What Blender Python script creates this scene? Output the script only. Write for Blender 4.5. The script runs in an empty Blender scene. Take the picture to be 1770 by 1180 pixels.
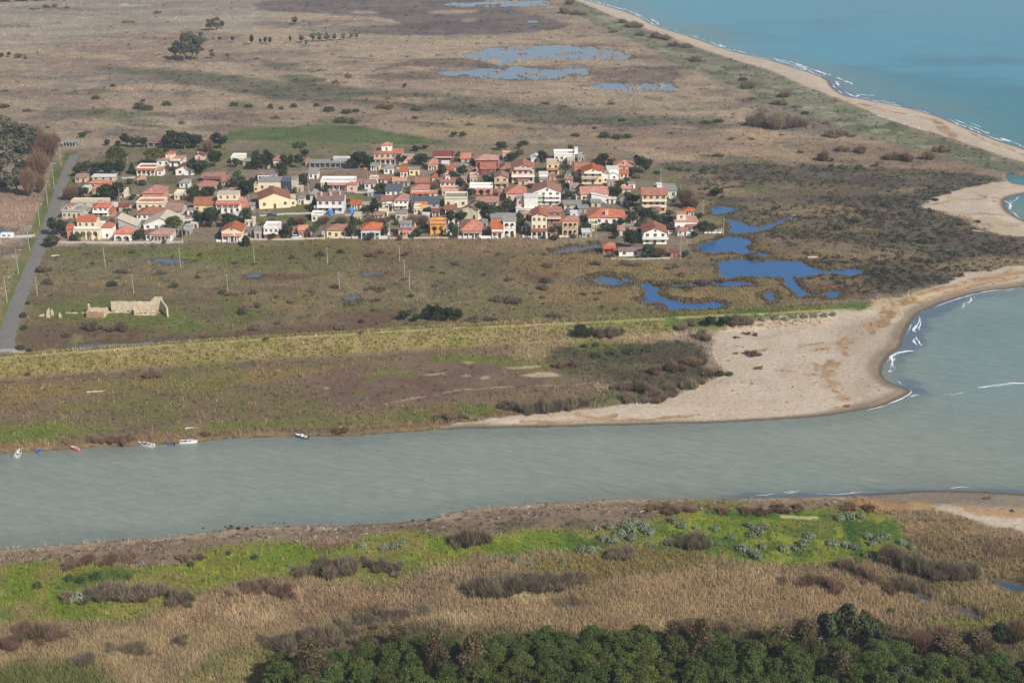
import bpy, bmesh, math, random
import numpy as np
from mathutils import Vector, Matrix
random.seed(7); RNG = np.random.default_rng(11)
SC = bpy.context.scene; COL = SC.collection
R = math.radians
# ------------------------------------------------------------------ camera
H = 170.0; PITCH = R(20.4); F = 1770*50/36.0
cp, sp = math.cos(PITCH), math.sin(PITCH)
cd = bpy.data.cameras.new('camera'); cam = bpy.data.objects.new('camera', cd); COL.objects.link(cam)
cam.location = (0, 0, H); cam.rotation_euler = (math.pi/2-PITCH, 0, 0)
cd.lens = 50; cd.sensor_width = 36; cd.clip_start = 1; cd.clip_end = 60000; SC.camera = cam

def G(px, py, z=0.9):
    """point of the place at height z that the photograph shows at (px, py)"""
    a = px-885.0; b = 590.0-py
    ry = F*cp+b*sp; rz = -F*sp+b*cp
    t = (z-H)/rz
    return (a*t, ry*t)
def proj(x, y, z):
    d = y*cp-(z-H)*sp; u = y*sp+(z-H)*cp
    return 885+F*x/d, 590-F*u/d
def pxm(py): return cp*(py+324.0)/H      # photo pixels per metre at that row

# ------------------------------------------------------------------ noise
_T = RNG.random((256, 256)).astype(np.float32)
def vnoise(x, y):
    xi = np.floor(x).astype(np.int32); yi = np.floor(y).astype(np.int32)
    fx = (x-xi).astype(np.float32); fy = (y-yi).astype(np.float32)
    fx = fx*fx*(3-2*fx); fy = fy*fy*(3-2*fy)
    x0 = xi & 255; x1 = (xi+1) & 255; y0 = yi & 255; y1 = (yi+1) & 255
    a = _T[x0, y0]; b = _T[x1, y0]; c = _T[x0, y1]; d = _T[x1, y1]
    return (a+(b-a)*fx)*(1-fy)+(c+(d-c)*fx)*fy
def fbm(x, y, scale, octv=4, seed=0, gain=.55):
    """-1..1"""
    o = 0; amp = 1; tot = 0; s = 1.0/scale
    for k in range(octv):
        ca, sa = math.cos(k*1.3+seed), math.sin(k*1.3+seed)
        o = o+amp*(vnoise((x*ca-y*sa)*s+seed*17.3+k*31.7, (x*sa+y*ca)*s-seed*9.1+k*12.9)*2-1)
        tot += amp; amp *= gain; s *= 2.05
    return o/tot*1.6
def sstep(a, b, x):
    t = np.clip((x-a)/(b-a), 0, 1); return t*t*(3-2*t)

# ------------------------------------------------------------------ ground grid (denser where nearer)
def axis(parts):
    out = []
    for a, b, n in parts: out += list(np.linspace(a, b, n, endpoint=False))
    return np.array(out+[parts[-1][1]])
GPX = axis([(-3200, -900, 14), (-900, -160, 40), (-160, 1930, 1080), (1930, 2700, 40), (2700, 5000, 14)])
GPY = axis([(-316, -250, 12), (-250, -20, 60), (-20, 1230, 730), (1230, 1500, 50), (1500, 3000, 20)])
PXg, PYg = np.meshgrid(GPX, GPY)
Xg, Yg = G(PXg, PYg, 0.0)
SHP = Xg.shape
X = Xg.ravel(); Y = Yg.ravel(); NV = X.size
nA = fbm(X, Y, 60, 5, 1); nB = fbm(X, Y, 60, 5, 2)
nC = fbm(X, Y, 9, 4, 3); nD = fbm(X, Y, 9, 4, 4)
nS = fbm(X*.35, Y, 22, 5, 5)       # streaks across
nF = fbm(X, Y, 4, 3, 6)
nG = fbm(X, Y, 130, 4, 7)

def seg_d(qx, qy, ax, ay, bx, by):
    dx, dy = bx-ax, by-ay; L = dx*dx+dy*dy+1e-9
    t = np.clip(((qx-ax)*dx+(qy-ay)*dy)/L, 0, 1)
    return np.hypot(qx-ax-t*dx, qy-ay-t*dy)
def smooth_pts(P, closed=True, n=2):
    for _ in range(n):
        Q = []
        m = len(P)
        rng = range(m if closed else m-1)
        if not closed: Q.append(P[0])
        for i in rng:
            a, b = P[i], P[(i+1) % m]
            Q.append((a[0]*.75+b[0]*.25, a[1]*.75+b[1]*.25)); Q.append((a[0]*.25+b[0]*.75, a[1]*.25+b[1]*.75))
        if not closed: Q.append(P[-1])
        P = Q
    return P
def sdf(poly, margin, warp=0.0, fine=0.0, z=0.9, sm=1, PX=None):
    """inside distance in metres (positive inside) on the grid; -margin far outside"""
    pts = [G(p[0], p[1], z) for p in smooth_pts(list(poly), True, sm)] if z is not None else poly
    P = np.array(pts); lo = P.min(0)-margin-warp*1.5; hi = P.max(0)+margin+warp*1.5
    out = np.full(NV, -float(margin), np.float32)
    I = np.nonzero((X > lo[0]) & (X < hi[0]) & (Y > lo[1]) & (Y < hi[1]))[0]
    if not len(I): return out
    qx = X[I]+nA[I]*warp+nC[I]*fine; qy = Y[I]+nB[I]*warp+nD[I]*fine
    d = np.full(len(I), 1e9); ins = np.zeros(len(I), bool)
    for i in range(len(P)):
        ax, ay = P[i]; bx, by = P[(i+1) % len(P)]
        d = np.minimum(d, seg_d(qx, qy, ax, ay, bx, by))
        c = (ay > qy) != (by > qy)
        if by != ay: ins ^= c & (qx < (bx-ax)*(qy-ay)/(by-ay)+ax)
    out[I] = np.maximum(np.where(ins, d, -d), -margin)
    return out
def ldist(line, margin, warp=0.0, fine=0.0, z=0.9):
    P = np.array([G(p[0], p[1], z) for p in line]); lo = P.min(0)-margin-warp; hi = P.max(0)+margin+warp
    out = np.full(NV, float(margin), np.float32)
    I = np.nonzero((X > lo[0]) & (X < hi[0]) & (Y > lo[1]) & (Y < hi[1]))[0]
    if not len(I): return out
    qx = X[I]+nA[I]*warp+nC[I]*fine; qy = Y[I]+nB[I]*warp+nD[I]*fine
    d = np.full(len(I), 1e9)
    for i in range(len(P)-1): d = np.minimum(d, seg_d(qx, qy, *P[i], *P[i+1]))
    out[I] = np.minimum(d, margin)
    return out

# ------------------------------------------------------------------ shorelines (photo pixels, water level)
SEA_SHORE = [(-2600, -305), (400, -130), (800, -60), (940, -22), (1012, 0), (1060, 14), (1101, 27), (1134, 46), (1195, 64), (1261, 88), (1327, 103), (1391, 122), (1432, 137), (1439, 152), (1462, 167),
   (1483, 170), (1539, 180), (1615, 198), (1676, 224), (1727, 244), (1770, 257), (1830, 280), (1850, 296), (1800, 303), (1770, 306), (1745, 300), (1733, 303), (1745, 317), (1770, 319), (1800, 322),
   (1810, 330), (1770, 335), (1745, 340), (1735, 347), (1738, 361), (1752, 372), (1770, 382), (1810, 395), (1860, 420), (1860, 460), (1810, 485), (1770, 496), (1691, 505), (1632, 522), (1602, 534),
   (1582, 546), (1564, 572), (1560, 599), (1534, 616), (1522, 640), (1534, 660), (1572, 673), (1576, 681), (1529, 701), (1456, 716), (1367, 725), (1250, 731), (1100, 734), (900, 739), (765, 742)]
RIVER_N = [(680, 747), (600, 754), (545, 753), (480, 755), (420, 756), (360, 761), (300, 765), (250, 769), (190, 771), (130, 776), (60, 779), (0, 783), (-250, 800), (-2600, 900)]
RIVER_S = [(-2600, 1150), (-250, 972), (0, 949), (150, 939), (280, 929), (350, 921), (420, 911), (500, 908), (560, 909), (620, 908), (700, 902), (760, 895), (790, 883), (850, 876), (960, 868), (1080, 861), (1200, 862),
   (1330, 861), (1470, 858), (1563, 850), (1655, 848), (1770, 853), (1950, 860), (4800, 960)]
BODY = SEA_SHORE+RIVER_N+RIVER_S+[(4800, -305)]
PONDS = [  # (polygon, cut depth)
 [(790, 97), (840, 86), (900, 80), (960, 78), (1030, 84), (1090, 95), (1078, 103), (1000, 102), (940, 99), (885, 104), (830, 107)],
 [(765, 128), (850, 120), (950, 117), (1022, 117), (1015, 132), (985, 140), (880, 138), (800, 134)],
 [(830, 84), (900, 82), (930, 92), (880, 112), (930, 118), (900, 122), (850, 112), (815, 105)],
 [(1000, 150), (1040, 146), (1100, 147), (1175, 142), (1172, 156), (1100, 160), (1020, 157)],
 [(765, 8), (830, 3), (942, 2), (940, 11), (850, 14), (790, 12)],
 [(908, 34), (930, 36), (925, 41), (912, 40)],
 [(1234, 357), (1250, 358), (1283, 363), (1278, 369), (1243, 371)],
 [(1263, 380), (1290, 390), (1318, 393), (1340, 385), (1374, 374), (1380, 377), (1345, 391), (1318, 398), (1300, 404), (1272, 406), (1262, 398)],
 [(1198, 427), (1241, 417), (1255, 409), (1289, 412), (1292, 429), (1330, 441), (1326, 447), (1283, 439), (1227, 438)],
 [(1242, 453), (1290, 451), (1374, 451), (1423, 461), (1430, 467), (1490, 463), (1470, 475), (1438, 473), (1402, 481), (1380, 481), (1402, 511), (1386, 512), (1362, 482), (1318, 477), (1265, 484), (1248, 470)],
 [(1113, 491), (1131, 489), (1137, 505), (1152, 519), (1191, 524), (1222, 520), (1255, 528), (1240, 535), (1150, 535), (1128, 517)],
 [(1104, 519), (1128, 515), (1140, 522), (1112, 527)],
 [(1016, 483), (1041, 476), (1062, 483), (1083, 479), (1093, 486), (1059, 491), (1027, 490)],
 [(962, 431), (1005, 427), (1038, 421), (1040, 427), (1000, 435), (970, 436)],
 [(1165, 491), (1200, 489), (1255, 489), (1300, 490), (1300, 494), (1250, 494), (1200, 493), (1168, 495)],
 [(1428, 507), (1450, 506), (1448, 515), (1432, 515)],
 [(1312, 513), (1332, 511), (1345, 516), (1325, 521)],
 [(253, 449), (285, 446), (322, 449), (290, 454)],
 [(422, 474), (436, 471), (449, 473), (436, 477)],
 [(116, 597), (150, 592), (205, 590), (240, 586), (290, 580), (250, 590), (195, 597), (142, 603)],
 [(-140, 392), (0, 394), (16, 399), (0, 404), (-140, 405)],
 [(1717, 1000), (1740, 997), (1760, 1006), (1757, 1016), (1722, 1014)],
 [(1583, 1025), (1600, 1029), (1618, 1038), (1612, 1043), (1592, 1036)],
 [(1634, 1044), (1660, 1048), (1684, 1056), (1676, 1062), (1650, 1055)],
 [(596, 1066), (625, 1062), (640, 1068), (606, 1075)],
 [(560, 1087), (592, 1082), (600, 1087), (570, 1093)],
 [(958, 1036), (990, 1033), (1000, 1039), (970, 1043)],
 [(615, 471), (640, 470), (652, 473), (625, 475)],
 [(595, 515), (612, 514), (616, 521), (598, 522)],
]
SAND = {
 'coast': [(994, 0), (1058, 28), (1109, 48), (1162, 66), (1236, 93), (1279, 107), (1330, 121), (1389, 147), (1427, 163), (1473, 180), (1518, 201), (1574, 219), (1625, 233), (1689, 256), (1752, 276), (1800, 290), (1900, 300), (1900, 250), (1727, 215), (1615, 185), (1440, 120), (1261, 75), (1100, 10), (1012, -12), (800, -75), (400, -145), (400, -138), (800, -66)],
 'bay': [(1598, 347), (1640, 334), (1682, 322), (1728, 316), (1770, 312), (1900, 300), (1900, 420), (1770, 410), (1738, 408), (1710, 400), (1724, 389), (1686, 385), (1675, 375), (1640, 366), (1596, 362)],
 'spit': [(740, 748), (830, 726), (900, 719), (960, 712), (1020, 706), (1080, 700), (1150, 692), (1215, 668), (1262, 645), (1232, 622), (1236, 592), (1246, 568), (1309, 559), (1441, 546), (1508, 537), (1512, 519), (1573, 514), (1617, 496), (1661, 478), (1720, 466), (1770, 460), (1900, 440), (1900, 520), (1640, 560), (1620, 690), (1400, 760), (900, 760)],
 'south': [(1480, 852), (1533, 878), (1612, 883), (1679, 897), (1701, 909), (1770, 922), (1950, 955), (4800, 1100), (4800, 900), (1950, 840), (1655, 838), (1540, 843)],
}
sea_d = -sdf([p for p in BODY], 400, 0, .5, z=0.0, sm=1)       # >0 on land
sand_in = np.full(NV, -30.0, np.float32)
for k, P in SAND.items(): sand_in = np.maximum(sand_in, sdf(P, 30, 0.6, 1.6, z=.6))
pond_d = np.full(NV, 25.0, np.float32)
for P in PONDS: pond_d = np.minimum(pond_d, -sdf(P, 25, *((9., 6.) if P[0][1] < 200 else (2.2, 3.0)), z=0.0, sm=0)-(.9 if 340 < P[0][1] < 540 else 0))
# reed islands in the far ponds
isl = (pond_d < 1) & (nF*.5+nD*.9+.5*nC > .42) & (proj(X, Y, 0.)[1] < 200) & (Y > 0)
pond_d = np.where(isl, np.maximum(pond_d, 3.), pond_d)
# ------------------------------------------------------------------ heights
VILL = [(100, 425), (140, 300), (200, 255), (330, 240), (640, 250), (830, 250), (1010, 250), (1120, 270), (1180, 310), (1230, 360), (1260, 412), (1190, 452), (1040, 448), (1030, 420)]
vill = sstep(-6, 4, sdf(VILL, 30))
base = 0.8+.22*nA+.10*nC+.04*nF
base = base*(1-vill)+(1.2+.06*nA)*vill

LEV = [(-400, 665), (-160, 637), (0, 619), (120, 610), (250, 600), (430, 588), (600, 578), (800, 566), (1000, 553), (1200, 541), (1350, 533), (1450, 526), (1505, 522)]
LEVZ = 4.2
lev_d = ldist(LEV, 40, 0, .35, z=LEVZ)
_lp = proj(X, Y, 1.0)[0]; lev_taper = np.interp(_lp, [780, 1000, 1300, 1450, 1540], [1, .62, .5, .35, .12])
ssl = sstep(-4, 6, sand_in)
slope = .55*(1-ssl)+.075*ssl
dune = np.clip(nC, 0, 1)*.35*ssl*sstep(10, 30, sea_d)
h = np.minimum(base+dune, slope*sea_d+.02)
h = np.where(sea_d < 0, np.maximum(.22*sea_d, -2.5), h)
h = np.minimum(h, np.where(pond_d > 0, .16*pond_d+.02, np.maximum(.25*pond_d, -1.2)))
lev_h = 1.0+(LEVZ-1.0)*np.clip(1-(lev_d-1.7)/9.6, 0, 1)*lev_taper+nF*.10
h = np.where(lev_d < 11.5, np.maximum(h, np.where(lev_d < 11.3, lev_h, h)), h)
Z = h.astype(np.float64)
# ---- height lookup
def grid_ij(px0, py0):
    j = np.interp(px0, GPX, np.arange(len(GPX))); i = np.interp(py0, GPY, np.arange(len(GPY)))
    return i, j
def lookup(A, x, y):
    x = np.asarray(x, float); y = np.asarray(y, float)
    px0, py0 = proj(x, y, 0.0)
    i, j = grid_ij(px0, py0)
    i0 = np.clip(i.astype(int), 0, SHP[0]-2); j0 = np.clip(j.astype(int), 0, SHP[1]-2)
    fi = i-i0; fj = j-j0
    B = A.reshape(SHP+A.shape[1:])
    if B.ndim == 3: fi = fi[..., None]; fj = fj[..., None]
    return (B[i0, j0]*(1-fj)+B[i0, j0+1]*fj)*(1-fi)+(B[i0+1, j0]*(1-fj)+B[i0+1, j0+1]*fj)*fi
def hz(x, y): return float(lookup(Z, x, y))
def on(px, py):
    """ground point of the place seen at photo pixel"""
    z = .8
    for _ in range(6): x, y = G(px, py, z); z = hz(x, y)
    return x, y, z
# ------------------------------------------------------------------ land cover
def lin(v):
    v = v/255.0
    return v/12.92 if v <= .04045 else ((v+.055)/1.055)**2.4
KA = 0.92
def C(r, g, b, k=None):
    k = KA if k is None else k
    return np.array([lin(r)*k, lin(g)*k, lin(b)*k])
CA = np.zeros((NV, 3)); reed = np.zeros(NV); scrub = np.zeros(NV); herb = np.zeros(NV)
def mixc(c1, c2, n, w=.45): 
    t = sstep(-w, w, n)[:, None]
    return c1*(1-t)+c2*t
def apply(a, c1, c2=None, n=None, r=None, s=None, g=None):
    global CA, reed, scrub, herb
    I = np.nonzero(a > .003)[0]
    if not len(I): return
    A = a[I][:, None]
    c = c1 if c2 is None else mixc(c1, c2, (nC if n is None else n)[I])
    CA[I] = CA[I]*(1-A)+c*A
    for arr, v in ((reed, r), (scrub, s), (herb, g)):
        if v is not None: arr[I] = arr[I]*(1-a[I])+v*a[I]
def L(poly, c1, c2=None, soft=3, warp=4, fine=2, op=1., cov=None, n=None, cn=None, r=None, s=None, g=None, z=.9, sm=1):
    a = sstep(-soft, soft, sdf(poly, soft+1, warp, fine, z, sm))*op
    if cov is not None:
        t = 1-2*cov
        a = a*sstep(t*.7-.22, t*.7+.22, cn if cn is not None else .6*nC+.55*nA)
    apply(a, c1, c2, n, r, s, g)
def P(line, w, c1, c2=None, soft=.5, warp=0, fine=.8, op=1., cov=None, cn=None, z=.9, r=None, s=None, g=None):
    a = sstep(w+soft, w-soft, ldist(line, w+soft+1, warp, fine, z))*op
    if cov is not None:
        t = 1-2*cov; a = a*sstep(t*.7-.22, t*.7+.22, cn if cn is not None else nC)
    apply(a, c1, c2, None, r, s, g)
FR = [(-1e5, 0)]
nM = .55*nS+.6*nC+.35*nA
nL = .75*nG+.5*nA+.4*nS
ONE = np.ones(NV)
# --- the far plain: dry reeds, rosy tan
apply(ONE, C(162, 142, 118), C(148, 127, 108), nL, r=1, s=.15, g=.1)
apply(sstep(.1, .6, nM)*.62, C(130, 116, 100), C(114, 103, 92), nC)
apply(sstep(.3, .8, .8*nS-.5*nB+.4*nC)*.6, C(112, 104, 86), C(102, 92, 84), nC, s=.5)
apply(sstep(.25, .9, nS-.4*nA)*.45, C(176, 158, 128))
# upper left paler, greyer
L([(-300, -60), (520, -60), (500, 20), (420, 60), (300, 45), (120, 75), (-300, 90)], C(158, 146, 128), C(146, 134, 116), soft=14, warp=12, op=.8, n=nS)
for pl in ([(-100, 18), (60, 16), (130, 18), (240, 19), (150, 15), (60, 8), (30, 12)], [(-100, 46), (30, 40), (70, 44), (20, 48), (-60, 50)], [(205, 36), (225, 40), (245, 36), (225, 42)], [(260, 25), (330, 21), (270, 28)]):
    L(pl, C(112, 103, 94), C(126, 114, 100), soft=3, warp=5, fine=4, op=.8, cov=.6, s=.8)
L([(205, 9), (270, 7), (262, 11), (215, 12)], C(190, 186, 176), soft=2, op=.7)
# purple-brown reed swamp at the top
DK1, DK2 = C(98, 85, 82), C(112, 97, 90)
L([(440, 4), (520, 0), (700, -8), (880, 2), (900, 20), (975, 38), (968, 48), (900, 58), (745, 62), (640, 60), (565, 52), (640, 45), (694, 42), (660, 30), (605, 28), (524, 22), (450, 18)], DK1, DK2, soft=4, warp=7, fine=4, op=.95, n=nM, s=.5, r=.3)
L([(600, 20), (650, 18), (650, 24), (610, 25)], C(165, 148, 120), soft=3, warp=6, op=.8)
L([(735, 20), (830, 16), (830, 24), (760, 26)], C(160, 142, 115), soft=4, warp=6, op=.9, r=1)
L([(800, 34), (830, 32), (825, 38), (800, 38)], C(160, 142, 115), soft=3, warp=6, op=.8)
L([(440, 36), (520, 40), (560, 44), (640, 47), (760, 60), (640, 60), (540, 56), (500, 52)], C(122, 108, 94), C(112, 104, 90), soft=4, warp=7, op=.75, cov=.65)
L([(655, 118), (720, 102), (780, 100), (880, 112), (970, 112), (968, 121), (900, 121), (840, 118), (760, 117), (700, 118)], C(104, 88, 82), C(118, 100, 88), soft=3, warp=6, fine=3, op=.9, s=.5)
L([(1008, 140), (1030, 122), (1080, 112), (1130, 114), (1180, 120), (1185, 138), (1110, 144), (1040, 143)], C(106, 90, 82), C(122, 106, 92), soft=3, warp=6, fine=3, op=.9, cov=.75, s=.5)
L([(550, 108), (640, 110), (680, 114), (600, 116)], C(128, 106, 90), soft=4, warp=8, op=.6)
L([(620, 128), (700, 126), (790, 125), (760, 132), (640, 133)], C(122, 110, 92), C(105, 100, 80), soft=3, warp=6, op=.7, cov=.6)
for pl in ([(985, 62), (1015, 59), (1012, 65), (985, 66)], [(880, 75), (1000, 74), (1090, 80), (1000, 79), (880, 79)]):
    L(pl, C(110, 92, 76), C(150, 120, 90), soft=2, warp=3, op=.7)
# green-grey scrub bands across the middle distance
GB1, GB2 = C(90, 89, 70), C(112, 105, 84)
L([(170, 112), (320, 122), (480, 138), (560, 140), (700, 158), (860, 172), (1000, 188), (1120, 198), (1250, 215), (1250, 232), (1100, 226), (930, 212), (800, 196), (640, 180), (480, 175), (400, 160), (300, 146), (190, 128)], GB1, GB2, soft=9, warp=12, fine=5, op=.92, n=nM, s=1.3, r=.25)
L([(480, 128), (540, 128), (575, 140), (520, 145), (485, 138)], C(84, 88, 68), C(100, 100, 80), soft=3, warp=6, op=.85)
L([(100, 128), (190, 118), (300, 136), (220, 144), (120, 140)], C(126, 116, 104), C(134, 122, 106), soft=6, warp=10, op=.8, n=nM, s=.6)
for pl in ([(-60, 175), (60, 180), (160, 190), (250, 200), (250, 214), (150, 206), (40, 196), (-60, 190)], [(130, 190), (240, 182), (270, 200), (220, 214), (150, 208)], [(380, 175), (430, 172), (450, 184), (400, 188)], [(430, 200), (520, 196), (530, 212), (440, 214)], [(540, 205), (620, 200), (640, 214), (560, 216)],
    [(1030, 232), (1080, 226), (1110, 236), (1050, 242)], [(1210, 205), (1250, 203), (1248, 214), (1212, 214)], [(890, 236), (960, 232), (960, 246), (890, 248)], [(980, 170), (1100, 178), (1250, 190), (1200, 196), (1000, 184)]):
    L(pl, C(94, 98, 68), C(118, 112, 88), soft=5, warp=8, fine=4, op=.85, cov=.65, s=.9)
L([(640, 178), (680, 176), (685, 192), (645, 192)], C(160, 132, 100), soft=4, warp=6, op=.7)
L([(170, 206), (190, 205), (190, 222), (168, 220)], C(140, 134, 96), soft=3, warp=6, op=.8)
L([(690, 210), (770, 203), (860, 205), (900, 225), (850, 240), (760, 242), (700, 230)], C(160, 138, 104), C(146, 130, 100), soft=8, warp=10, op=.8, n=nM)
L([(1000, 232), (1180, 222), (1420, 250), (1500, 255), (1500, 285), (1250, 288), (1130, 268), (1000, 262)], C(160, 136, 108), C(142, 118, 100), soft=8, warp=10, op=.85, n=nM, r=1)
# drifts of darker scrub and paler reed across the plain
_rs = random.Random(4)
for q in range(95):
    px = _rs.uniform(-60, 1480); py = _rs.uniform(84, 286)
    if 90 < px < 1130 and py > 236: continue
    if px > 985+ (py*3.1): continue
    hw = _rs.uniform(14, 75)*(.5+py/330); hh = hw*_rs.uniform(.05, .11); tl = _rs.uniform(-.06, .12)*hw
    pl = [(px-hw, py-tl), (px-hw*.4, py-hh-tl*.4), (px+hw*.5, py-hh*.8+tl*.4), (px+hw, py+tl), (px+hw*.4, py+hh+tl*.3), (px-hw*.5, py+hh*.9-tl*.4)]
    cdk = _rs.choice([((96, 92, 70), (112, 104, 82)), ((104, 94, 84), (118, 104, 92)), ((86, 90, 60), (104, 102, 74)), ((110, 96, 78), (96, 90, 72)), ((172, 148, 116), (160, 138, 108)), ((168, 142, 112), (150, 128, 100))])
    dk = cdk[0][0] < 140
    L(pl, C(*cdk[0]), C(*cdk[1]), soft=4, warp=7, fine=4, op=_rs.uniform(.5, .9), cov=.75, s=1.2 if dk else .1, r=.3 if dk else 1.1)
# green field behind the village
L([(378, 232), (440, 222), (560, 214), (630, 220), (690, 232), (770, 243), (800, 252), (720, 260), (560, 258), (470, 254), (395, 252)], C(78, 96, 50), C(92, 104, 62), soft=3, warp=3, fine=2, op=.97, n=nM, r=.05, g=.5, s=0)
L([(540, 232), (600, 226), (660, 240), (600, 252)], C(98, 96, 74), C(86, 94, 62), soft=6, warp=8, op=.7, cov=.6)
L([(380, 254), (470, 256), (560, 262), (700, 263), (770, 262), (830, 268), (760, 280), (640, 290), (600, 268), (500, 268), (380, 268)], C(146, 126, 102), C(128, 112, 92), soft=3, warp=4, op=.9, n=nM)
# dune vegetation along the coast
L([(980, -20), (1020, 10), (1070, 38), (1110, 52), (1162, 68), (1236, 95), (1330, 122), (1389, 149), (1473, 182), (1574, 222), (1689, 258), (1752, 277), (1800, 292), (1740, 300), (1640, 268), (1500, 238), (1400, 205), (1300, 165), (1200, 120), (1120, 85), (1040, 45), (980, 20), (965, 0)], C(126, 124, 98), C(106, 108, 84), soft=4, warp=5, fine=3, op=.95, n=nM, r=.15, s=.8)
L([(1240, 112), (1380, 152), (1480, 196), (1440, 190), (1330, 150), (1250, 125)], C(150, 146, 122), C(120, 120, 94), soft=4, warp=5, fine=4, op=.8, cov=.6)
L([(1400, 178), (1480, 186), (1560, 214), (1600, 234), (1520, 235), (1430, 205)], C(148, 142, 118), C(108, 112, 84), soft=4, warp=5, fine=4, op=.8, cov=.7)
L([(1480, 212), (1570, 218), (1590, 232), (1500, 232)], C(90, 98, 62), soft=4, warp=6, fine=3, op=.8, cov=.7)
L([(1300, 185), (1370, 185), (1400, 205), (1470, 225), (1460, 238), (1330, 222), (1290, 205)], C(108, 98, 90), C(122, 108, 98), soft=4, warp=6, op=.85, s=1.2)
L([(1340, 245), (1440, 240), (1620, 262), (1700, 285), (1690, 300), (1560, 288), (1420, 280)], C(152, 128, 100), C(124, 108, 92), soft=5, warp=7, op=.85, n=nM, r=1)
_dm = sstep(-4, 2, sdf([(980, -20), (1110, 52), (1236, 95), (1389, 149), (1574, 222), (1752, 277), (1640, 268), (1400, 205), (1200, 120), (1040, 45)], 6, 5, 3))
apply(_dm*sstep(.2, .6, nD+.5*nS)*.6, C(160, 152, 126), r=.1, s=.3); apply(_dm*sstep(.15, .6, -nD+.5*nS)*.6, C(94, 96, 70), s=1.4)
# dark scrub plain right of the village
L([(1100, 284), (1250, 282), (1400, 286), (1600, 292), (1700, 300), (1735, 318), (1690, 326), (1640, 336), (1590, 347), (1600, 362), (1670, 376), (1690, 387), (1720, 402), (1800, 415), (1800, 462), (1720, 466), (1640, 484), (1570, 512), (1500, 518), (1430, 512), (1330, 445), (1290, 410), (1260, 395), (1230, 350), (1190, 330), (1150, 300)], C(86, 79, 66), C(104, 94, 78), soft=4, warp=5, fine=4, op=.97, n=nM, r=.1, s=2.0, g=.2)
for pl, cc in (([(1180, 322), (1270, 310), (1300, 325), (1340, 338), (1250, 342)], (146, 126, 98)), ([(1290, 318), (1380, 312), (1550, 330), (1560, 334), (1400, 338)], (122, 108, 86)), ([(1150, 300), (1230, 298), (1240, 310), (1160, 314)], (140, 124, 98)),
    ([(1290, 352), (1420, 345), (1560, 365), (1520, 374), (1390, 372), (1300, 364)], (136, 116, 90)), ([(1395, 395), (1500, 388), (1560, 400), (1420, 402)], (128, 112, 84)), ([(1290, 412), (1400, 408), (1560, 425), (1620, 438), (1620, 452), (1480, 450), (1400, 448), (1330, 440)], (136, 118, 90)),
    ([(1600, 458), (1700, 442), (1800, 448), (1800, 462), (1700, 468), (1640, 476)], (146, 126, 98)), ([(1500, 325), (1580, 325), (1580, 331), (1500, 331)], (156, 138, 110)), ([(1280, 290), (1400, 300), (1380, 310), (1280, 305)], (104, 94, 78))):
    L(pl, C(*cc), C(cc[0]-16, cc[1]-14, cc[2]-12), soft=5, warp=6, fine=4, op=.95, cov=.85, r=.7, s=.3)
for pl in ([(1280, 318), (1330, 315), (1340, 330), (1290, 332)], [(1530, 300), (1610, 296), (1620, 306), (1540, 308)], [(1600, 392), (1650, 386), (1660, 398), (1610, 402)], [(1340, 400), (1400, 396), (1420, 405), (1350, 408)]):
    L(pl, C(98, 100, 62), soft=4, warp=5, fine=3, op=.8, cov=.7)
L([(1190, 345), (1240, 352), (1270, 372), (1265, 405), (1235, 415), (1200, 400)], C(118, 110, 72), C(98, 100, 64), soft=4, warp=4, op=.8, s=.5, g=.5)
L([(1290, 378), (1330, 375), (1420, 385), (1400, 398), (1310, 402)], C(122, 110, 76), soft=4, warp=4, op=.7, r=.6, s=.3)
# ground inside the village
L(VILL, C(138, 122, 100), C(118, 108, 82), soft=3, warp=3, fine=2, op=1, n=nM, r=.15, s=.15, g=.5)
L(VILL, C(96, 104, 58), soft=3, warp=3, fine=2, op=.6, cov=.3, n=nM)
for pl in ([(340, 305), (600, 293), (740, 286), (740, 302), (640, 312), (520, 316), (360, 316)], [(640, 300), (760, 296), (760, 306), (650, 312)]):
    L(pl, C(138, 116, 96), C(120, 100, 84), soft=2, warp=2, fine=1, n=nM, r=.5)
for pl in ([(560, 330), (640, 332), (650, 344), (560, 340)], [(605, 345), (650, 345), (648, 368), (605, 370)], [(510, 350), (545, 352), (545, 362), (512, 362)], [(450, 372), (545, 368), (545, 380), (450, 382)], [(85, 300), (120, 265), (140, 268), (150, 300), (115, 350)]):
    L(pl, C(100, 112, 56), C(112, 108, 66), soft=2, warp=2, fine=1.5, n=nM, g=1)
L([(240, 302), (340, 306), (330, 322), (235, 318)], C(118, 104, 78), C(100, 98, 66), soft=2, warp=2, n=nM)
for l in ([(110, 352), (235, 350), (330, 356), (440, 368), (560, 372), (780, 372)], [(440, 345), (540, 335), (660, 330)], [(330, 308), (640, 292), (860, 308)], [(980, 350), (1000, 395)], [(860, 340), (940, 405)]):
    P(l, 1.7, C(150, 142, 128), C(132, 124, 110), soft=.8, r=0, s=0, g=0)
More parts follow.
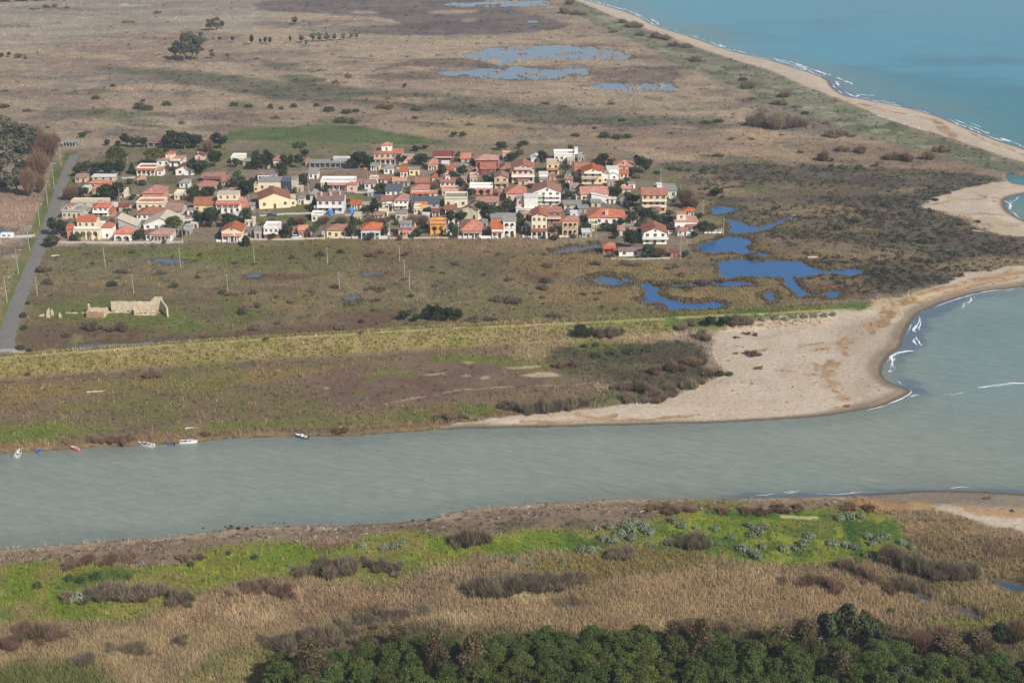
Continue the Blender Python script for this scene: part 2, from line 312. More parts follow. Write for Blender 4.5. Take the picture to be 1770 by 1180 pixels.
# marsh between the village and the levee
MARSH = [(60, 430), (110, 420), (560, 417), (1020, 415), (1050, 448), (1190, 453), (1230, 415), (1260, 400), (1300, 410), (1440, 450), (1500, 480), (1520, 512), (1380, 528), (1100, 548), (800, 566), (400, 590), (120, 608), (15, 615), (20, 580), (45, 500)]
L(MARSH, C(132, 115, 84), C(116, 103, 74), soft=3, warp=3, op=1, n=nM, r=.35, s=.45, g=.5)
apply(sstep(-5, 3, sdf(MARSH, 6, 3, 2))*sstep(.05, .6, nA+.5*nC)*.65, C(138, 114, 82))
apply(sstep(-5, 3, sdf(MARSH, 6, 3, 2))*sstep(.15, .6, nB+.5*nD)*.45, C(104, 104, 66))
apply(sstep(-5, 3, sdf(MARSH, 6, 3, 2))*sstep(.2, .7, -nB+.5*nC)*.5, C(118, 90, 72))
_mm = sstep(-5, 3, sdf(MARSH, 6, 3, 2)); apply(_mm*sstep(.1, .6, nS+.4*nC)*.5, C(104, 104, 56), g=.8); apply(_mm*sstep(.1, .6, -nS+.5*nD)*.5, C(100, 86, 68))
L([(85, 422), (330, 420), (600, 424), (560, 438), (300, 436), (100, 450)], C(104, 106, 52), C(112, 98, 60), soft=4, warp=4, fine=2, op=.8, n=nM, g=1)
L([(240, 436), (340, 430), (460, 440), (330, 446)], C(112, 118, 50), soft=4, warp=4, op=.8, g=1)
L([(600, 425), (720, 418), (860, 415), (1000, 418), (980, 428), (760, 440), (640, 436)], C(142, 118, 90), C(126, 108, 78), soft=4, warp=4, op=.85, n=nM, r=1)
for pl in ([(880, 440), (1000, 436), (1150, 455), (1230, 462), (1240, 488), (1120, 486), (1000, 476), (900, 466)], [(960, 490), (1110, 494), (1130, 512), (1090, 530), (960, 528), (900, 510)], [(1155, 498), (1330, 496), (1390, 508), (1370, 524), (1240, 526), (1160, 515)], [(1275, 478), (1360, 482), (1370, 492), (1280, 490)], [(1385, 485), (1480, 484), (1480, 500), (1400, 505)]):
    L(pl, C(140, 116, 78), C(124, 108, 70), soft=4, warp=4, fine=2, op=.85, n=nM, r=.9, s=.1)
for pl in ([(25, 585), (60, 560), (200, 555), (330, 572), (330, 585), (200, 590), (120, 602), (40, 606)], [(300, 575), (520, 560), (640, 552), (680, 560), (600, 576), (440, 588), (320, 592)], [(400, 470), (500, 468), (520, 482), (420, 486)], [(610, 468), (670, 470), (690, 478), (620, 478)], [(540, 545), (680, 530), (700, 552), (600, 562)], [(900, 476), (960, 470), (960, 484), (910, 486)], [(60, 548), (110, 540), (120, 552), (70, 560)]):
    L(pl, C(110, 76, 60), C(104, 88, 70), soft=4, warp=4, fine=2, op=.85, n=nM, r=.1, s=.4)
L([(1395, 492), (1480, 485), (1500, 505), (1430, 515)], C(112, 84, 72), C(118, 100, 78), soft=3, warp=4, op=.8, cov=.7)
L([(60, 530), (100, 512), (200, 518), (290, 512), (345, 545), (335, 568), (240, 566), (170, 560), (110, 560), (70, 550)], C(102, 110, 54), C(116, 104, 70), soft=5, warp=5, fine=3, op=.85, n=nM, g=1.2, r=0)
L([(290, 540), (340, 552), (335, 568), (290, 568)], C(104, 118, 52), soft=4, warp=4, fine=2, op=.7, g=1)
L([(355, 510), (400, 500), (470, 530), (440, 560), (360, 548)], C(98, 110, 50), C(110, 100, 64), soft=4, warp=4, op=.8, cov=.7, g=1)
L([(120, 575), (140, 578), (142, 592), (122, 590)], C(150, 138, 104), C(118, 118, 64), soft=2, warp=2.5, fine=1.5, op=.75)
for l in ([(60, 505), (180, 508), (300, 505), (430, 503), (590, 499), (700, 498)], [(350, 462), (560, 457), (700, 455), (800, 453)], [(100, 430), (380, 427), (560, 422)]):
    P(l, .5, C(150, 146, 110), C(120, 116, 84), soft=.6, op=.6, cov=.55)
L([(740, 560), (800, 535), (900, 525), (960, 528), (1040, 540), (900, 556)], C(124, 108, 78), C(112, 104, 66), soft=4, warp=4, n=nM, r=.5)
# left of the road
L([(-300, 300), (20, 330), (72, 335), (66, 365), (62, 392), (-300, 392)], C(164, 134, 112), C(150, 122, 102), soft=3, warp=2, op=.95, n=nM, r=1, s=0)
L([(-300, 300), (10, 315), (20, 328), (-300, 330)], C(110, 120, 70), soft=3, op=.8)
L([(-300, 420), (40, 418), (50, 440), (-300, 480)], C(122, 104, 88), C(110, 98, 80), soft=3, warp=3, n=nM)
L([(-300, 440), (30, 432), (28, 500), (5, 560), (-300, 600)], C(142, 126, 92), C(120, 112, 70), soft=4, warp=3, n=nM)
P([(125, 262), (100, 300), (84, 350), (64, 400), (42, 460), (22, 530), (-2, 600)], 3.4, C(100, 110, 54), C(120, 114, 70), soft=1.5, fine=1, r=.0, g=1)
P([(18, 560), (26, 520)], 2.5, C(104, 122, 46), soft=1.5)
L([(-300, 402), (30, 405), (62, 405), (60, 412), (-300, 412)], C(150, 146, 134), soft=1, warp=1)
# floodplain between levee and river
FLOOD = [(-400, 656), (0, 640), (300, 618), (600, 598), (800, 584), (900, 578), (980, 582), (1060, 650), (1000, 700), (900, 720), (765, 741), (600, 753), (360, 760), (130, 776), (-300, 812)]
L(FLOOD, C(126, 106, 80), C(114, 98, 74), soft=2, warp=2, n=nM, r=.3, s=.5, g=.4)
L([(-300, 690), (0, 668), (200, 655), (420, 636), (560, 632), (520, 648), (300, 668), (160, 672), (0, 700), (-300, 720)], C(136, 114, 70), C(120, 108, 62), soft=3, warp=4, n=nM, g=.5)
L([(120, 690), (220, 680), (320, 690), (300, 716), (160, 718), (60, 715)], C(120, 112, 62), C(112, 100, 70), soft=4, warp=4, op=.8, n=nM)
L([(350, 700), (460, 660), (560, 668), (560, 702), (460, 716), (380, 716)], C(100, 106, 50), C(118, 100, 70), soft=4, warp=4, op=.85, cov=.75, g=.8)
L([(-300, 775), (-200, 745), (0, 730), (120, 725), (200, 735), (190, 752), (60, 764), (-100, 780)], C(104, 122, 44), C(116, 108, 66), soft=3, warp=3, op=.9, n=nM, g=1)
L([(240, 742), (330, 726), (440, 722), (540, 715), (640, 712), (760, 705), (860, 702), (850, 718), (760, 736), (640, 742), (480, 738), (340, 748)], C(104, 116, 48), C(124, 110, 72), soft=3, warp=3, op=.9, n=nM, g=.9)
L([(500, 660), (580, 640), (680, 622), (760, 616), (860, 622), (960, 636), (1045, 650), (1035, 664), (940, 672), (820, 684), (700, 692), (600, 700), (560, 690), (520, 680)], C(114, 92, 78), C(122, 104, 82), soft=7, warp=6, fine=3, n=nM, r=.05, s=.35, g=.1)
L([(545, 655), (590, 638), (680, 650), (740, 660), (700, 668), (600, 672)], C(116, 84, 72), C(114, 94, 76), soft=7, warp=3, op=.85, n=nM)
L([(622, 640), (650, 633), (700, 640), (722, 650), (690, 650), (640, 646)], C(118, 130, 48), C(114, 106, 60), soft=4, warp=5, fine=3, op=.9, g=1)
L([(720, 624), (760, 606), (840, 612), (940, 622), (960, 640), (900, 636), (800, 626)], C(108, 120, 48), C(120, 112, 60), soft=4, warp=5, fine=3, op=.85, g=1)
for pl in ([(866, 633), (930, 629), (935, 634), (880, 637)], [(900, 648), (945, 641), (975, 647), (960, 650), (915, 652)], [(800, 624), (820, 624), (818, 627), (800, 627)], [(795, 649), (812, 648), (812, 651), (796, 651)], [(835, 651), (850, 651), (850, 655), (836, 655)], [(733, 645), (765, 643), (766, 646), (735, 647)], [(556, 669), (563, 669), (563, 672), (556, 672)], [(420, 745), (475, 742), (473, 747), (420, 748)]):
    L(pl, C(182, 162, 128), soft=.8, warp=1.5, fine=.8, op=.95, r=0, s=0, g=0)
for l in ([(664, 697), (700, 690), (740, 683), (788, 674)], [(788, 674), (860, 670), (950, 665), (1020, 662)]):
    P(l, .4, C(172, 150, 122), soft=.5, fine=.7, op=.8, cov=.75)
L([(870, 612), (900, 588), (1000, 566), (1100, 562), (1160, 575), (1150, 600), (1090, 602), (1000, 602), (940, 618), (900, 622)], C(148, 128, 92), C(132, 122, 78), soft=4, warp=3, n=nM, r=.9, s=.1)
L([(1080, 576), (1160, 566), (1170, 592), (1090, 600)], C(158, 134, 104), soft=3, warp=3, op=.9, r=1.2)
L([(940, 612), (1000, 596), (1120, 592), (1210, 592), (1232, 600), (1225, 620), (1240, 640), (1250, 652), (1200, 672), (1120, 690), (1060, 672), (1040, 652), (960, 640)], C(84, 76, 58), C(98, 92, 62), soft=3, warp=3, n=nM, r=.1, s=1.8)
L([(1000, 586), (1100, 588), (1090, 604), (1000, 606)], C(112, 116, 56), soft=3, warp=3, op=.7, cov=.6)
L([(1000, 690), (1060, 668), (1130, 680), (1080, 700), (1000, 708)], C(118, 110, 72), C(104, 104, 56), soft=3, warp=3, op=.9, n=nM)
apply(sstep(-4, 3, sdf(FLOOD, 6, 3, 2))*sstep(.25, .7, nB*.8+.5*nD)*.55, C(108, 108, 56))
apply(sstep(-4, 3, sdf(FLOOD, 6, 3, 2))*sstep(.3, .8, -nB*.8+.5*nC)*.45, C(112, 84, 68))
# far bank fringe of the river: dry reeds
a = sstep(7, 3, sea_d+nC*1.5)*sstep(-.2, .6, sea_d)*(1-ssl)*sstep(700, 715, proj(X, Y, 1.)[1])*sstep(830, 810, proj(X, Y, 1.)[1])
apply(a*.85, C(140, 112, 78), C(116, 96, 72), nC, r=1.0, s=.4, g=0)
# the levee
apply(sstep(11.2, 9.5, lev_d)*sstep(.5, .9, lev_taper), C(152, 136, 90), C(132, 122, 72), nF+.4*nC, r=.6, s=.1, g=.4)
pxz, pyz = proj(X, Y, Z)
apply(sstep(10.5, 8.5, lev_d)*sstep(900, 1060, pxz)*.9, C(102, 120, 50), C(126, 124, 62), nC, g=1, r=.2)
apply(sstep(11, 9, lev_d)*sstep(1030, 880, pxz)*sstep(.1, .6, nA+.6*nC)*.5, C(112, 122, 50))
apply(sstep(11, 9, lev_d)*sstep(820, 900, pxz)*sstep(1180, 1100, pxz)*sstep(2.5, 5, lev_d)*.85, C(150, 130, 96), C(128, 118, 78), nC, r=.9, g=.2)
P(LEV, .85, C(196, 180, 140), C(170, 156, 108), soft=.5, fine=.3, z=LEVZ, op=.85, cov=.72, r=0, s=0, g=0)
# ------------------------------------------------------------------ south side of the river
SOUTH = [(-4000, 1000), (-250, 955), (0, 934), (280, 915), (480, 898), (700, 888), (800, 866), (1080, 848), (1470, 845), (1560, 850), (1700, 890), (1800, 900), (5000, 1060), (5000, 3200), (-4000, 3200)]
L(SOUTH, C(144, 124, 92), C(128, 108, 82), soft=1.5, warp=0, fine=0, n=nM, r=.85, s=.3, g=.2)
L([(-300, 990), (-250, 960), (0, 934), (280, 915), (420, 898), (560, 896), (700, 888), (790, 870), (960, 852), (1200, 848), (1470, 846), (1520, 862), (1400, 880), (1240, 886), (1130, 893), (985, 906), (840, 922), (620, 936), (500, 944), (350, 950), (310, 984), (100, 976), (-300, 992)], C(136, 116, 96), C(118, 100, 82), soft=2, warp=2, fine=1, n=nM, r=.06, s=1.1, g=0)
apply(sstep(4.5, 2, sea_d+nF*1.2)*sstep(-.2, .5, sea_d)*(1-ssl)*sstep(830, 850, pyz), C(162, 140, 112), C(132, 112, 92), nF, r=.05, s=.3, g=0)
L([(500, 950), (620, 938), (640, 950), (560, 962), (500, 962)], C(122, 92, 76), C(130, 104, 82), soft=2, warp=2, op=.9)
L([(560, 918), (700, 908), (860, 900), (1000, 895), (1130, 880), (1140, 892), (980, 908), (820, 922), (640, 928)], C(92, 86, 64), C(108, 94, 72), soft=2, warp=2, op=.8, cov=.65, s=1.2)
L([(1130, 868), (1240, 866), (1300, 876), (1230, 888), (1140, 890)], C(134, 136, 50), C(112, 104, 66), soft=2, warp=2, op=.9, g=.8)
MEAD = [(-300, 985), (0, 977), (96, 967), (110, 980), (152, 978), (180, 988), (260, 984), (318, 978), (324, 962), (353, 948), (440, 942), (503, 946), (520, 958), (606, 951), (618, 934), (700, 928), (785, 926), (843, 924), (980, 911), (1130, 895), (1145, 878), (1237, 884), (1385, 879), (1441, 866), (1521, 874), (1545, 893), (1565, 921), (1590, 952), (1560, 985), (1500, 974), (1440, 978), (1340, 978), (1290, 972), (1250, 955), (1120, 940), (950, 945), (830, 962), (770, 976), (700, 1002), (620, 1012), (560, 1010), (480, 1002), (340, 1030), (310, 1060), (220, 1076), (130, 1084), (60, 1074), (-300, 1090)]
L(MEAD, C(114, 130, 42), C(124, 124, 52), soft=2.2, warp=3, fine=1.5, n=nM, r=.08, s=.1, g=1.3)
apply(sstep(-1, 3, sdf(MEAD, 6, 3, 1.5))*sstep(.1, .5, nB+.6*nD)*.75, C(76, 100, 46))
apply(sstep(-1, 3, sdf(MEAD, 6, 3, 1.5))*sstep(.25, .6, nD+.4*nF)*.6, C(148, 148, 54))
apply(sstep(-1, 3, sdf(MEAD, 6, 3, 1.5))*sstep(.15, .6, -nA+.7*nC)*.6, C(128, 114, 68))
L([(100, 1000), (190, 985), (250, 992), (180, 1014), (90, 1018)], C(58, 92, 38), soft=2, warp=2, fine=1.5, op=.7, cov=.7)
L([(480, 985), (560, 975), (700, 968), (760, 985), (700, 1005), (560, 1012), (490, 1002)], C(128, 124, 62), C(102, 118, 48), soft=3, warp=3, op=.8, n=nM)
P([(1460, 895), (1475, 930), (1486, 972)], 1.5, C(62, 92, 36), soft=1, op=.8)
P([(1230, 884), (1300, 890), (1420, 893)], 1.6, C(64, 104, 40), soft=1.2, op=.8)
P([(1355, 893), (1385, 894), (1412, 895)], .9, C(196, 180, 130), soft=.4, op=.9, r=0, g=0)
L([(900, 968), (990, 945), (1120, 938), (1240, 948), (1260, 968), (1200, 985), (1000, 998), (910, 990)], C(130, 114, 62), C(118, 106, 60), soft=3, warp=3, n=nM, r=.4, g=.8)
L([(1540, 990), (1700, 945), (1800, 940), (1800, 1000), (1700, 1000), (1640, 1030), (1560, 1020)], C(128, 112, 74), C(116, 104, 64), soft=4, warp=3, op=.9, n=nM, r=.5, s=.6)
L([(1545, 900), (1600, 888), (1660, 898), (1700, 920), (1660, 930), (1570, 925)], C(150, 122, 84), C(132, 112, 80), soft=2, warp=2, n=nM, r=.9)
L([(1560, 925), (1660, 918), (1760, 935), (1740, 965), (1640, 960), (1580, 950)], C(120, 98, 78), C(126, 110, 74), soft=2, warp=2, n=nM, s=1)
# reeds of the foreground
L([(680, 1060), (900, 1025), (1100, 990), (1300, 978), (1480, 1000), (1560, 1030), (1640, 1050), (1560, 1085), (1380, 1080), (1100, 1072), (800, 1090), (640, 1110)], C(158, 136, 98), C(144, 122, 88), soft=4, warp=3, n=nM, r=1.4, s=0, g=0)
L([(1580, 1030), (1700, 1015), (1800, 1020), (1800, 1050), (1700, 1050), (1620, 1045)], C(154, 134, 92), C(130, 118, 72), soft=3, warp=3, n=nM, r=1.2)
L([(1600, 1078), (1660, 1060), (1800, 1052), (1800, 1078), (1620, 1090)], C(106, 122, 48), C(120, 112, 60), soft=2, warp=2, n=nM, g=1, r=.1)
L([(250, 1060), (420, 1035), (640, 1020), (760, 1030), (640, 1060), (440, 1080), (270, 1090)], C(138, 112, 84), C(150, 126, 92), soft=3, warp=3, n=nM, r=.8)
L([(-100, 1145), (60, 1140), (130, 1135), (200, 1160), (210, 1230), (-100, 1230)], C(98, 104, 50), C(120, 108, 62), soft=3, warp=3, n=nM, g=1, r=.4)
for q in range(46):
    px = _rs.uniform(-60, 1600); py = _rs.uniform(985, 1140)
    hw = _rs.uniform(20, 70); hh = hw*_rs.uniform(.12, .25)
    L([(px-hw, py), (px-hw*.3, py-hh), (px+hw*.6, py-hh*.8), (px+hw, py), (px+hw*.3, py+hh), (px-hw*.6, py+hh*.9)], *([C(184, 164, 124), C(168, 148, 112)] if q % 2 else [C(128, 108, 82), C(140, 122, 88)]), soft=3, warp=4, fine=2.5, op=.7, cov=.7)
L([(300, 1190), (350, 1135), (420, 1118), (490, 1130), (500, 1190), (400, 1240), (310, 1240)], C(112, 112, 58), C(134, 122, 76), soft=3, warp=3, n=nM, r=.9)
L([(-100, 1130), (200, 1110), (330, 1090), (520, 1085), (500, 1110), (300, 1130), (240, 1190), (60, 1140), (-100, 1150)], C(152, 132, 92), C(142, 120, 86), soft=3, warp=3, n=nM, r=1.3)
L([(480, 1200), (480, 1150), (560, 1110), (680, 1080), (1000, 1090), (1500, 1095), (1900, 1105), (1900, 1300), (480, 1300)], C(84, 80, 54), C(100, 92, 62), soft=3, warp=2, n=nM, r=.2, s=.3)
# sandy spots by the bank
for q in range(60):
    px = random.uniform(0, 1350); 
    yb = float(np.interp(px, [p[0] for p in RIVER_S], [p[1] for p in RIVER_S]))+random.uniform(2, 22)
    wd = random.uniform(4, 12)
    L([(px-wd, yb), (px, yb-1.3), (px+wd, yb-.5), (px, yb+1.3)], C(172, 156, 138), soft=.5, warp=1, fine=1, op=.6)
# ------------------------------------------------------------------ sand
asand = sstep(-.8, .8, sand_in)
apply(asand, C(198, 180, 158), C(190, 171, 148), nC+.5*nA, r=0, s=0, g=0)
apply(asand*sstep(.1, .8, nF+.6*nD)*.14, C(168, 150, 130))
apply(asand*sstep(.2, .6, -nA+.3*nD)*.3, C(168, 156, 142))
L([(1598, 347), (1682, 322), (1770, 312), (1770, 410), (1700, 395), (1640, 366)], C(168, 146, 118), C(188, 166, 138), soft=2, warp=3, op=.75, cov=.6)
L([(1500, 540), (1512, 518), (1573, 514), (1640, 490), (1770, 463), (1800, 470), (1680, 492), (1600, 524), (1540, 545)], C(196, 168, 126), C(180, 156, 122), soft=2, warp=2, op=.8, n=nD)
L([(1440, 560), (1560, 545), (1552, 600), (1500, 640), (1540, 665), (1520, 690), (1470, 690), (1500, 640), (1470, 620)], C(160, 145, 126), soft=5, warp=4, op=.55)
# wet sand near the water
east = sstep(1380, 1500, pxz)*sstep(840, 800, pyz)*sstep(450, 470, pyz)
wet = asand*sstep(3.2+3.5*east, 1.2+1.5*east, sea_d+nC*.8)
apply(wet*.85, C(140, 124, 102), C(124, 110, 92), nC)
wet2 = asand*sstep(13, 8, sea_d+nC*1.5)*sstep(835, 845, pyz)*sstep(1440, 1480, pxz)
apply(wet2*.9, C(140, 126, 108), C(128, 114, 98), nC)
wet3 = asand*sstep(2.0, .6, sea_d+nC*.4)
apply(wet3*.8, C(96, 84, 70))
# wrack lines of reed debris
W1, W2 = C(150, 122, 84), C(172, 142, 106)
for l, w in (([(1530, 540), (1526, 550), (1500, 568), (1484, 580), (1468, 588), (1452, 602), (1446, 616), (1438, 632), (1440, 656), (1450, 672), (1462, 686)], 3.2), ([(1403, 657), (1420, 664), (1440, 674), (1458, 680)], 1.3), ([(1409, 606), (1432, 603), (1450, 600)], 1.5), ([(1410, 566), (1424, 561), (1436, 558)], 1.0),
    ([(1398, 648), (1420, 650), (1438, 648)], .8), ([(1440, 700), (1462, 702)], .9), ([(1408, 628), (1418, 634), (1412, 640)], 1.0), ([(1560, 520), (1620, 502), (1680, 484), (1770, 470)], 2.2), ([(1590, 522), (1640, 506), (1700, 488), (1770, 478)], 1.2), ([(1510, 528), (1560, 524), (1600, 514)], 2.5),
    ([(1300, 606), (1330, 604)], .7), ([(1380, 596), (1420, 592)], .8), ([(1340, 640), (1380, 644)], .7), ([(1600, 352), (1660, 345), (1720, 340)], 1.1), ([(1640, 372), (1690, 366), (1730, 372)], 1.0), ([(1660, 385), (1720, 388), (1760, 392)], 1.2), ([(1680, 330), (1700, 340), (1725, 352)], 1.5),
    ([(1440, 168), (1473, 176), (1530, 190), (1600, 205), (1640, 222)], 2.5), ([(1615, 206), (1630, 222), (1648, 235)], 4.0), ([(1660, 220), (1700, 240), (1770, 268)], 1.2), ([(900, 726), (1000, 724), (1100, 722), (1200, 716)], .9), ([(1000, 715), (1040, 720), (1060, 716)], 1.2)):
    P(l, w*.85, W1, W2, soft=.5, warp=.5, fine=1.8, op=.9, cov=.68, cn=nD+.6*nF)
P([(1500, 870), (1600, 874), (1700, 882), (1790, 886), (1950, 895)], 2.6, C(176, 140, 94), C(160, 122, 80), soft=1.2, fine=1.5, op=.85, cov=.8, cn=nD)
P([(1518, 200), (1560, 214), (1600, 226)], .9, C(214, 206, 190), soft=.5, op=.8)
P([(1700, 246), (1740, 262), (1770, 272)], 1.2, C(205, 196, 180), soft=.5, op=.7, cov=.6)
# clump-to-clump differences of the far vegetation
nMid = fbm(X*.55, Y, 17, 4, 31); nMid2 = fbm(X*.4, Y, 40, 4, 32)
farw = sstep(520, 400, proj(X, Y, 0.)[1])*(1-vill*.6)
CA *= (1+farw*(.17*nMid+.13*nMid2)*(1-.8*asand))[:, None]
apply(farw*(1-asand)*sstep(.45, .9, nMid+.5*nMid2)*.5, C(104, 98, 80), C(96, 88, 82), nC, s=.8)
# bed of water, banks of ponds
under = sstep(.15, -.1, np.minimum(sea_d, pond_d))
apply(under, C(60, 62, 58))
apply(sstep(2.5, .3, pond_d+nC*.6)*(1-under)*.6, C(88, 78, 58))
RD = [(128, 262), (116, 296), (105, 324), (92, 363), (76, 410), (55, 461), (35, 511), (18, 562), (6, 603), (0, 640)]
road_free = sstep(3.6, 4.6, ldist(RD, 8))*sstep(2.0, 3.0, ldist([(-60, 606), (0, 606), (20, 605), (40, 608), (56, 612)], 8))
reed *= road_free; scrub *= road_free; herb *= road_free
for arr in (reed, scrub, herb): arr *= (1-sstep(.6, .0, np.minimum(sea_d, pond_d)))*(1-asand*.97)
# tone variation belonging to the plants themselves
CA *= (1+(.10*nF+.10*nC)*(1-.85*asand))[:, None]
CA = np.clip(CA, .012, .8)
# ------------------------------------------------------------------ materials
def newmat(name):
    m = bpy.data.materials.new(name); m.use_nodes = True
    nt = m.node_tree; b = nt.nodes['Principled BSDF']
    return m, nt, b
def nd(nt, typ, **kw):
    n = nt.nodes.new(typ)
    for k, v in kw.items():
        if k in n.inputs: n.inputs[k].default_value = v
        else: setattr(n, k, v)
    return n
def mulcol(nt, a, fac_socket, lo, hi):
    mr = nd(nt, 'ShaderNodeMapRange'); mr.inputs['To Min'].default_value = lo; mr.inputs['To Max'].default_value = hi
    mr.inputs['From Min'].default_value = .25; mr.inputs['From Max'].default_value = .75
    nt.links.new(fac_socket, mr.inputs['Value'])
    m = nd(nt, 'ShaderNodeMix', data_type='RGBA', blend_type='MULTIPLY'); m.inputs['Factor'].default_value = 1
    nt.links.new(a, m.inputs['A']); nt.links.new(mr.outputs['Result'], m.inputs['B'])
    return m.outputs['Result']
def mat_attr(name, scales=((1.2, .75, 1.25),), rough=.95, bump=0, spec=.15, objvar=0):
    m, nt, b = newmat(name)
    at = nd(nt, 'ShaderNodeAttribute', attribute_name='Col'); col = at.outputs['Color']
    geo = nd(nt, 'ShaderNodeNewGeometry')
    for sc, lo, hi in scales:
        n = nd(nt, 'ShaderNodeTexNoise', Scale=sc, Detail=4.0, Roughness=.6); nt.links.new(geo.outputs['Position'], n.inputs['Vector'])
        col = mulcol(nt, col, n.outputs['Fac'], lo, hi)
    nt.links.new(col, b.inputs['Base Color'])
    if bump:
        n = nd(nt, 'ShaderNodeTexNoise', Scale=1.6, Detail=5.0, Roughness=.65); nt.links.new(geo.outputs['Position'], n.inputs['Vector'])
        bp = nd(nt, 'ShaderNodeBump', Strength=bump, Distance=.6); nt.links.new(n.outputs['Fac'], bp.inputs['Height']); nt.links.new(bp.outputs['Normal'], b.inputs['Normal'])
    b.inputs['Roughness'].default_value = rough; b.inputs['Specular IOR Level'].default_value = spec
    return m
def mesh_np(name, V, faces_n, loops, mat=None, col=None, parent=None, smooth=False, link=True):
    """faces of constant size faces_n, loops flat index array"""
    me = bpy.data.meshes.new(name); V = np.asarray(V, np.float32); loops = np.asarray(loops, np.int32).ravel(); nf = len(loops)//faces_n
    me.vertices.add(len(V)); me.vertices.foreach_set('co', V.ravel())
    me.loops.add(len(loops)); me.loops.foreach_set('vertex_index', loops)
    me.polygons.add(nf); me.polygons.foreach_set('loop_start', np.arange(nf, dtype=np.int32)*faces_n)
    if smooth: me.polygons.foreach_set('use_smooth', np.ones(nf, bool))
    me.update(calc_edges=True)
    if col is not None:
        ca = me.color_attributes.new('Col', 'FLOAT_COLOR', 'POINT'); c4 = np.ones((len(V), 4), np.float32); c4[:, :3] = col; ca.data.foreach_set('color', c4.ravel())
    if mat: me.materials.append(mat)
    if not link: return me
    o = bpy.data.objects.new(name, me); COL.objects.link(o)
    if parent: o.parent = parent
    return o
def gridquads(nr, nc):
    i = np.arange(nr*nc).reshape(nr, nc)
    return np.stack([i[:-1, :-1], i[:-1, 1:], i[1:, 1:], i[1:, :-1]], -1).reshape(-1, 4)
# ------------------------------------------------------------------ ground sheet
Q = gridquads(*SHP)
g_mat = mat_attr('ground cover', ((.9, .78, 1.22), (3.2, .8, 1.2)), bump=.5)
ground = mesh_np('ground', np.stack([X, Y, Z], 1), 4, Q[:, ::-1], g_mat, CA, smooth=True)
ground['kind'] = 'structure'; ground['label'] = 'flat coastal plain of dry reeds, marsh, scrub and pale sand'
# ------------------------------------------------------------------ water sheet
wx = axis([(-9000, -900, 20), (-900, -160, 30), (-160, 1930, 700), (1930, 2700, 40), (2700, 9000, 30)]); wy = axis([(-318, -250, 16), (-250, -20, 60), (-20, 1120, 520), (1120, 1300, 10)])
wpx, wpy = np.meshgrid(wx, wy); WX, WY = G(wpx, wpy, 0.0); wX, wY = WX.ravel(), WY.ravel()
wpx = wpx.ravel(); wpy = wpy.ravel()
depth = -lookup(np.stack([sea_d, pond_d, sand_in], 1), wX, wY)    # metres into the water
sd = depth[:, 0]; pd = depth[:, 1]
n1 = fbm(wX, wY, 90, 4, 21); n2 = fbm(wX*.35, wY, 30, 4, 22); n3 = fbm(wX, wY, 7, 4, 23); n4 = fbm(wX, wY, 2.6, 3, 24)
def wl(c1, c2, t): return c1*(1-t)[:, None]+c2*t[:, None]
cs = wl(C(26, 130, 148, .83), C(46, 150, 172, .86), sstep(-.6, .6, n1+.5*n2+(120-wpy)/130.))
cs = wl(cs, C(108, 146, 142, .8), sstep(60, 5, sd+n1*20)*.75)
cs = wl(cs, C(54, 134, 138, .82), sstep(130, 250, wpy+n2*20)*.6)
cr = wl(C(140, 146, 132, .88), C(132, 143, 132, .88), sstep(-.6, .6, n1+.6*n2))
cr = wl(cr, C(118, 126, 116, .80), sstep(12, 1, sd)*.5)
tur = sstep(330, 400, wpy)
wc = wl(cs, cr, tur)
wc = wl(wc, C(112, 148, 150, .84), sstep(1450, 1700, wpx)*sstep(480, 520, wpy)*sstep(800, 640, wpy)*.5)
wc = wl(wc, C(48, 72, 122, .7), sstep(-400, -399, -pd)*0+((pd > -3) & (sd < -2))*1.0)
# sky reflection painted into the blue of the ponds, far ones greyer
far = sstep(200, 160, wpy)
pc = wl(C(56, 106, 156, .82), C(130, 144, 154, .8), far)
pc = wl(pc, C(104, 110, 116, .8), sstep(1075, 1040, wpx)*sstep(395, 405, wpy)*.8)
pc = wl(pc, C(50, 64, 84, .8), sstep(980, 990, wpy))
ispond = ((sd < -3)).astype(float)
wc = wl(wc, pc, ispond)
# blue-violet reflection painted into the water colour along the spit
refl_strip = sstep(1535, 1570, wpx+n3*6)*sstep(500, 520, wpy)*sstep(690, 676, wpy)*sstep(7.5, 4, sd+n3*2.5)
wc = wl(wc, C(92, 108, 134, .75), refl_strip*.7)
wc = wl(wc, C(110, 118, 148, .7), sstep(1380, 1420, wpx)*sstep(215, 170, wpy)*sstep(9, 4, sd+n3*3)*.8)
wc = wl(wc, C(84, 106, 128, .7), sstep(1200, 1300, wpx)*sstep(840, 850, wpy)*sstep(4, 1.5, sd+n3)*.6)
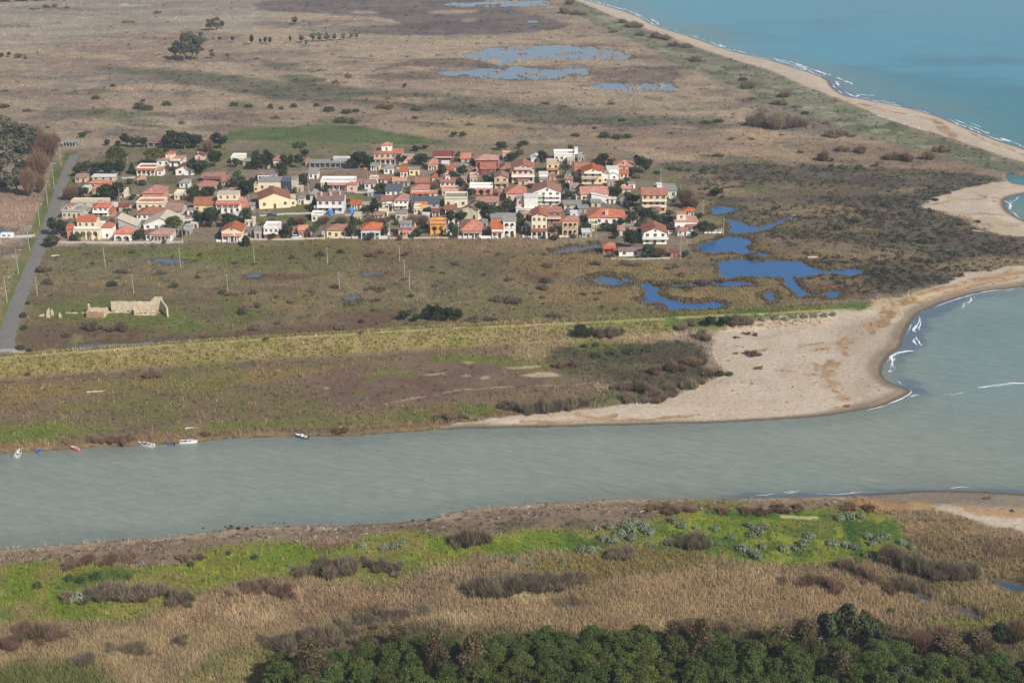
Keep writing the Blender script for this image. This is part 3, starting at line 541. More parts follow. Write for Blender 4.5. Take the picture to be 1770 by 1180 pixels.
# surf foam: lines of broken water
foam = np.zeros(len(wX)); SURF = []
for l, w, o, c in (([(1012, -2), (1062, 12), (1104, 25), (1130, 36), (1136, 42)], 1.6, .9, .7), ([(1195, 62), (1225, 74), (1261, 86), (1290, 94)], 1.4, .8, .55), ([(1327, 100), (1360, 106), (1388, 114), (1395, 118)], 2.0, .95, .8), ([(1372, 112), (1410, 122), (1430, 130)], 1.6, .9, .8),
    ([(1445, 134), (1462, 140), (1476, 147)], 1.8, 1., .9), ([(1452, 150), (1480, 152)], 1.0, .8, .8), ([(1478, 168), (1486, 163), (1500, 165), (1512, 165)], 1.8, .95, .85), ([(1462, 146), (1440, 140)], 1.2, .7, .7), ([(1488, 158), (1505, 163)], 3, .4, .6),
    ([(1650, 209), (1680, 220), (1715, 234), (1770, 254), (1800, 266)], 1.9, 1., .85), ([(1660, 216), (1720, 240), (1760, 252)], .8, .7, .6), ([(1738, 346), (1745, 352), (1742, 362), (1756, 374), (1772, 380)], .8, .8, .7), ([(1747, 350), (1760, 340)], .8, .6, .6),
    ([(1682, 512), (1674, 522), (1662, 530), (1655, 536)], .9, .9, .75), ([(1586, 548), (1588, 560), (1580, 570), (1588, 574)], .8, .9, .8), ([(1580, 583), (1582, 592), (1590, 600)], 1.0, 1., .95), ([(1580, 606), (1560, 608), (1540, 612), (1536, 620), (1542, 632), (1546, 638)], .9, .95, .85), ([(1534, 642), (1542, 641)], .8, .9, .9), ([(1536, 650), (1550, 658), (1566, 668)], .8, .9, .85),
    ([(1572, 686), (1590, 683)], .6, .8, .9), ([(1640, 683), (1664, 678)], .6, .85, .9), ([(1690, 672), (1720, 667), (1770, 664), (1850, 660)], .9, .95, .9), ([(1660, 690), (1700, 682)], .4, .3, .6), ([(1352, 851), (1376, 851)], .5, 1., .95), ([(1468, 851), (1480, 851)], .4, .9, .9), ([(1380, 857), (1440, 856), (1560, 846)], .4, .5, .5), ([(1640, 842), (1680, 843), (1740, 846)], .4, .6, .6), ([(1300, 857), (1340, 854)], .3, .5, .6)):
    SURF.append((l, w, o, c))
pe = sstep(1.3, .1, pd+.7*n3)*ispond*(1-far); wc = wl(wc, C(104, 98, 82, .8), pe*.75)
wc = wl(wc, np.array([.78, .8, .82]), foam)
wm, nt, b = newmat('water')
at = nd(nt, 'ShaderNodeAttribute', attribute_name='Col'); fo = nd(nt, 'ShaderNodeAttribute', attribute_name='Foam'); pdn = nd(nt, 'ShaderNodeAttribute', attribute_name='Calm')
geo = nd(nt, 'ShaderNodeNewGeometry')
mp = nd(nt, 'ShaderNodeMapping', vector_type='TEXTURE'); mp.inputs['Scale'].default_value = (3.2, 1.0, 1); mp.inputs['Rotation'].default_value = (0, 0, R(-26)); nt.links.new(geo.outputs['Position'], mp.inputs['Vector'])
nz = nd(nt, 'ShaderNodeTexNoise', Scale=.55, Detail=5.0, Roughness=.62, Distortion=.4); nt.links.new(mp.outputs['Vector'], nz.inputs['Vector'])
nz2 = nd(nt, 'ShaderNodeTexNoise', Scale=2.6, Detail=3.0, Roughness=.6); nt.links.new(mp.outputs['Vector'], nz2.inputs['Vector'])
ad = nd(nt, 'ShaderNodeMath', operation='MULTIPLY_ADD'); nt.links.new(nz2.outputs['Fac'], ad.inputs[0]); ad.inputs[1].default_value = .25; nt.links.new(nz.outputs['Fac'], ad.inputs[2])
sub = nd(nt, 'ShaderNodeMapRange'); sub.inputs['To Min'].default_value = .75; sub.inputs['To Max'].default_value = .05; nt.links.new(pdn.outputs['Fac'], sub.inputs['Value'])
bp = nd(nt, 'ShaderNodeBump', Distance=.5); nt.links.new(sub.outputs['Result'], bp.inputs['Strength']); nt.links.new(ad.outputs[0], bp.inputs['Height']); nt.links.new(bp.outputs['Normal'], b.inputs['Normal'])
nz3 = nd(nt, 'ShaderNodeTexNoise', Scale=.035, Detail=5.0, Roughness=.6, Distortion=.8); nt.links.new(mp.outputs['Vector'], nz3.inputs['Vector'])
nt.links.new(mulcol(nt, mulcol(nt, at.outputs['Color'], nz.outputs['Fac'], .86, 1.14), nz3.outputs['Fac'], .92, 1.08), b.inputs['Base Color'])
rr = nd(nt, 'ShaderNodeMapRange'); rr.inputs['To Min'].default_value = .12; rr.inputs['To Max'].default_value = .8; nt.links.new(fo.outputs['Fac'], rr.inputs['Value']); nt.links.new(rr.outputs['Result'], b.inputs['Roughness'])
b.inputs['IOR'].default_value = 1.33
water = mesh_np('water', np.stack([wX, wY, 0*wX], 1), 4, gridquads(len(wy), len(wx))[:, ::-1], wm, wc, smooth=True)
for nm, v in (('Foam', foam), ('Calm', ispond)):
    a = water.data.attributes.new(nm, 'FLOAT', 'POINT'); a.data.foreach_set('value', v.astype(np.float32))
water['kind'] = 'structure'; water['label'] = 'grey-green river running into the teal sea, with marsh ponds'
# ------------------------------------------------------------------ light
AZ, EL = R(42), R(38)       # to the right of straight behind the camera
sdir = Vector((math.sin(AZ)*math.cos(EL), -math.cos(AZ)*math.cos(EL), math.sin(EL)))
sl = bpy.data.lights.new('sun', 'SUN'); sl.energy = 4.5; sl.angle = R(.5); sl.color = (1, .965, .91)
so = bpy.data.objects.new('sun', sl); COL.objects.link(so); so.rotation_euler = (-sdir).to_track_quat('-Z', 'Y').to_euler()
w = bpy.data.worlds.new('World'); SC.world = w; w.use_nodes = True
bg = w.node_tree.nodes['Background']; sky = w.node_tree.nodes.new('ShaderNodeTexSky'); sky.sky_type = 'NISHITA'; sky.sun_disc = False
sky.sun_elevation = EL; sky.sun_rotation = math.pi-AZ; sky.altitude = 100; sky.dust_density = 1.5
w.node_tree.links.new(sky.outputs['Color'], bg.inputs['Color']); bg.inputs['Strength'].default_value = .09
vs = SC.view_settings; vs.view_transform = 'Standard'; vs.look = 'None'; vs.exposure = .07; vs.gamma = 1
SC.cycles.max_bounces = 6; SC.cycles.diffuse_bounces = 3; SC.cycles.glossy_bounces = 2; SC.cycles.transmission_bounces = 2; SC.cycles.volume_bounces = 0

# ------------------------------------------------------------------ the air
HAZE = 0.00011
hb = bpy.data.meshes.new('haze'); x0, x1, y0, y1, z0, z1 = -9500, 9500, -400, 12500, -4.0, 176.0
hb.from_pydata([(x0, y0, z0), (x1, y0, z0), (x1, y1, z0), (x0, y1, z0), (x0, y0, z1), (x1, y0, z1), (x1, y1, z1), (x0, y1, z1)], [], [(0, 3, 2, 1), (4, 5, 6, 7), (0, 1, 5, 4), (1, 2, 6, 5), (2, 3, 7, 6), (3, 0, 4, 7)])
hm_, hnt, hb_ = newmat('haze'); hnt.nodes.remove(hb_)
pv = hnt.nodes.new('ShaderNodeVolumePrincipled'); pv.inputs['Color'].default_value = (.80, .88, 1, 1); pv.inputs['Density'].default_value = HAZE; pv.inputs['Anisotropy'].default_value = .0
hnt.links.new(pv.outputs[0], hnt.nodes['Material Output'].inputs['Volume']); hb.materials.append(hm_)
ho = bpy.data.objects.new('haze', hb); COL.objects.link(ho); ho['kind'] = 'stuff'; ho['label'] = 'thin pale haze over the coastal plain'

def noise1(t, seed): return float(fbm(np.array([t]), np.array([seed*37.7]), 1., 3, 51)[0])
SV = []; SF = []
def ribbon(pts, w, cov, seed, wob=.5):
    """broken strands of foam along a line of world points"""
    Q = []
    for a, b in zip(pts[:-1], pts[1:]):
        n = max(1, int(math.hypot(b[0]-a[0], b[1]-a[1])/1.2)); Q += [(a[0]+(b[0]-a[0])*k/n, a[1]+(b[1]-a[1])*k/n) for k in range(n)]
    Q.append(pts[-1]); n = len(Q)
    if n < 3: return
    Qa = np.array(Q); d = np.gradient(Qa, axis=0); d = d/np.maximum(np.linalg.norm(d, axis=1, keepdims=True), 1e-6); nr = np.stack([-d[:, 1], d[:, 0]], 1)
    t = np.arange(n)*1.2
    gap = fbm(t, t*0+seed*41., 16., 3, 51); wn = fbm(t, t*0+seed*77., 5., 3, 52); of = fbm(t, t*0+seed*13., 9., 3, 53)*wob+fbm(t, t*0+seed*19., 3.5, 3, 54)*wob*.7
    thr = (1-2*cov)*.8; ww = w*np.clip((gap-thr)*2.2, 0, 1)*np.clip(.6+.8*wn, .08, 1.6); ww = np.where(np.minimum(np.arange(n), np.arange(n)[::-1]) < 3, ww*np.minimum(np.arange(n), np.arange(n)[::-1])/3., ww)
    C0 = Qa+nr*of[:, None]; i0 = len(SV)
    for k in range(n):
        h_ = max(ww[k], 0)*.5
        for s_ in (-1, -.35, .35, 1): SV.append((C0[k, 0]+nr[k, 0]*h_*s_, C0[k, 1]+nr[k, 1]*h_*s_, .05+.13*min(1, h_)*(1-s_*s_)))
    for k in range(n-1):
        if ww[k] > .03 and ww[k+1] > .03:
            for j in range(3): SF.append((i0+4*k+j, i0+4*k+j+1, i0+4*k+5+j, i0+4*k+4+j))
for q, (l, w, o_, c_) in enumerate(SURF):
    pw = [G(p[0], p[1], 0.) for p in smooth_pts(l, False, 2)]
    ribbon(pw, w*1.1, c_*.95, q+1., .8); ribbon([(p[0]+random.uniform(.6, 1.6), p[1]+random.uniform(.3, 1.2)) for p in pw], w*.5, c_*.7, q+60.)
sh = [G(p[0], p[1], 0.) for p in smooth_pts(SEA_SHORE[4:22], False, 2)]
for off, w, c_ in ((1.2, 1.1, .7), (4.5, 1.3, .42), (9, .8, .25)):
    Qs = []
    for k in range(len(sh)):
        a = sh[max(0, k-1)]; b = sh[min(len(sh)-1, k+1)]; d = Vector((b[0]-a[0], b[1]-a[1])).normalized(); Qs.append((sh[k][0]-d.y*off, sh[k][1]+d.x*off))
    ribbon(Qs, w, c_, off*3.3, .9)
sh = [G(p[0], p[1], 0.) for p in smooth_pts(SEA_SHORE[41:55], False, 2)]
for off, w, c_ in ((.5, .5, .6), (2.4, .5, .4)):
    Qs = []
    for k in range(len(sh)):
        a = sh[max(0, k-1)]; b = sh[min(len(sh)-1, k+1)]; d = Vector((b[0]-a[0], b[1]-a[1])).normalized(); Qs.append((sh[k][0]-d.y*off, sh[k][1]+d.x*off))
    ribbon(Qs, w, c_, off*5.1, .5)
fmm, fnt, fb = newmat('sea foam'); fb.inputs['Base Color'].default_value = (.74, .76, .77, 1); fb.inputs['Roughness'].default_value = .8
fo_ = mesh_np('surf_foam', np.array(SV), 4, np.array(SF), fmm, smooth=True); fo_['kind'] = 'stuff'; fo_['label'] = 'broken white surf along the beach and the spit'
# ------------------------------------------------------------------ plants
def unit(v): return v/np.maximum(np.linalg.norm(v, axis=-1, keepdims=True), 1e-9)
def rnd_dirs(n): return unit(RNG.normal(size=(n, 3)))
def leaf_quads(Pn, size, out=None, bias=1.0, aspect=1.6):
    n = len(Pn); size = np.broadcast_to(np.asarray(size, float), (n,))[:, None]
    nrm = rnd_dirs(n) if out is None else unit(out*bias+rnd_dirs(n))
    t = unit(np.cross(nrm, rnd_dirs(n))); b = np.cross(nrm, t)
    a = size*.5*aspect**.5; c = size*.5/aspect**.5
    V = np.stack([Pn-t*a, Pn-b*c+t*a*.1, Pn+t*a, Pn+b*c+t*a*.1], 1).reshape(-1, 3)
    return V, np.arange(4*n).reshape(n, 4)
def puff(n, c, r, squash=.8, shell=.55):
    d = rnd_dirs(n); k = shell+(1-shell)*RNG.random((n, 1))
    return np.array(c)+d*k*r*np.array([1, 1, squash]), d
def twigs(n, base_r, rx, rz, w, spread=1.0, zmin=.25):
    """thin upright slivers fanning out from the base: 3-vertex faces"""
    th = RNG.random(n)*2*np.pi; rr = np.sqrt(RNG.random(n))
    tipr = rr*rx; tip = np.stack([np.cos(th)*tipr, np.sin(th)*tipr, rz*(zmin+(1-zmin)*np.sqrt(np.clip(1-rr**2*.85, 0, 1))*(.65+.35*RNG.random(n)))], 1)
    st = tip*np.array([.55, .55, .45])*(.35+.9*RNG.random((n, 1))) + RNG.normal(size=(n, 3))*np.array([rx, rx, rz])*.06
    tip = tip+RNG.normal(size=(n, 3))*np.array([rx, rx, rz])*.05
    st[:, 2] = np.maximum(st[:, 2], 0)
    d = unit(tip-st); s = unit(np.cross(d, rnd_dirs(n)))*w*(.6+.8*RNG.random((n, 1)))
    V = np.stack([st-s, st+s, tip], 1).reshape(-1, 3)
    return V, np.arange(3*n).reshape(n, 3)
def tube_mesh(paths, sides=6):
    """paths: list of [(point, radius)...]"""
    V = []; Fc = []
    for path in paths:
        P0 = [np.array(p, float) for p, _ in path]
        ring0 = None
        for k, (p, r) in enumerate(path):
            p = np.array(p, float)
            d = unit((P0[min(k+1, len(P0)-1)]-P0[max(k-1, 0)])[None])[0]
            u = unit(np.cross(d, [.31, .2, .93] if abs(d[2]) < .95 else [1, 0, 0])[None])[0]; v = np.cross(d, u)
            i0 = len(V)
            for q in range(sides):
                a = 2*math.pi*q/sides; V.append(p+(u*math.cos(a)+v*math.sin(a))*r)
            if ring0 is not None:
                for q in range(sides): Fc.append((ring0+q, ring0+(q+1) % sides, i0+(q+1) % sides, i0+q))
            ring0 = i0
    return np.array(V), np.array(Fc)
def veg_mat(name, rgb, lo=.7, hi=1.3, rough=.85, k=1.0, hue=.03, tint=None, trans=0):
    m, nt, b = newmat(name)
    oi = nd(nt, 'ShaderNodeObjectInfo'); geo = nd(nt, 'ShaderNodeNewGeometry')
    rgbn = nd(nt, 'ShaderNodeRGB'); rgbn.outputs[0].default_value = (*C(*rgb, k), 1)
    col = rgbn.outputs[0]
    if tint:
        t2 = nd(nt, 'ShaderNodeRGB'); t2.outputs[0].default_value = (*C(*tint, k), 1)
        n0 = nd(nt, 'ShaderNodeTexNoise', Scale=.55, Detail=3.0); nt.links.new(geo.outputs['Position'], n0.inputs['Vector'])
        mr = nd(nt, 'ShaderNodeMapRange'); mr.inputs['From Min'].default_value = .4; mr.inputs['From Max'].default_value = .62; nt.links.new(n0.outputs['Fac'], mr.inputs['Value'])
        mx = nd(nt, 'ShaderNodeMix', data_type='RGBA'); nt.links.new(mr.outputs['Result'], mx.inputs['Factor']); nt.links.new(col, mx.inputs['A']); nt.links.new(t2.outputs[0], mx.inputs['B']); col = mx.outputs['Result']
    hs = nd(nt, 'ShaderNodeHueSaturation'); nt.links.new(col, hs.inputs['Color'])
    mh = nd(nt, 'ShaderNodeMapRange'); mh.inputs['To Min'].default_value = .5-hue; mh.inputs['To Max'].default_value = .5+hue; nt.links.new(oi.outputs['Random'], mh.inputs['Value']); nt.links.new(mh.outputs['Result'], hs.inputs['Hue'])
    mul = nd(nt, 'ShaderNodeMath', operation='MULTIPLY'); nt.links.new(oi.outputs['Random'], mul.inputs[0]); mul.inputs[1].default_value = 7.13
    fr = nd(nt, 'ShaderNodeMath', operation='FRACT'); nt.links.new(mul.outputs[0], fr.inputs[0])
    mv = nd(nt, 'ShaderNodeMapRange'); mv.inputs['To Min'].default_value = .78; mv.inputs['To Max'].default_value = 1.22; nt.links.new(fr.outputs[0], mv.inputs['Value']); nt.links.new(mv.outputs['Result'], hs.inputs['Value'])
    rnd = nd(nt, 'ShaderNodeMapRange'); rnd.inputs['To Min'].default_value = lo; rnd.inputs['To Max'].default_value = hi; nt.links.new(geo.outputs['Random Per Island'], rnd.inputs['Value'])
    mm = nd(nt, 'ShaderNodeMix', data_type='RGBA', blend_type='MULTIPLY'); mm.inputs['Factor'].default_value = 1; nt.links.new(hs.outputs['Color'], mm.inputs['A']); nt.links.new(rnd.outputs['Result'], mm.inputs['B'])
    nt.links.new(mm.outputs['Result'], b.inputs['Base Color']); b.inputs['Roughness'].default_value = rough; b.inputs['Specular IOR Level'].default_value = .2
    if trans:
        tr = nd(nt, 'ShaderNodeBsdfTranslucent'); nt.links.new(mm.outputs['Result'], tr.inputs['Color'])
        ms = nd(nt, 'ShaderNodeMixShader'); ms.inputs[0].default_value = trans; nt.links.new(b.outputs[0], ms.inputs[1]); nt.links.new(tr.outputs[0], ms.inputs[2])
        nt.links.new(ms.outputs[0], nt.nodes['Material Output'].inputs['Surface'])
    return m
VM = {
 'pine': veg_mat('pine needles', (78, 92, 44), .75, 1.25, tint=(98, 106, 54), trans=.22),
 'brownpine': veg_mat('fading olive foliage', (118, 100, 74), .7, 1.3, tint=(94, 88, 60), trans=.2, hue=.008),
 'ever': veg_mat('evergreen leaves', (46, 58, 38), .7, 1.3, tint=(60, 70, 44), trans=.15),
 'euca': veg_mat('eucalyptus leaves', (116, 116, 94), .7, 1.3, tint=(96, 98, 78), trans=.25),
 'silver': veg_mat('silver grey leaves', (142, 148, 120), .8, 1.2, tint=(132, 142, 116), trans=.2),
 'tam': veg_mat('bare tamarisk twigs', (152, 135, 112), .65, 1.35, tint=(128, 116, 98), trans=.3, hue=.015),
 'bare': veg_mat('bare brown twigs', (154, 126, 102), .65, 1.35, tint=(132, 112, 92), trans=.3, hue=.015),
 'hedge': veg_mat('hedge leaves', (76, 92, 52), .7, 1.3, trans=.15),
 'olive': veg_mat('dark green shrub leaves', (66, 74, 48), .7, 1.3, tint=(82, 86, 58), trans=.15),
 'palm': veg_mat('palm fronds', (84, 92, 60), .75, 1.25, trans=.2),
 'bark': veg_mat('grey brown bark', (112, 96, 80), .9, 1.1),
}
def mk(name, V, Fc, mat): return mesh_np(name, V, Fc.shape[1], Fc, mat, link=False)
def cat(*parts):
    V = []; Fs = []; o = 0
    for v, f in parts: V.append(v); Fs.append(f+o); o += len(v)
    return np.concatenate(V), np.concatenate(Fs)
PROTO = {}
def trunk_paths(hh, r, spread, nl, z0=.45):
    T = [[((0, 0, -.3), r*1.25), ((.04*hh, 0, hh*.3), r), ((.02*hh, .03*hh, hh*.62), r*.7), ((0, .02*hh, hh*.85), r*.3)]]
    for k in range(nl):
        a = 2*math.pi*(k+random.random()*.5)/nl; z = hh*(z0+.25*random.random())
        T.append([((.03*hh, .01*hh, z), r*.5), ((math.cos(a)*spread*.5, math.sin(a)*spread*.5, z+hh*.12), r*.32), ((math.cos(a)*spread*.85, math.sin(a)*spread*.85, z+hh*.2), r*.12)])
    return tube_mesh(T)
def tree_proto(kind, k):
    """unit: metres at nominal size. returns dict of part meshes and (height, width)"""
    if kind == 'pine':
        hh = 8.; Pn = []; Dn = []; Sz = []
        nl = 30; asym = random.uniform(.8, 1.2)
        for q in range(nl):
            a = q*2.4+random.random(); t = (q+.5)/nl; rr = 3.0*math.sqrt(t)*random.uniform(.85, 1.15); z = 4.9+2.3*math.sqrt(max(0, 1-t*.98))+random.uniform(-.5, .5)
            r = random.uniform(.5, 1.15); n = int(150*r*r+60)
            p, d = puff(n, (math.cos(a)*rr*asym, math.sin(a)*rr, z-0.6*(rr > 2.2)), r, .8, .35); Pn.append(p+RNG.normal(size=p.shape)*.12); Dn.append(d+np.array([0, 0, .35])); Sz.append(RNG.uniform(.18, .36, n))
        for q in range(9):
            a = q*.7; p, d = puff(50, (math.cos(a)*2.5, math.sin(a)*2.5, random.uniform(2.8, 4.4)), 1.1, .8); Pn.append(p); Dn.append(d); Sz.append(RNG.uniform(.25, .5, 50))
        V, Fc = leaf_quads(np.concatenate(Pn), np.concatenate(Sz), np.concatenate(Dn), .9, 1.7)
        return {'crown': mk('crown', V, Fc, VM[kind]), 'trunk': mk('trunk', *trunk_paths(6.6, .2, 2.6, 6), VM['bark'])}, hh, 7.4
    if kind == 'brownpine':
        hh = 9.; Pn = []; Dn = []
        for q in range(26):
            a = q*2.4+random.random(); z = random.uniform(2.2, 8.6); rr = random.uniform(.3, 2.3)*math.sin(min(1, (z+.6)/9.4)*math.pi)**.6
            p, d = puff(95, (math.cos(a)*rr, math.sin(a)*rr, z), random.uniform(.55, 1.05), 1.2, .2); Pn.append(p+RNG.normal(size=p.shape)*.15); Dn.append(d)
        V, Fc = leaf_quads(np.concatenate(Pn), RNG.uniform(.16, .38, sum(map(len, Pn))), np.concatenate(Dn), .6, 1.8)
        V2, F2 = twigs(500, 1, 2.3, 8.6, .05, zmin=.3)
        Vt = np.concatenate([V, V2]); Ft = [tuple(f) for f in Fc]+[tuple(f+len(V)) for f in F2]
        me = bpy.data.meshes.new('crown'); me.from_pydata(Vt.tolist(), [], [tuple(int(i) for i in f) for f in Ft]); me.materials.append(VM[kind])
        return {'crown': me, 'trunk': mk('trunk', *trunk_paths(7.2, .2, 1.8, 7, .2), VM['bark'])}, hh, 5.6
    if kind == 'stone':
        hh = 9.; Pn = []; Dn = []
        for q in range(14):
            a = q*2.4; rr = 2.6*math.sqrt((q+.5)/14); p, d = puff(80, (math.cos(a)*rr, math.sin(a)*rr, 7.6+.7*(1-rr/2.6)), .95, .7); Pn.append(p); Dn.append(d+np.array([0, 0, .4]))
        V, Fc = leaf_quads(np.concatenate(Pn), RNG.uniform(.4, .7, sum(map(len, Pn))), np.concatenate(Dn), 1.2)
        return {'crown': mk('crown', V, Fc, VM['olive']), 'trunk': mk('trunk', *trunk_paths(8., .2, 2.2, 6, .72), VM['bark'])}, hh, 7.0
    if kind in ('round', 'bigever', 'olive'):
        hh = 6.; Pn = []; Dn = []
        for q in range(15):
            d0 = rnd_dirs(1)[0]; d0[2] = d0[2]*.9+.05; c = np.array([0, 0, 3.5])+d0*np.array([1.6, 1.6, 1.55])*random.uniform(.75, 1.05); c[2] = max(c[2], 1.5)
            p, d = puff(110, c, random.uniform(.6, 1.2), .9, .3); Pn.append(p+RNG.normal(size=p.shape)*.15); Dn.append(d+d0*.4)
        V, Fc = leaf_quads(np.concatenate(Pn), RNG.uniform(.28, .6, sum(map(len, Pn))), np.concatenate(Dn), 1.0)
        return {'crown': mk('crown', V, Fc, VM['olive' if kind == 'olive' else 'ever']), 'trunk': mk('trunk', *trunk_paths(4.6, .17, 1.6, 5, .35), VM['bark'])}, hh, 5.2
    if kind == 'cypress':
        n = 620; z = RNG.random(n)**.8*7.5+.5; rr = .95*np.sin(np.clip((8.1-z)/8, 0, 1)*np.pi*.62+.1)*(.75+.3*RNG.random(n)); a = RNG.random(n)*2*np.pi
        p = np.stack([np.cos(a)*rr, np.sin(a)*rr, z], 1); d = np.stack([np.cos(a), np.sin(a), 0*a+.3], 1)
        V, Fc = leaf_quads(p, RNG.uniform(.4, .65, n), d, 1.4, 1.8)
        return {'crown': mk('crown', V, Fc, VM['ever']), 'trunk': mk('trunk', *tube_mesh([[((0, 0, -.2), .16), ((0, 0, 3), .12), ((0, 0, 7), .04)]]), VM['bark'])}, 8., 2.1
    if kind == 'euca':
        hh = 14.; Pn = []; Dn = []
        for q in range(20):
            a = q*2.4; rr = random.uniform(.6, 3.6); z = random.uniform(4.5, 12.6); rr *= .55+.6*math.sin(min(1, (z-3)/11)*math.pi)
            p, d = puff(95, (math.cos(a)*rr, math.sin(a)*rr, z), random.uniform(1.0, 1.7), 1.05, .4); Pn.append(p); Dn.append(d)
        V, Fc = leaf_quads(np.concatenate(Pn), RNG.uniform(.5, .9, sum(map(len, Pn))), np.concatenate(Dn), .8)
        return {'crown': mk('crown', V, Fc, VM['euca']), 'trunk': mk('trunk', *trunk_paths(11.5, .32, 3.2, 8, .25), VM['bark'])}, hh, 9.0
    if kind == 'bare':
        V, Fc = twigs(1000, 1, 2.8, 7.5, .05, zmin=.3); V[:, 2] += .6
        V2, F2 = twigs(420, 1, 2.2, 6.5, .09, zmin=.4); V2[:, 2] += .3
        return {'crown': mk('crown', *cat((V, Fc), (V2, F2)), VM['bare']), 'trunk': mk('trunk', *trunk_paths(6.0, .2, 2.3, 8, .2), VM['bark'])}, 7.8, 5.6
    if kind == 'palm':
        Vs = []; Fs = []; o = 0
        for q in range(34):
            a = q*2.4+random.random()*.3; up = 1.15-1.5*(q/34.); L0 = random.uniform(2.0, 2.6)
            prev = None
            for s in range(6):
                t = s/5.; x = L0*t*math.cos(up*.9); z = L0*t*math.sin(up*.9)-1.15*t*t
                wdt = .34*math.sin(min(1, t*1.1+.12)*math.pi)+.03
                ca, sa = math.cos(a), math.sin(a)
                Vs += [(x*ca-wdt*sa, x*sa+wdt*ca, z+4.4-.12), (x*ca, x*sa, z+4.4+.08), (x*ca+wdt*sa, x*sa-wdt*ca, z+4.4-.12)]
                if s: Fs += [(o-3, o-2, o+1, o), (o-2, o-1, o+2, o+1)]
                o += 3
        return {'crown': mk('crown', np.array(Vs), np.array(Fs), VM['palm']), 'trunk': mk('trunk', *tube_mesh([[((0, 0, -.2), .32), ((.05, 0, 1.5), .25), ((0, .05, 3.2), .24), ((0, 0, 4.5), .3)]], 8), VM['bark'])}, 6., 4.6
    if kind == 'araucaria':
        V, Fc = [], []
        Pn = []; Dn = []
        for q in range(9):
            z = 1.5+q*.95; rr = 2.3*(1-q/10.)+.25
            for a in np.linspace(0, 2*np.pi, 7)[:-1]+q*.5:
                for t in np.linspace(.2, 1, 7): Pn.append((math.cos(a)*rr*t, math.sin(a)*rr*t, z-.25*t)); Dn.append((0, 0, 1))
        V, Fc = leaf_quads(np.array(Pn)+RNG.normal(size=(len(Pn), 3))*.12, .6, np.array(Dn, float), 1.)
        return {'crown': mk('crown', V, Fc, VM['ever']), 'trunk': mk('trunk', *tube_mesh([[((0, 0, -.2), .2), ((0, 0, 5), .12), ((0, 0, 10), .03)]]), VM['bark'])}, 10., 5.
    if kind in ('tam', 'tambrown'):
        prt = []
        for q in range(7):
            a_ = q*2.4+random.random(); rr = random.uniform(.2, 1.9)*(q > 0); r_ = random.uniform(.8, 1.5); hq = random.uniform(1.2, 2.5)*(1-.2*(rr > 1.3))
            v, f = twigs(int(150*r_), 1, r_, hq, .03, zmin=.3); v[:, 0] += math.cos(a_)*rr; v[:, 1] += math.sin(a_)*rr; prt.append((v, f))
            v, f = twigs(int(55*r_), 1, r_*.95, hq*.85, .06, zmin=.3); v[:, 0] += math.cos(a_)*rr; v[:, 1] += math.sin(a_)*rr; prt.append((v, f))
        V, Fc = cat(*prt); V2, F2 = V[:0], Fc[:0]
        return {'twigs': mk('twigs', *(V, Fc), VM['tam' if kind == 'tam' else 'bare'])}, 2.5, 5.0
    if kind in ('silver', 'bush', 'gbush'):
        Pn = []; Dn = []
        for q in range(9):
            a = q*2.4; rr = 1.25*math.sqrt((q+.3)/9); p, d = puff(46, (math.cos(a)*rr, math.sin(a)*rr, .75*(1-.35*rr)), .62, .85, .7); p[:, 2] = np.maximum(p[:, 2], .03); Pn.append(p); Dn.append(d+np.array([0, 0, .5]))
        V, Fc = leaf_quads(np.concatenate(Pn), RNG.uniform(.22, .4, sum(map(len, Pn))), np.concatenate(Dn), 1.2)
        return {'foliage': mk('foliage', V, Fc, VM[{'silver': 'silver', 'bush': 'olive', 'gbush': 'hedge'}[kind]])}, 1.45, 3.5
NPROTO = {'pine': 5, 'brownpine': 3, 'stone': 2, 'round': 4, 'olive': 3, 'cypress': 2, 'euca': 3, 'bare': 3, 'palm': 2, 'araucaria': 1, 'tam': 5, 'tambrown': 4, 'silver': 3, 'bush': 3, 'gbush': 2}
KIND_NAME = {'pine': 'pine_tree', 'brownpine': 'poplar_tree', 'stone': 'umbrella_pine', 'round': 'evergreen_tree', 'olive': 'garden_tree', 'cypress': 'cypress_tree', 'euca': 'eucalyptus_tree', 'bare': 'bare_tree', 'palm': 'palm_tree', 'araucaria': 'conifer_tree', 'tam': 'tamarisk_bush', 'tambrown': 'twiggy_bush', 'silver': 'silver_shrub', 'bush': 'dark_shrub', 'gbush': 'green_shrub'}
KIND_CAT = {'tam': 'bush', 'tambrown': 'bush', 'silver': 'shrub', 'bush': 'shrub', 'gbush': 'shrub'}
for k, n in NPROTO.items(): PROTO[k] = [tree_proto(k, i) for i in range(n)]
def plant(kind, x, y, z, height=None, width=None, label=None, group=None, idx=None, rz=None):
    parts, ph, pw = PROTO[kind][random.randrange(NPROTO[kind]) if idx is None else idx % NPROTO[kind]]
    sz = (height or ph)/ph; sw = (width or pw*sz)/pw
    nm = KIND_NAME[kind]
    if len(parts) == 1:
        o = bpy.data.objects.new(nm, list(parts.values())[0]); COL.objects.link(o)
    else:
        o = bpy.data.objects.new(nm, None); COL.objects.link(o); o.empty_display_size = .5
        for pn, me in parts.items():
            c = bpy.data.objects.new(pn, me); COL.objects.link(c); c.parent = o
    o.location = (x, y, z-.03); o.scale = (sw*random.uniform(.94, 1.06), sw*random.uniform(.94, 1.06), sz); o.rotation_euler.z = random.uniform(0, 6.28) if rz is None else rz
    o['category'] = KIND_CAT.get(kind, 'tree')
    if label: o['label'] = label
    if group: o['group'] = group
    return o
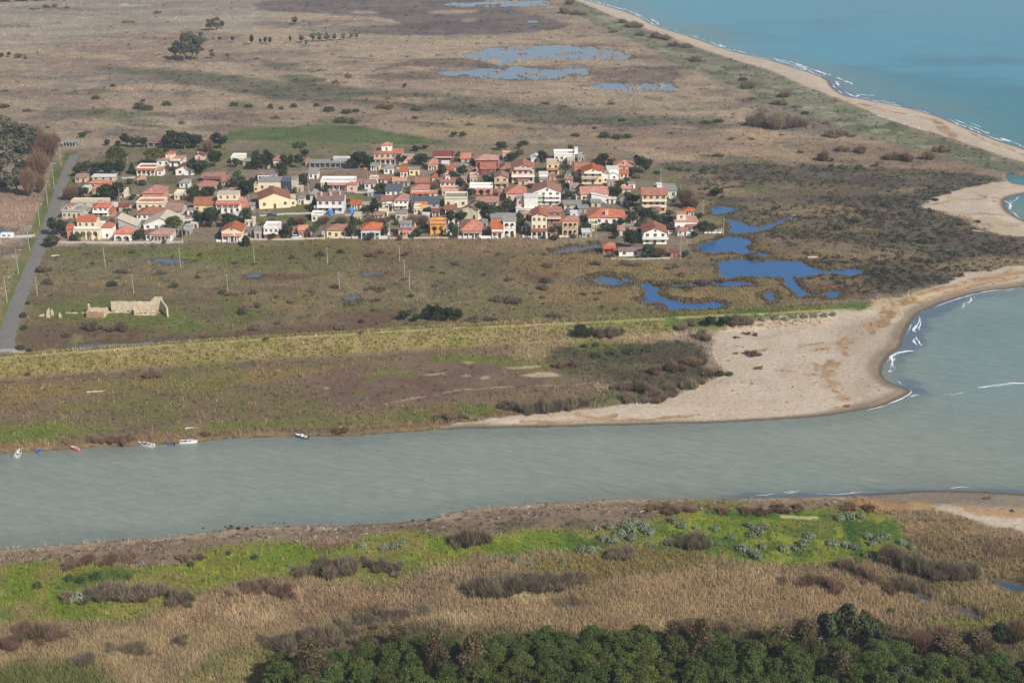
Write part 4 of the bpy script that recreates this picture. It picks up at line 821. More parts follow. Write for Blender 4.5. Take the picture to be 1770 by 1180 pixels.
def plant_px(kind, px, py, hp=None, wp=None, **kw):
    """base seen at (px, py); apparent height and width in photo pixels"""
    x, y, z = on(px, py); k = pxm(py)
    elev = math.cos(PITCH+math.atan2(py-590, F))
    hm = hp/(k*elev) if hp else None; wm_ = wp/k if wp else None
    # the crown's depth also adds to its height in the picture
    return plant(kind, x, y, z, hm, wm_, **kw)
ORD = ['', 'second', 'third', 'fourth', 'fifth', 'sixth', 'seventh', 'eighth', 'ninth', 'tenth', 'eleventh', 'twelfth', 'thirteenth', 'fourteenth', 'fifteenth', 'sixteenth']
def nth(i, n, frm='left'):
    if n == 1: return 'the'
    other = {'left': 'right', 'near': 'far'}[frm]
    if frm == 'near': return 'nearest' if i == 0 else 'farthest' if i == n-1 else ORD[i]+' nearest'
    if i == 0: return 'leftmost'
    if i == n-1: return 'rightmost'
    return ORD[i]+' from left' if i < 9 or i < n/2 else ORD[n-1-i]+' from right'
def cluster(kind, items, desc, where, group=None):
    """items (px, base py, h px, w px); desc singular noun phrase; where: landmark"""
    if kind in ('tam', 'tambrown'): items = [(t[0], t[1], t[2]*1.15, t[3]*1.3) for t in items]
    items = sorted(items, key=lambda t: t[0]); n = len(items); out = []
    for i, it in enumerate(items):
        lab = f'{desc} {where}' if n == 1 else f'{desc} {where}, {nth(i, n)}'
        out.append(plant_px(kind, *it[:4], label=lab, group=group))
    return out
# ------------------------------------------------------------------ ground vegetation nobody could count
def scatter(n, field, fmax, pyr=(-12, 1240), pxr=(-150, 1925)):
    px = RNG.uniform(*pxr, n); py = RNG.uniform(*pyr, n); x, y = G(px, py, .9)
    d = lookup(np.stack([field, Z], 1), x, y)
    keep = RNG.random(n) < d[:, 0]/fmax
    x, y, z = x[keep], y[keep], d[keep, 1]
    return x, y, z, lookup(CA, x, y), pxm(py[keep])
tuft_mat = mat_attr('dry reed blades', (), rough=.9)
_nt = tuft_mat.node_tree; _tr = _nt.nodes.new('ShaderNodeBsdfTranslucent'); _ms = _nt.nodes.new('ShaderNodeMixShader'); _ms.inputs[0].default_value = .3
_nt.links.new([n for n in _nt.nodes if n.type == 'ATTRIBUTE'][0].outputs['Color'], _tr.inputs['Color']); _nt.links.new(_nt.nodes['Principled BSDF'].outputs[0], _ms.inputs[1]); _nt.links.new(_tr.outputs[0], _ms.inputs[2]); _nt.links.new(_ms.outputs[0], _nt.nodes['Material Output'].inputs['Surface'])
def add_stuff(name, V, n, Fc, col, label):
    o = mesh_np(name, V, n, Fc, tuft_mat, col); o['kind'] = 'stuff'; o['label'] = label
    return o
def vil_mask(x, y): return lookup(vill, x, y)
# reeds: bunches of upright blades
x, y, z, c, k = [np.concatenate(q) for q in zip(scatter(170000, reed, 1.3), scatter(130000, reed, 1.3, pyr=(930, 1240)))]
m = len(x); NB = 4; hh = (1.0+.35*RNG.random(m))*np.interp(k, [2, 3.5, 5, 6.2], [.75, .7, .85, 1.05]); ww = np.interp(k, [1.8, 3, 5.5, 6.2], [.85, .5, .3, .15])
tone = np.clip(1.5+.34*RNG.normal(size=(m, 1)), .7, 2.5)
nearw = np.clip((k-3.5)/3, 0, 1)[:, None]
tone = 1.5+(tone-1.5)*(.45+.55*nearw)
cc = np.clip((c*.75+C(168, 150, 124)*.25*(c.sum(1, keepdims=True)/.62))*(tone+.36*nearw)*np.array([.98, 1.0, 1.04]), .02, .75)
bx = np.repeat(np.stack([x, y, z], 1), NB, 0)+np.concatenate([RNG.normal(size=(m*NB, 2))*np.repeat(ww*1.3, NB)[:, None], np.zeros((m*NB, 1))], 1)
H_ = np.repeat(hh, NB)*(.6+.6*RNG.random(m*NB)); W_ = np.repeat(ww, NB)*.5
a = RNG.random(m*NB)*2*np.pi; dv = np.stack([np.cos(a), np.sin(a), 0*a], 1); lean = RNG.normal(size=(m*NB, 3))*np.array([.25, .25, 0])*H_[:, None]
V = np.stack([bx-dv*W_[:, None], bx+dv*W_[:, None], bx+lean+np.stack([0*a, 0*a, H_], 1)], 1).reshape(-1, 3)
add_stuff('dry_reeds', V, 3, np.arange(len(V)).reshape(-1, 3), np.repeat(cc, 3*NB, 0), 'dry tan reed beds covering the coastal plain')
# herbs and marsh plants: low leafy cushions
x, y, z, c, k = scatter(120000, herb, 1.3)
m = len(x); NB = 5; r0 = np.clip(2.0/k, .25, .9); hz_ = .28
dd = rnd_dirs(m*NB); dd[:, 2] = abs(dd[:, 2])
pp = np.repeat(np.stack([x, y, z], 1), NB, 0)+dd*np.stack([np.repeat(r0, NB)*.7]*2+[np.full(m*NB, hz_)], 1)
V, Fc = leaf_quads(pp, np.repeat(r0, NB)*RNG.uniform(.5, 1.0, m*NB), dd, .9, 1.4); V[:, 2] = np.maximum(V[:, 2], np.repeat(z, NB*4)+.01)
tone = np.clip(1.12+.26*RNG.normal(size=(m, 1)), .5, 1.7)
add_stuff('meadow_herbs', V, 4, Fc, np.repeat(np.clip(c*tone, .012, .7), NB*4, 0), 'low green herbs and marsh plants on the open ground')
# scrub: little dark bushes
x, y, z, c, k = scatter(75000, scrub, 2.0)
m = len(x); NB = 11; r0 = np.clip(2.9/k, .45, 1.5)*RNG.uniform(.4, 1.35, m)
dd = rnd_dirs(m*NB); dd[:, 2] = abs(dd[:, 2])
pp = np.repeat(np.stack([x, y, z], 1), NB, 0)+dd*np.stack([np.repeat(r0, NB)]*2+[np.repeat(r0, NB)*.85], 1)*RNG.uniform(.6, 1, (m*NB, 1))
V, Fc = leaf_quads(pp, np.repeat(r0, NB)*RNG.uniform(.4, .8, m*NB), dd, .8, 1.6); V[:, 2] = np.maximum(V[:, 2], np.repeat(z, NB*4)+.01)
gr = RNG.random((m, 1)); cc = c*.55+np.where(gr < .4, C(92, 86, 76), np.where(gr < .75, C(84, 84, 62), C(112, 100, 86)))*.45
add_stuff('low_scrub', V, 4, Fc, np.repeat(np.clip(cc*(.8+.4*RNG.random((m, 1))), .012, .6), NB*4, 0), 'low dark scrub dotted over the marsh and dunes')
# tussocks of yellow grass on the levee
n = 26000; px = RNG.uniform(-150, 1420, n); py = RNG.uniform(500, 700, n); x, y = G(px, py, 2.5)
dl = lookup(np.stack([lev_d, Z], 1), x, y); kp = (dl[:, 0] < 10.5) & (dl[:, 0] > 1.3) & (dl[:, 1] > 1.0); x, y, z = x[kp], y[kp], dl[kp, 1]; c = lookup(CA, x, y)
m = len(x); NB = 7; bx = np.repeat(np.stack([x, y, z], 1), NB, 0)+np.concatenate([RNG.normal(size=(m*NB, 2))*.16, np.zeros((m*NB, 1))], 1)
a = RNG.random(m*NB)*2*np.pi; dv = np.stack([np.cos(a), np.sin(a), 0*a], 1); H_ = .45+.35*RNG.random(m*NB)
V = np.stack([bx-dv*.13, bx+dv*.13, bx+RNG.normal(size=(m*NB, 3))*np.array([.3, .3, 0])+np.stack([0*a, 0*a, H_], 1)], 1).reshape(-1, 3)
cc = np.clip(c*np.clip(1.25+.35*RNG.normal(size=(m, 1)), .6, 2.1)*np.array([1.05, 1, .9]), .02, .75)
add_stuff('levee_grass', V, 3, np.arange(len(V)).reshape(-1, 3), np.repeat(cc, 3*NB, 0), 'yellow tussock grass on the long levee slope')

# reeds standing in the shallow edges of the ponds
n = 60000; px = RNG.uniform(900, 1520, n); py = RNG.uniform(345, 545, n); x, y = G(px, py, .2); dd = lookup(np.stack([pond_d, Z, lev_d], 1), x, y); nn = fbm(x, y, 9, 3, 41)
kp = (dd[:, 0] < 2.4) & (dd[:, 0] > -.3+1.6*nn) & (dd[:, 0] > -6) & (dd[:, 2] > 10); x, y, z = x[kp], y[kp], np.maximum(dd[kp, 1], -.1); m = len(x); NB = 4
bx = np.repeat(np.stack([x, y, z], 1), NB, 0)+np.concatenate([RNG.normal(size=(m*NB, 2))*.3, np.zeros((m*NB, 1))], 1); a = RNG.random(m*NB)*2*np.pi; dv = np.stack([np.cos(a), np.sin(a), 0*a], 1); H_ = .5+.6*RNG.random(m*NB)
V = np.stack([bx-dv*.15, bx+dv*.15, bx+RNG.normal(size=(m*NB, 3))*np.array([.2, .2, 0])+np.stack([0*a, 0*a, H_], 1)], 1).reshape(-1, 3)
cc = np.where(RNG.random((m, 1)) < .45, C(104, 92, 70), C(150, 130, 96))*(.7+.6*RNG.random((m, 1)))
add_stuff('pond_reeds', V, 3, np.arange(len(V)).reshape(-1, 3), np.repeat(cc, 3*NB, 0), 'sedges and reeds standing in the pond edges')
# stronger dark scrub dots of the right plain
DOTS = [(1180, 288), (1400, 288), (1720, 302), (1735, 318), (1640, 338), (1590, 350), (1680, 385), (1720, 405), (1790, 418), (1790, 455), (1660, 478), (1560, 510), (1440, 505), (1440, 455), (1300, 400), (1260, 370)]
dots = sdf(DOTS, 20, 5, 3); n = 9000; px = RNG.uniform(1150, 1800, n); py = RNG.uniform(280, 515, n); x, y = G(px, py, .9); dd = lookup(np.stack([dots, Z, sand_in, pond_d], 1), x, y); nn = fbm(x*.5, y, 30, 3, 43)
kp = (dd[:, 0] > 0) & (dd[:, 2] < .5) & (dd[:, 3] > 3) & (nn > -.1+.5*(RNG.random(n)-.5)) & (RNG.random(n) < .55); x, y, z = x[kp], y[kp], dd[kp, 1]; m = len(x); NB = 16; r0 = RNG.uniform(.45, 1.35, m)
d3 = rnd_dirs(m*NB); d3[:, 2] = abs(d3[:, 2]); pp = np.repeat(np.stack([x, y, z], 1), NB, 0)+d3*np.stack([np.repeat(r0, NB)*1.2]*2+[np.repeat(r0, NB)*.8], 1)*RNG.uniform(.5, 1, (m*NB, 1))
V, Fc = leaf_quads(pp, np.repeat(r0, NB)*RNG.uniform(.35, .7, m*NB), d3, .8, 1.6); V[:, 2] = np.maximum(V[:, 2], np.repeat(z, NB*4)+.01)
add_stuff('dune_scrub', V, 4, Fc, np.repeat(np.where(RNG.random((m, 1)) < .6, C(70, 70, 50), C(88, 78, 64))*(.8+.4*RNG.random((m, 1))), NB*4, 0), 'dark evergreen scrub dotted over the plain inside the sand bays')
# ------------------------------------------------------------------ building kit
class MB:
    def __init__(s): s.v = []; s.f = []; s.m = []
    def face(s, pts, m=0):
        i = len(s.v); s.v += [tuple(p) for p in pts]; s.f.append(tuple(range(i, i+len(pts)))); s.m.append(m)
    def box(s, x0, x1, y0, y1, z0, z1, m=0, bottom=True):
        i = len(s.v)
        s.v += [(x0, y0, z0), (x1, y0, z0), (x1, y1, z0), (x0, y1, z0), (x0, y0, z1), (x1, y0, z1), (x1, y1, z1), (x0, y1, z1)]
        q = [(0, 1, 5, 4), (1, 2, 6, 5), (2, 3, 7, 6), (3, 0, 4, 7), (4, 5, 6, 7)]+([(3, 2, 1, 0)] if bottom else [])
        for f in q: s.f.append(tuple(i+k for k in f)); s.m.append(m)
    def extrude(s, top, dz, m=0):
        """closed solid under the listed top faces (lists of points), underside dz lower"""
        cnt = {}
        for f in top:
            s.face(f, m); s.face([(p[0], p[1], p[2]-dz) for p in reversed(f)], m)
            for a, b in zip(f, f[1:]+f[:1]):
                ka = tuple(round(c, 4) for c in a); kb = tuple(round(c, 4) for c in b)
                if (kb, ka) in cnt: del cnt[(kb, ka)]
                else: cnt[(ka, kb)] = (a, b)
        for a, b in cnt.values(): s.face([(a[0], a[1], a[2]-dz), (b[0], b[1], b[2]-dz), b, a], m)
    def cyl(s, x, y, z0, z1, r, n=8, m=0, r2=None):
        r2 = r if r2 is None else r2; i = len(s.v)
        for k in range(n): a = 2*math.pi*k/n; s.v.append((x+r*math.cos(a), y+r*math.sin(a), z0))
        for k in range(n): a = 2*math.pi*k/n; s.v.append((x+r2*math.cos(a), y+r2*math.sin(a), z1))
        for k in range(n): s.f.append((i+k, i+(k+1) % n, i+n+(k+1) % n, i+n+k)); s.m.append(m)
        s.f.append(tuple(i+n+k for k in range(n))); s.m.append(m); s.f.append(tuple(i+k for k in reversed(range(n)))); s.m.append(m)
    def build(s, name, mats, parent=None):
        me = bpy.data.meshes.new(name); me.from_pydata(s.v, [], s.f); me.update()
        for mt in (mats if isinstance(mats, (list, tuple)) else [mats]): me.materials.append(mt)
        me.polygons.foreach_set('material_index', s.m)
        o = bpy.data.objects.new(name, me); COL.objects.link(o)
        if parent: o.parent = parent
        return o
_MC = {}
def paint(rgb, kind='stucco'):
    key = (tuple(rgb), kind)
    if key in _MC: return _MC[key]
    m, nt, b = newmat(kind+' paint' if kind == 'stucco' else kind)
    geo = nd(nt, 'ShaderNodeNewGeometry'); oi = nd(nt, 'ShaderNodeObjectInfo')
    c = nd(nt, 'ShaderNodeRGB'); c.outputs[0].default_value = (*C(*rgb, .98 if kind == 'stucco' else .9), 1); col = c.outputs[0]
    lo, hi = {'stucco': (.84, 1.1), 'tile': (.66, 1.3), 'concrete': (.78, 1.15), 'metal': (.92, 1.05), 'ruin': (.7, 1.2)}[kind]
    for sc in {'stucco': (.5, 2.5), 'tile': (.6, 2.2, 7.), 'concrete': (.7, 3.), 'metal': (1.,), 'ruin': (.6, 2.5)}[kind]:
        n = nd(nt, 'ShaderNodeTexNoise', Scale=sc, Detail=4.0, Roughness=.65); nt.links.new(geo.outputs['Position'], n.inputs['Vector']); col = mulcol(nt, col, n.outputs['Fac'], lo, hi)
    if kind in ('stucco', 'tile'):
        hs = nd(nt, 'ShaderNodeHueSaturation'); nt.links.new(col, hs.inputs['Color']); col = hs.outputs['Color']
        vr = nd(nt, 'ShaderNodeMapRange'); vr.inputs['To Min'].default_value = .93 if kind == 'stucco' else .82; vr.inputs['To Max'].default_value = 1.05 if kind == 'stucco' else 1.16; nt.links.new(oi.outputs['Random'], vr.inputs['Value']); nt.links.new(vr.outputs['Result'], hs.inputs['Value'])
        if kind == 'tile':
            m7 = nd(nt, 'ShaderNodeMath', operation='MULTIPLY'); m7.inputs[1].default_value = 9.7; nt.links.new(oi.outputs['Random'], m7.inputs[0]); fr = nd(nt, 'ShaderNodeMath', operation='FRACT'); nt.links.new(m7.outputs[0], fr.inputs[0])
            sr = nd(nt, 'ShaderNodeMapRange'); sr.inputs['To Min'].default_value = .72; sr.inputs['To Max'].default_value = 1.12; nt.links.new(fr.outputs[0], sr.inputs['Value']); nt.links.new(sr.outputs['Result'], hs.inputs['Saturation'])
    nt.links.new(col, b.inputs['Base Color']); b.inputs['Roughness'].default_value = {'metal': .45}.get(kind, .9); b.inputs['Specular IOR Level'].default_value = .25
    if kind in ('tile', 'ruin', 'concrete'):
        n = nd(nt, 'ShaderNodeTexNoise', Scale=4.0, Detail=3.0); nt.links.new(geo.outputs['Position'], n.inputs['Vector'])
        bp = nd(nt, 'ShaderNodeBump', Strength=.5, Distance=.15); nt.links.new(n.outputs['Fac'], bp.inputs['Height']); nt.links.new(bp.outputs['Normal'], b.inputs['Normal'])
    _MC[key] = m; return m
glassm, _n, _b = newmat('window glass'); _b.inputs['Base Color'].default_value = (.03, .035, .045, 1); _b.inputs['Roughness'].default_value = .12
WCOL = dict(W=(244, 238, 228), CR=(236, 220, 190), YE=(236, 216, 166), PK=(222, 190, 174), CO=(208, 142, 114), RE=(152, 70, 64), GR=(176, 174, 170), BE=(208, 194, 170), OR=(228, 172, 88), BR=(186, 118, 92), LG=(204, 216, 186), NV=(62, 72, 92), DG=(120, 118, 116), SA=(214, 184, 150))
RCOL = dict(o=(190, 112, 82), b=(164, 112, 92), p=(146, 116, 110), r=(138, 76, 68), g=(156, 152, 146), k=(98, 102, 110), w=(228, 224, 216), e=(208, 194, 170), m=(192, 142, 122), f=(206, 120, 76))
def wallm(c): return paint(WCOL[c], 'stucco') if isinstance(c, str) else paint(c, 'stucco')
def roofm(c): return paint(RCOL[c], 'concrete' if c in 'gkwe' else 'tile')
FRAME = paint((225, 218, 205), 'stucco'); SHUT = {'br': paint((110, 74, 54), 'stucco'), 'gn': paint((70, 96, 80), 'stucco'), 'w': paint((230, 226, 218), 'stucco'), 'gr': paint((120, 116, 110), 'stucco')}
def roof_mesh(mb, x0, x1, y0, y1, z, kind, rise, o=.45, t=.16, m=0):
    X0, X1, Y0, Y1 = x0-o, x1+o, y0-o, y1+o; xm, ym = (x0+x1)/2, (y0+y1)/2; zt = z+t
    if kind in ('hip', 'pyr'):
        hx = max(0, (X1-X0-(Y1-Y0))/2) if kind == 'hip' else 0; hy = max(0, (Y1-Y0-(X1-X0))/2) if kind == 'hip' else 0
        a, b, c, d = (X0, Y0, zt), (X1, Y0, zt), (X1, Y1, zt), (X0, Y1, zt); zr = zt+rise
        if hx > .05:
            r1, r2 = (xm-hx, ym, zr), (xm+hx, ym, zr); tops = [[a, b, r2, r1], [b, c, r2], [c, d, r1, r2], [d, a, r1]]
        elif hy > .05:
            r1, r2 = (xm, ym-hy, zr), (xm, ym+hy, zr); tops = [[a, b, r1], [b, c, r2, r1], [c, d, r2], [d, a, r1, r2]]
        else:
            p = (xm, ym, zr); tops = [[a, b, p], [b, c, p], [c, d, p], [d, a, p]]
    elif kind == 'gf':
        zr = zt+rise; zl = zt-rise*o/((x1-x0)/2); tops = [[(X0, Y0, zl), (xm, Y0, zr), (xm, Y1, zr), (X0, Y1, zl)], [(xm, Y0, zr), (X1, Y0, zl), (X1, Y1, zl), (xm, Y1, zr)]]
        tops = [list(reversed(f)) for f in tops]
    elif kind == 'gs':
        zr = zt+rise; zl = zt-rise*o/((y1-y0)/2); tops = [[(X0, Y0, zl), (X1, Y0, zl), (X1, ym, zr), (X0, ym, zr)], [(X0, ym, zr), (X1, ym, zr), (X1, Y1, zl), (X0, Y1, zl)]]
    elif kind == 'shed': tops = [[(X0, Y0, zt), (X1, Y0, zt), (X1, Y1, zt+rise), (X0, Y1, zt+rise)]]
    elif kind == 'shedr': tops = [[(X0, Y0, zt+rise), (X1, Y0, zt), (X1, Y1, zt), (X0, Y1, zt+rise)]]
    else: tops = [[(X0, Y0, zt), (X1, Y0, zt), (X1, Y1, zt), (X0, Y1, zt)]]
    mb.extrude(tops, t, m)
def volume(root, pre, x0, x1, y0, y1, z0, z1, roof, rise, wc, rc, parcol=None, o=.45):
    """walls and roof of one block"""
    mb = MB(); mb.box(x0, x1, y0, y1, z0, z1, bottom=False); xm, ym = (x0+x1)/2, (y0+y1)/2
    if roof == 'gf':
        for yy, fl in ((y0, 0), (y1, 1)): f = [(x0, yy, z1), (x1, yy, z1), (xm, yy, z1+rise)]; mb.face(f if not fl else f[::-1])
    if roof == 'gs':
        for xx, fl in ((x0, 1), (x1, 0)): f = [(xx, y0, z1), (xx, y1, z1), (xx, ym, z1+rise)]; mb.face(f if not fl else f[::-1])
    if roof in ('shed', 'shedr') and rise > 0:
        if roof == 'shed':
            mb.face([(x0, y1, z1), (x0, y0, z1), (x0, y1, z1+rise)]); mb.face([(x1, y0, z1), (x1, y1, z1), (x1, y1, z1+rise)]); mb.face([(x1, y1, z1), (x0, y1, z1), (x0, y1, z1+rise), (x1, y1, z1+rise)])
        else:
            mb.face([(x0, y0, z1), (x1, y0, z1), (x0, y0, z1+rise)]); mb.face([(x1, y1, z1), (x0, y1, z1), (x0, y1, z1+rise)]); mb.face([(x0, y1, z1), (x0, y0, z1), (x0, y0, z1+rise), (x0, y1, z1+rise)])
    wl_ = mb.build(pre+'wall', wallm(wc), root)
    rb = MB()
    if roof == 'flat':
        rb.box(x0-.2, x1+.2, y0-.2, y1+.2, z1+.001, z1+.22)
        rf = rb.build(pre+'roof', roofm(rc), root)
        if parcol:
            pb = MB(); zp = z1+.221; hp = .75; t = .16
            pb.box(x0-.1, x1+.1, y0-.1, y0-.1+t, zp, zp+hp); pb.box(x0-.1, x1+.1, y1+.1-t, y1+.1, zp, zp+hp); pb.box(x0-.1, x0-.1+t, y0-.1+t, y1+.1-t, zp, zp+hp); pb.box(x1+.1-t, x1+.1, y0-.1+t, y1+.1-t, zp, zp+hp)
            pb.build('parapet', wallm(parcol), root)
    else:
        roof_mesh(rb, x0, x1, y0, y1, z1+.002, roof, rise, o); rf = rb.build(pre+'roof', roofm(rc), root)
    return wl_, rf
def window(root, x, y, z, w=1.1, hh=1.3, shut=None, side=0, open_=False):
    """side 0 front (faces -y), 1 right, -1 left"""
    mb = MB(); def_ = mb.box
    def bx(a0, a1, d0, d1, z0, z1, m):
        if side == 0: mb.box(x+a0, x+a1, y-d1, y-d0, z0, z1, m)
        elif side == 1: mb.box(x+d0, x+d1, y+a0, y+a1, z0, z1, m)
        else: mb.box(x-d1, x-d0, y+a0, y+a1, z0, z1, m)
    e = .07
    bx(-w/2, w/2, .003, .03, z, z+hh, 1)
    bx(-w/2-e, -w/2, .003, .07, z-e, z+hh+e, 0); bx(w/2, w/2+e, .003, .07, z-e, z+hh+e, 0); bx(-w/2, w/2, .003, .07, z+hh, z+hh+e, 0); bx(-w/2-.05, w/2+.05, .003, .14, z-e-.03, z, 0); bx(-.03, .03, .031, .06, z, z+hh, 0)
    mats = [FRAME, glassm]
    if shut:
        mats.append(SHUT[shut]); s = w/2
        bx(-w/2-e-s-.01, -w/2-e-.01, .01, .06, z, z+hh, 2); bx(w/2+e+.01, w/2+e+s+.01, .01, .06, z, z+hh, 2)
    return mb.build('window', mats, root)
def door(root, x, y, z, w=1.1, hh=2.15, col='br', side=0):
    mb = MB(); mb.box(x-w/2, x+w/2, y-.05, y-.003, z, z+hh, 1); mb.box(x-w/2-.1, x-w/2, y-.09, y-.003, z, z+hh+.1); mb.box(x+w/2, x+w/2+.1, y-.09, y-.003, z, z+hh+.1); mb.box(x-w/2, x+w/2, y-.09, y-.003, z+hh, z+hh+.1)
    d = mb.build('door', [FRAME, SHUT[col]], root)
    k = MB(); k.box(x+w/2-.2, x+w/2-.1, y-.1, y-.051, z+1., z+1.1); k.build('handle', SHUT['gr'], d); return d
def columns(root, xs, y, z0, z1, mat, r=.16, sq=True, name='column'):
    for x in xs:
        mb = MB()
        if sq: mb.box(x-r, x+r, y-r, y+r, z0, z1); mb.box(x-r-.06, x+r+.06, y-r-.06, y+r+.06, z0, z0+.25) if False else None
        else: mb.cyl(x, y, z0, z1, r)
        mb.build(name, mat, root)
def arcade(root, x0, x1, y, z0, hh, n, mat, t=.3, pier=.45, name='arcade', top=.5):
    mb = MB(); w = (x1-x0-pier)/n; r = (w-pier)/2; zs = z0+hh-top-r
    if zs < z0+.4: zs = z0+.4
    rz_ = min(r, z0+hh-top-zs)
    for k in range(n+1):
        px_ = x0+k*w; mb.box(px_, px_+pier, y, y+t, z0-.3, zs)
    S = 8
    for k in range(n):
        cx = x0+pier+k*w+r
        for s in range(S):
            a0, a1 = math.pi*(1-s/S), math.pi*(1-(s+1)/S); p0 = (cx+r*math.cos(a0), zs+rz_*math.sin(a0)); p1 = (cx+r*math.cos(a1), zs+rz_*math.sin(a1)); zt = z0+hh
            mb.face([(p0[0], y, p0[1]), (p1[0], y, p1[1]), (p1[0], y, zt), (p0[0], y, zt)]); mb.face([(p1[0], y+t, p1[1]), (p0[0], y+t, p0[1]), (p0[0], y+t, zt), (p1[0], y+t, zt)]); mb.face([(p0[0], y+t, p0[1]), (p1[0], y+t, p1[1]), (p1[0], y, p1[1]), (p0[0], y, p0[1])])
    for k in range(n+1): px_ = x0+k*w; mb.box(px_, px_+pier, y, y+t, zs+.0005, z0+hh)
    mb.face([(x0, y, z0+hh), (x1, y, z0+hh), (x1, y+t, z0+hh), (x0, y+t, z0+hh)])
    return mb.build(name, mat, root)
def balcony(root, x0, x1, y, z, dep, col, solid=True):
    mb = MB(); mb.box(x0, x1, y-dep, y-.004, z-.16, z)
    if solid:
        mb.box(x0, x1, y-dep, y-dep+.12, z+.001, z+.95); mb.box(x0, x0+.12, y-dep+.12, y-.004, z+.001, z+.95); mb.box(x1-.12, x1, y-dep+.12, y-.004, z+.001, z+.95)
    else:
        n = max(2, int((x1-x0)/.5)); mb.box(x0, x1, y-dep, y-dep+.07, z+.9, z+.98)
        for k in range(n+1): xx = x0+.04+(x1-x0-.12)*k/n; mb.box(xx, xx+.06, y-dep+.005, y-dep+.055, z+.001, z+.9)
    return mb.build('balcony', wallm(col), root)
def gable_trim(root, x0, x1, y, z, rise, col):
    pass
HOUSES = []
def house(x0, x1, yb, ye, yr, roof, wc, rc, short, extra, d=None, rz=0, fl=1, win=None, shut=None, name='house', catg='house', porch=None, arc=None, balc=(), up=None, wings=(), chim=(), par=None, dr=True, sidew=True, gw=0, plant_=None, ov=.45, z0=None):
    X_, Y_, Z_ = on((x0+x1)/2, yb); k = pxm(yb); E = PITCH+math.atan2(yb-590, F); cE, sE = math.cos(E), math.sin(E)
    W_ = (x1-x0)/k; hh = max(2.2, (yb-ye)/(k*cE)); Rm = (ye-yr)/k
    if roof in ('hip', 'gs', 'pyr'):
        if d is None: d = min(14, max(5, 2*Rm/(.36*cE+sE)-.9))
        if roof == 'pyr' and d is None: d = W_
        rise = max(.5, (Rm-(d/2)*sE)/cE) if roof != 'pyr' else max(.9, (Rm-(d/2)*sE)/cE)
        rise = min(rise, .3*min(W_, d)+.4) if roof != 'gs' else min(rise, .32*d+.3)
    elif roof == 'gf': d = d or max(7, W_*.95); rise = max(.6, min(.19*W_+.1, Rm/cE))
    elif roof in ('shed', 'shedr'): d = d or max(5, min(10, Rm/(sE+.15))); rise = max(.15, (Rm-d*sE)/cE) if roof == 'shed' else max(.3, Rm/cE)
    else: d = d or 9; rise = 0
    root = bpy.data.objects.new(name, None); COL.objects.link(root); root.empty_display_size = 2
    root.location = (X_, Y_, Z_-.02); root.rotation_euler.z = R(rz)
    root['label'] = (short+' '+extra).strip(); root['category'] = catg
    a, b = -W_/2, W_/2; wy = 0.
    HOUSES.append(dict(o=root, px=(x0+x1)/2, py=yb, x0=x0, x1=x1, short=short, yr=yr))
    if arc:
        n, f0, f1 = arc[:3]; wy = 1.9; mat = wallm(arc[3] if len(arc) > 3 else wc)
        nfl = arc[4] if len(arc) > 4 else 1
        for q in range(nfl): arcade(root, a+W_*f0, a+W_*f1, 0, q*hh/nfl, hh/nfl-.005, n, mat)
        if nfl > 1: balcony(root, a+W_*f0, a+W_*f1, wy, hh/nfl, 1.55, wc, False)
    wl_, rf = volume(root, '', a, b, wy, d, -.3, hh, roof, rise, wc, rc, par, ov)
    if arc:
        mb = MB(); mb.box(a+W_*arc[1], a+W_*arc[2], .001, wy-.001, hh-.14, hh-.004); mb.build('porch_roof', wallm(wc), root)
        if roof in ('flat',):
            mb = MB(); mb.box(a+W_*arc[1]-.1, a+W_*arc[2]+.1, -.12, wy-.205, hh+.001, hh+.2); mb.build('terrace', roofm(rc), root)
        else:
            mb = MB(); roof_mesh(mb, a+W_*arc[1], a+W_*arc[2], .35, wy-.9, hh+.02, 'shed', .42, .4); mb.build('porch_roof', roofm(rc), root)
    fh = hh/fl; nw = win if win is not None else max(1, int(W_/3.2))
    for s in range(fl):
        for q in range(nw):
            x = a+W_*(q+.5)/nw
            wh = min(1.35, fh*.48); z = s*fh+fh*.34
            if s == 0 and dr and q == nw//2: door(root, x, wy, .02, hh=min(2.15, fh*.8), col=random.choice(['br', 'gr', 'gn', 'br']))
            else: window(root, x, wy, z, min(1.2, W_/nw*.45), wh, shut)
        if sidew:
            for sd_ in (-1, 1):
                if d-wy > 4:
                    for q in range(2): window(root, a if sd_ < 0 else b, wy+(d-wy)*(.3+.4*q), s*fh+fh*.34, 1., min(1.3, fh*.45), None, sd_)
    if gw and roof == 'gf': window(root, 0, wy, hh+rise*.2, .9, rise*.42, None)
    for f0, f1, fz, dep, col, solid in balc: balcony(root, a+W_*f0, a+W_*f1, wy, hh*fz, dep, col, solid)
    if porch:
        f0, f1, dep, ph, style, nc, pc, cc = porch
        X0, X1 = a+W_*f0, a+W_*f1; mb = MB()
        if style == 'tile': roof_mesh(mb, X0+.2, X1-.2, wy-dep+.25, wy-.46, ph, 'shed', .6, .4)
        else: mb.box(X0, X1, wy-dep, wy-.004, ph, ph+.2)
        mb.build('porch_roof', roofm(pc), root)
        columns(root, [X0+.3+(X1-X0-.6)*q/(nc-1) for q in range(nc)], wy-dep+.4, -.3, ph-.002, wallm(cc))
        mb = MB(); mb.box(X0, X1, wy-dep, wy-.005, -.3, .12); mb.build('porch_floor', roofm('g'), root)
    for wg in wings:
        f0, f1, y0, y1, wh, wr, wrise, wwc, wrc = wg[:9]
        volume(root, 'wing_', a+W_*f0, a+W_*f1, y0, y1, -.3, wh, wr, wrise, wwc, wrc, wg[9] if len(wg) > 9 else None, .3)
        window(root, a+W_*(f0+f1)/2, y0, .9, 1., min(1.2, wh*.4), None)
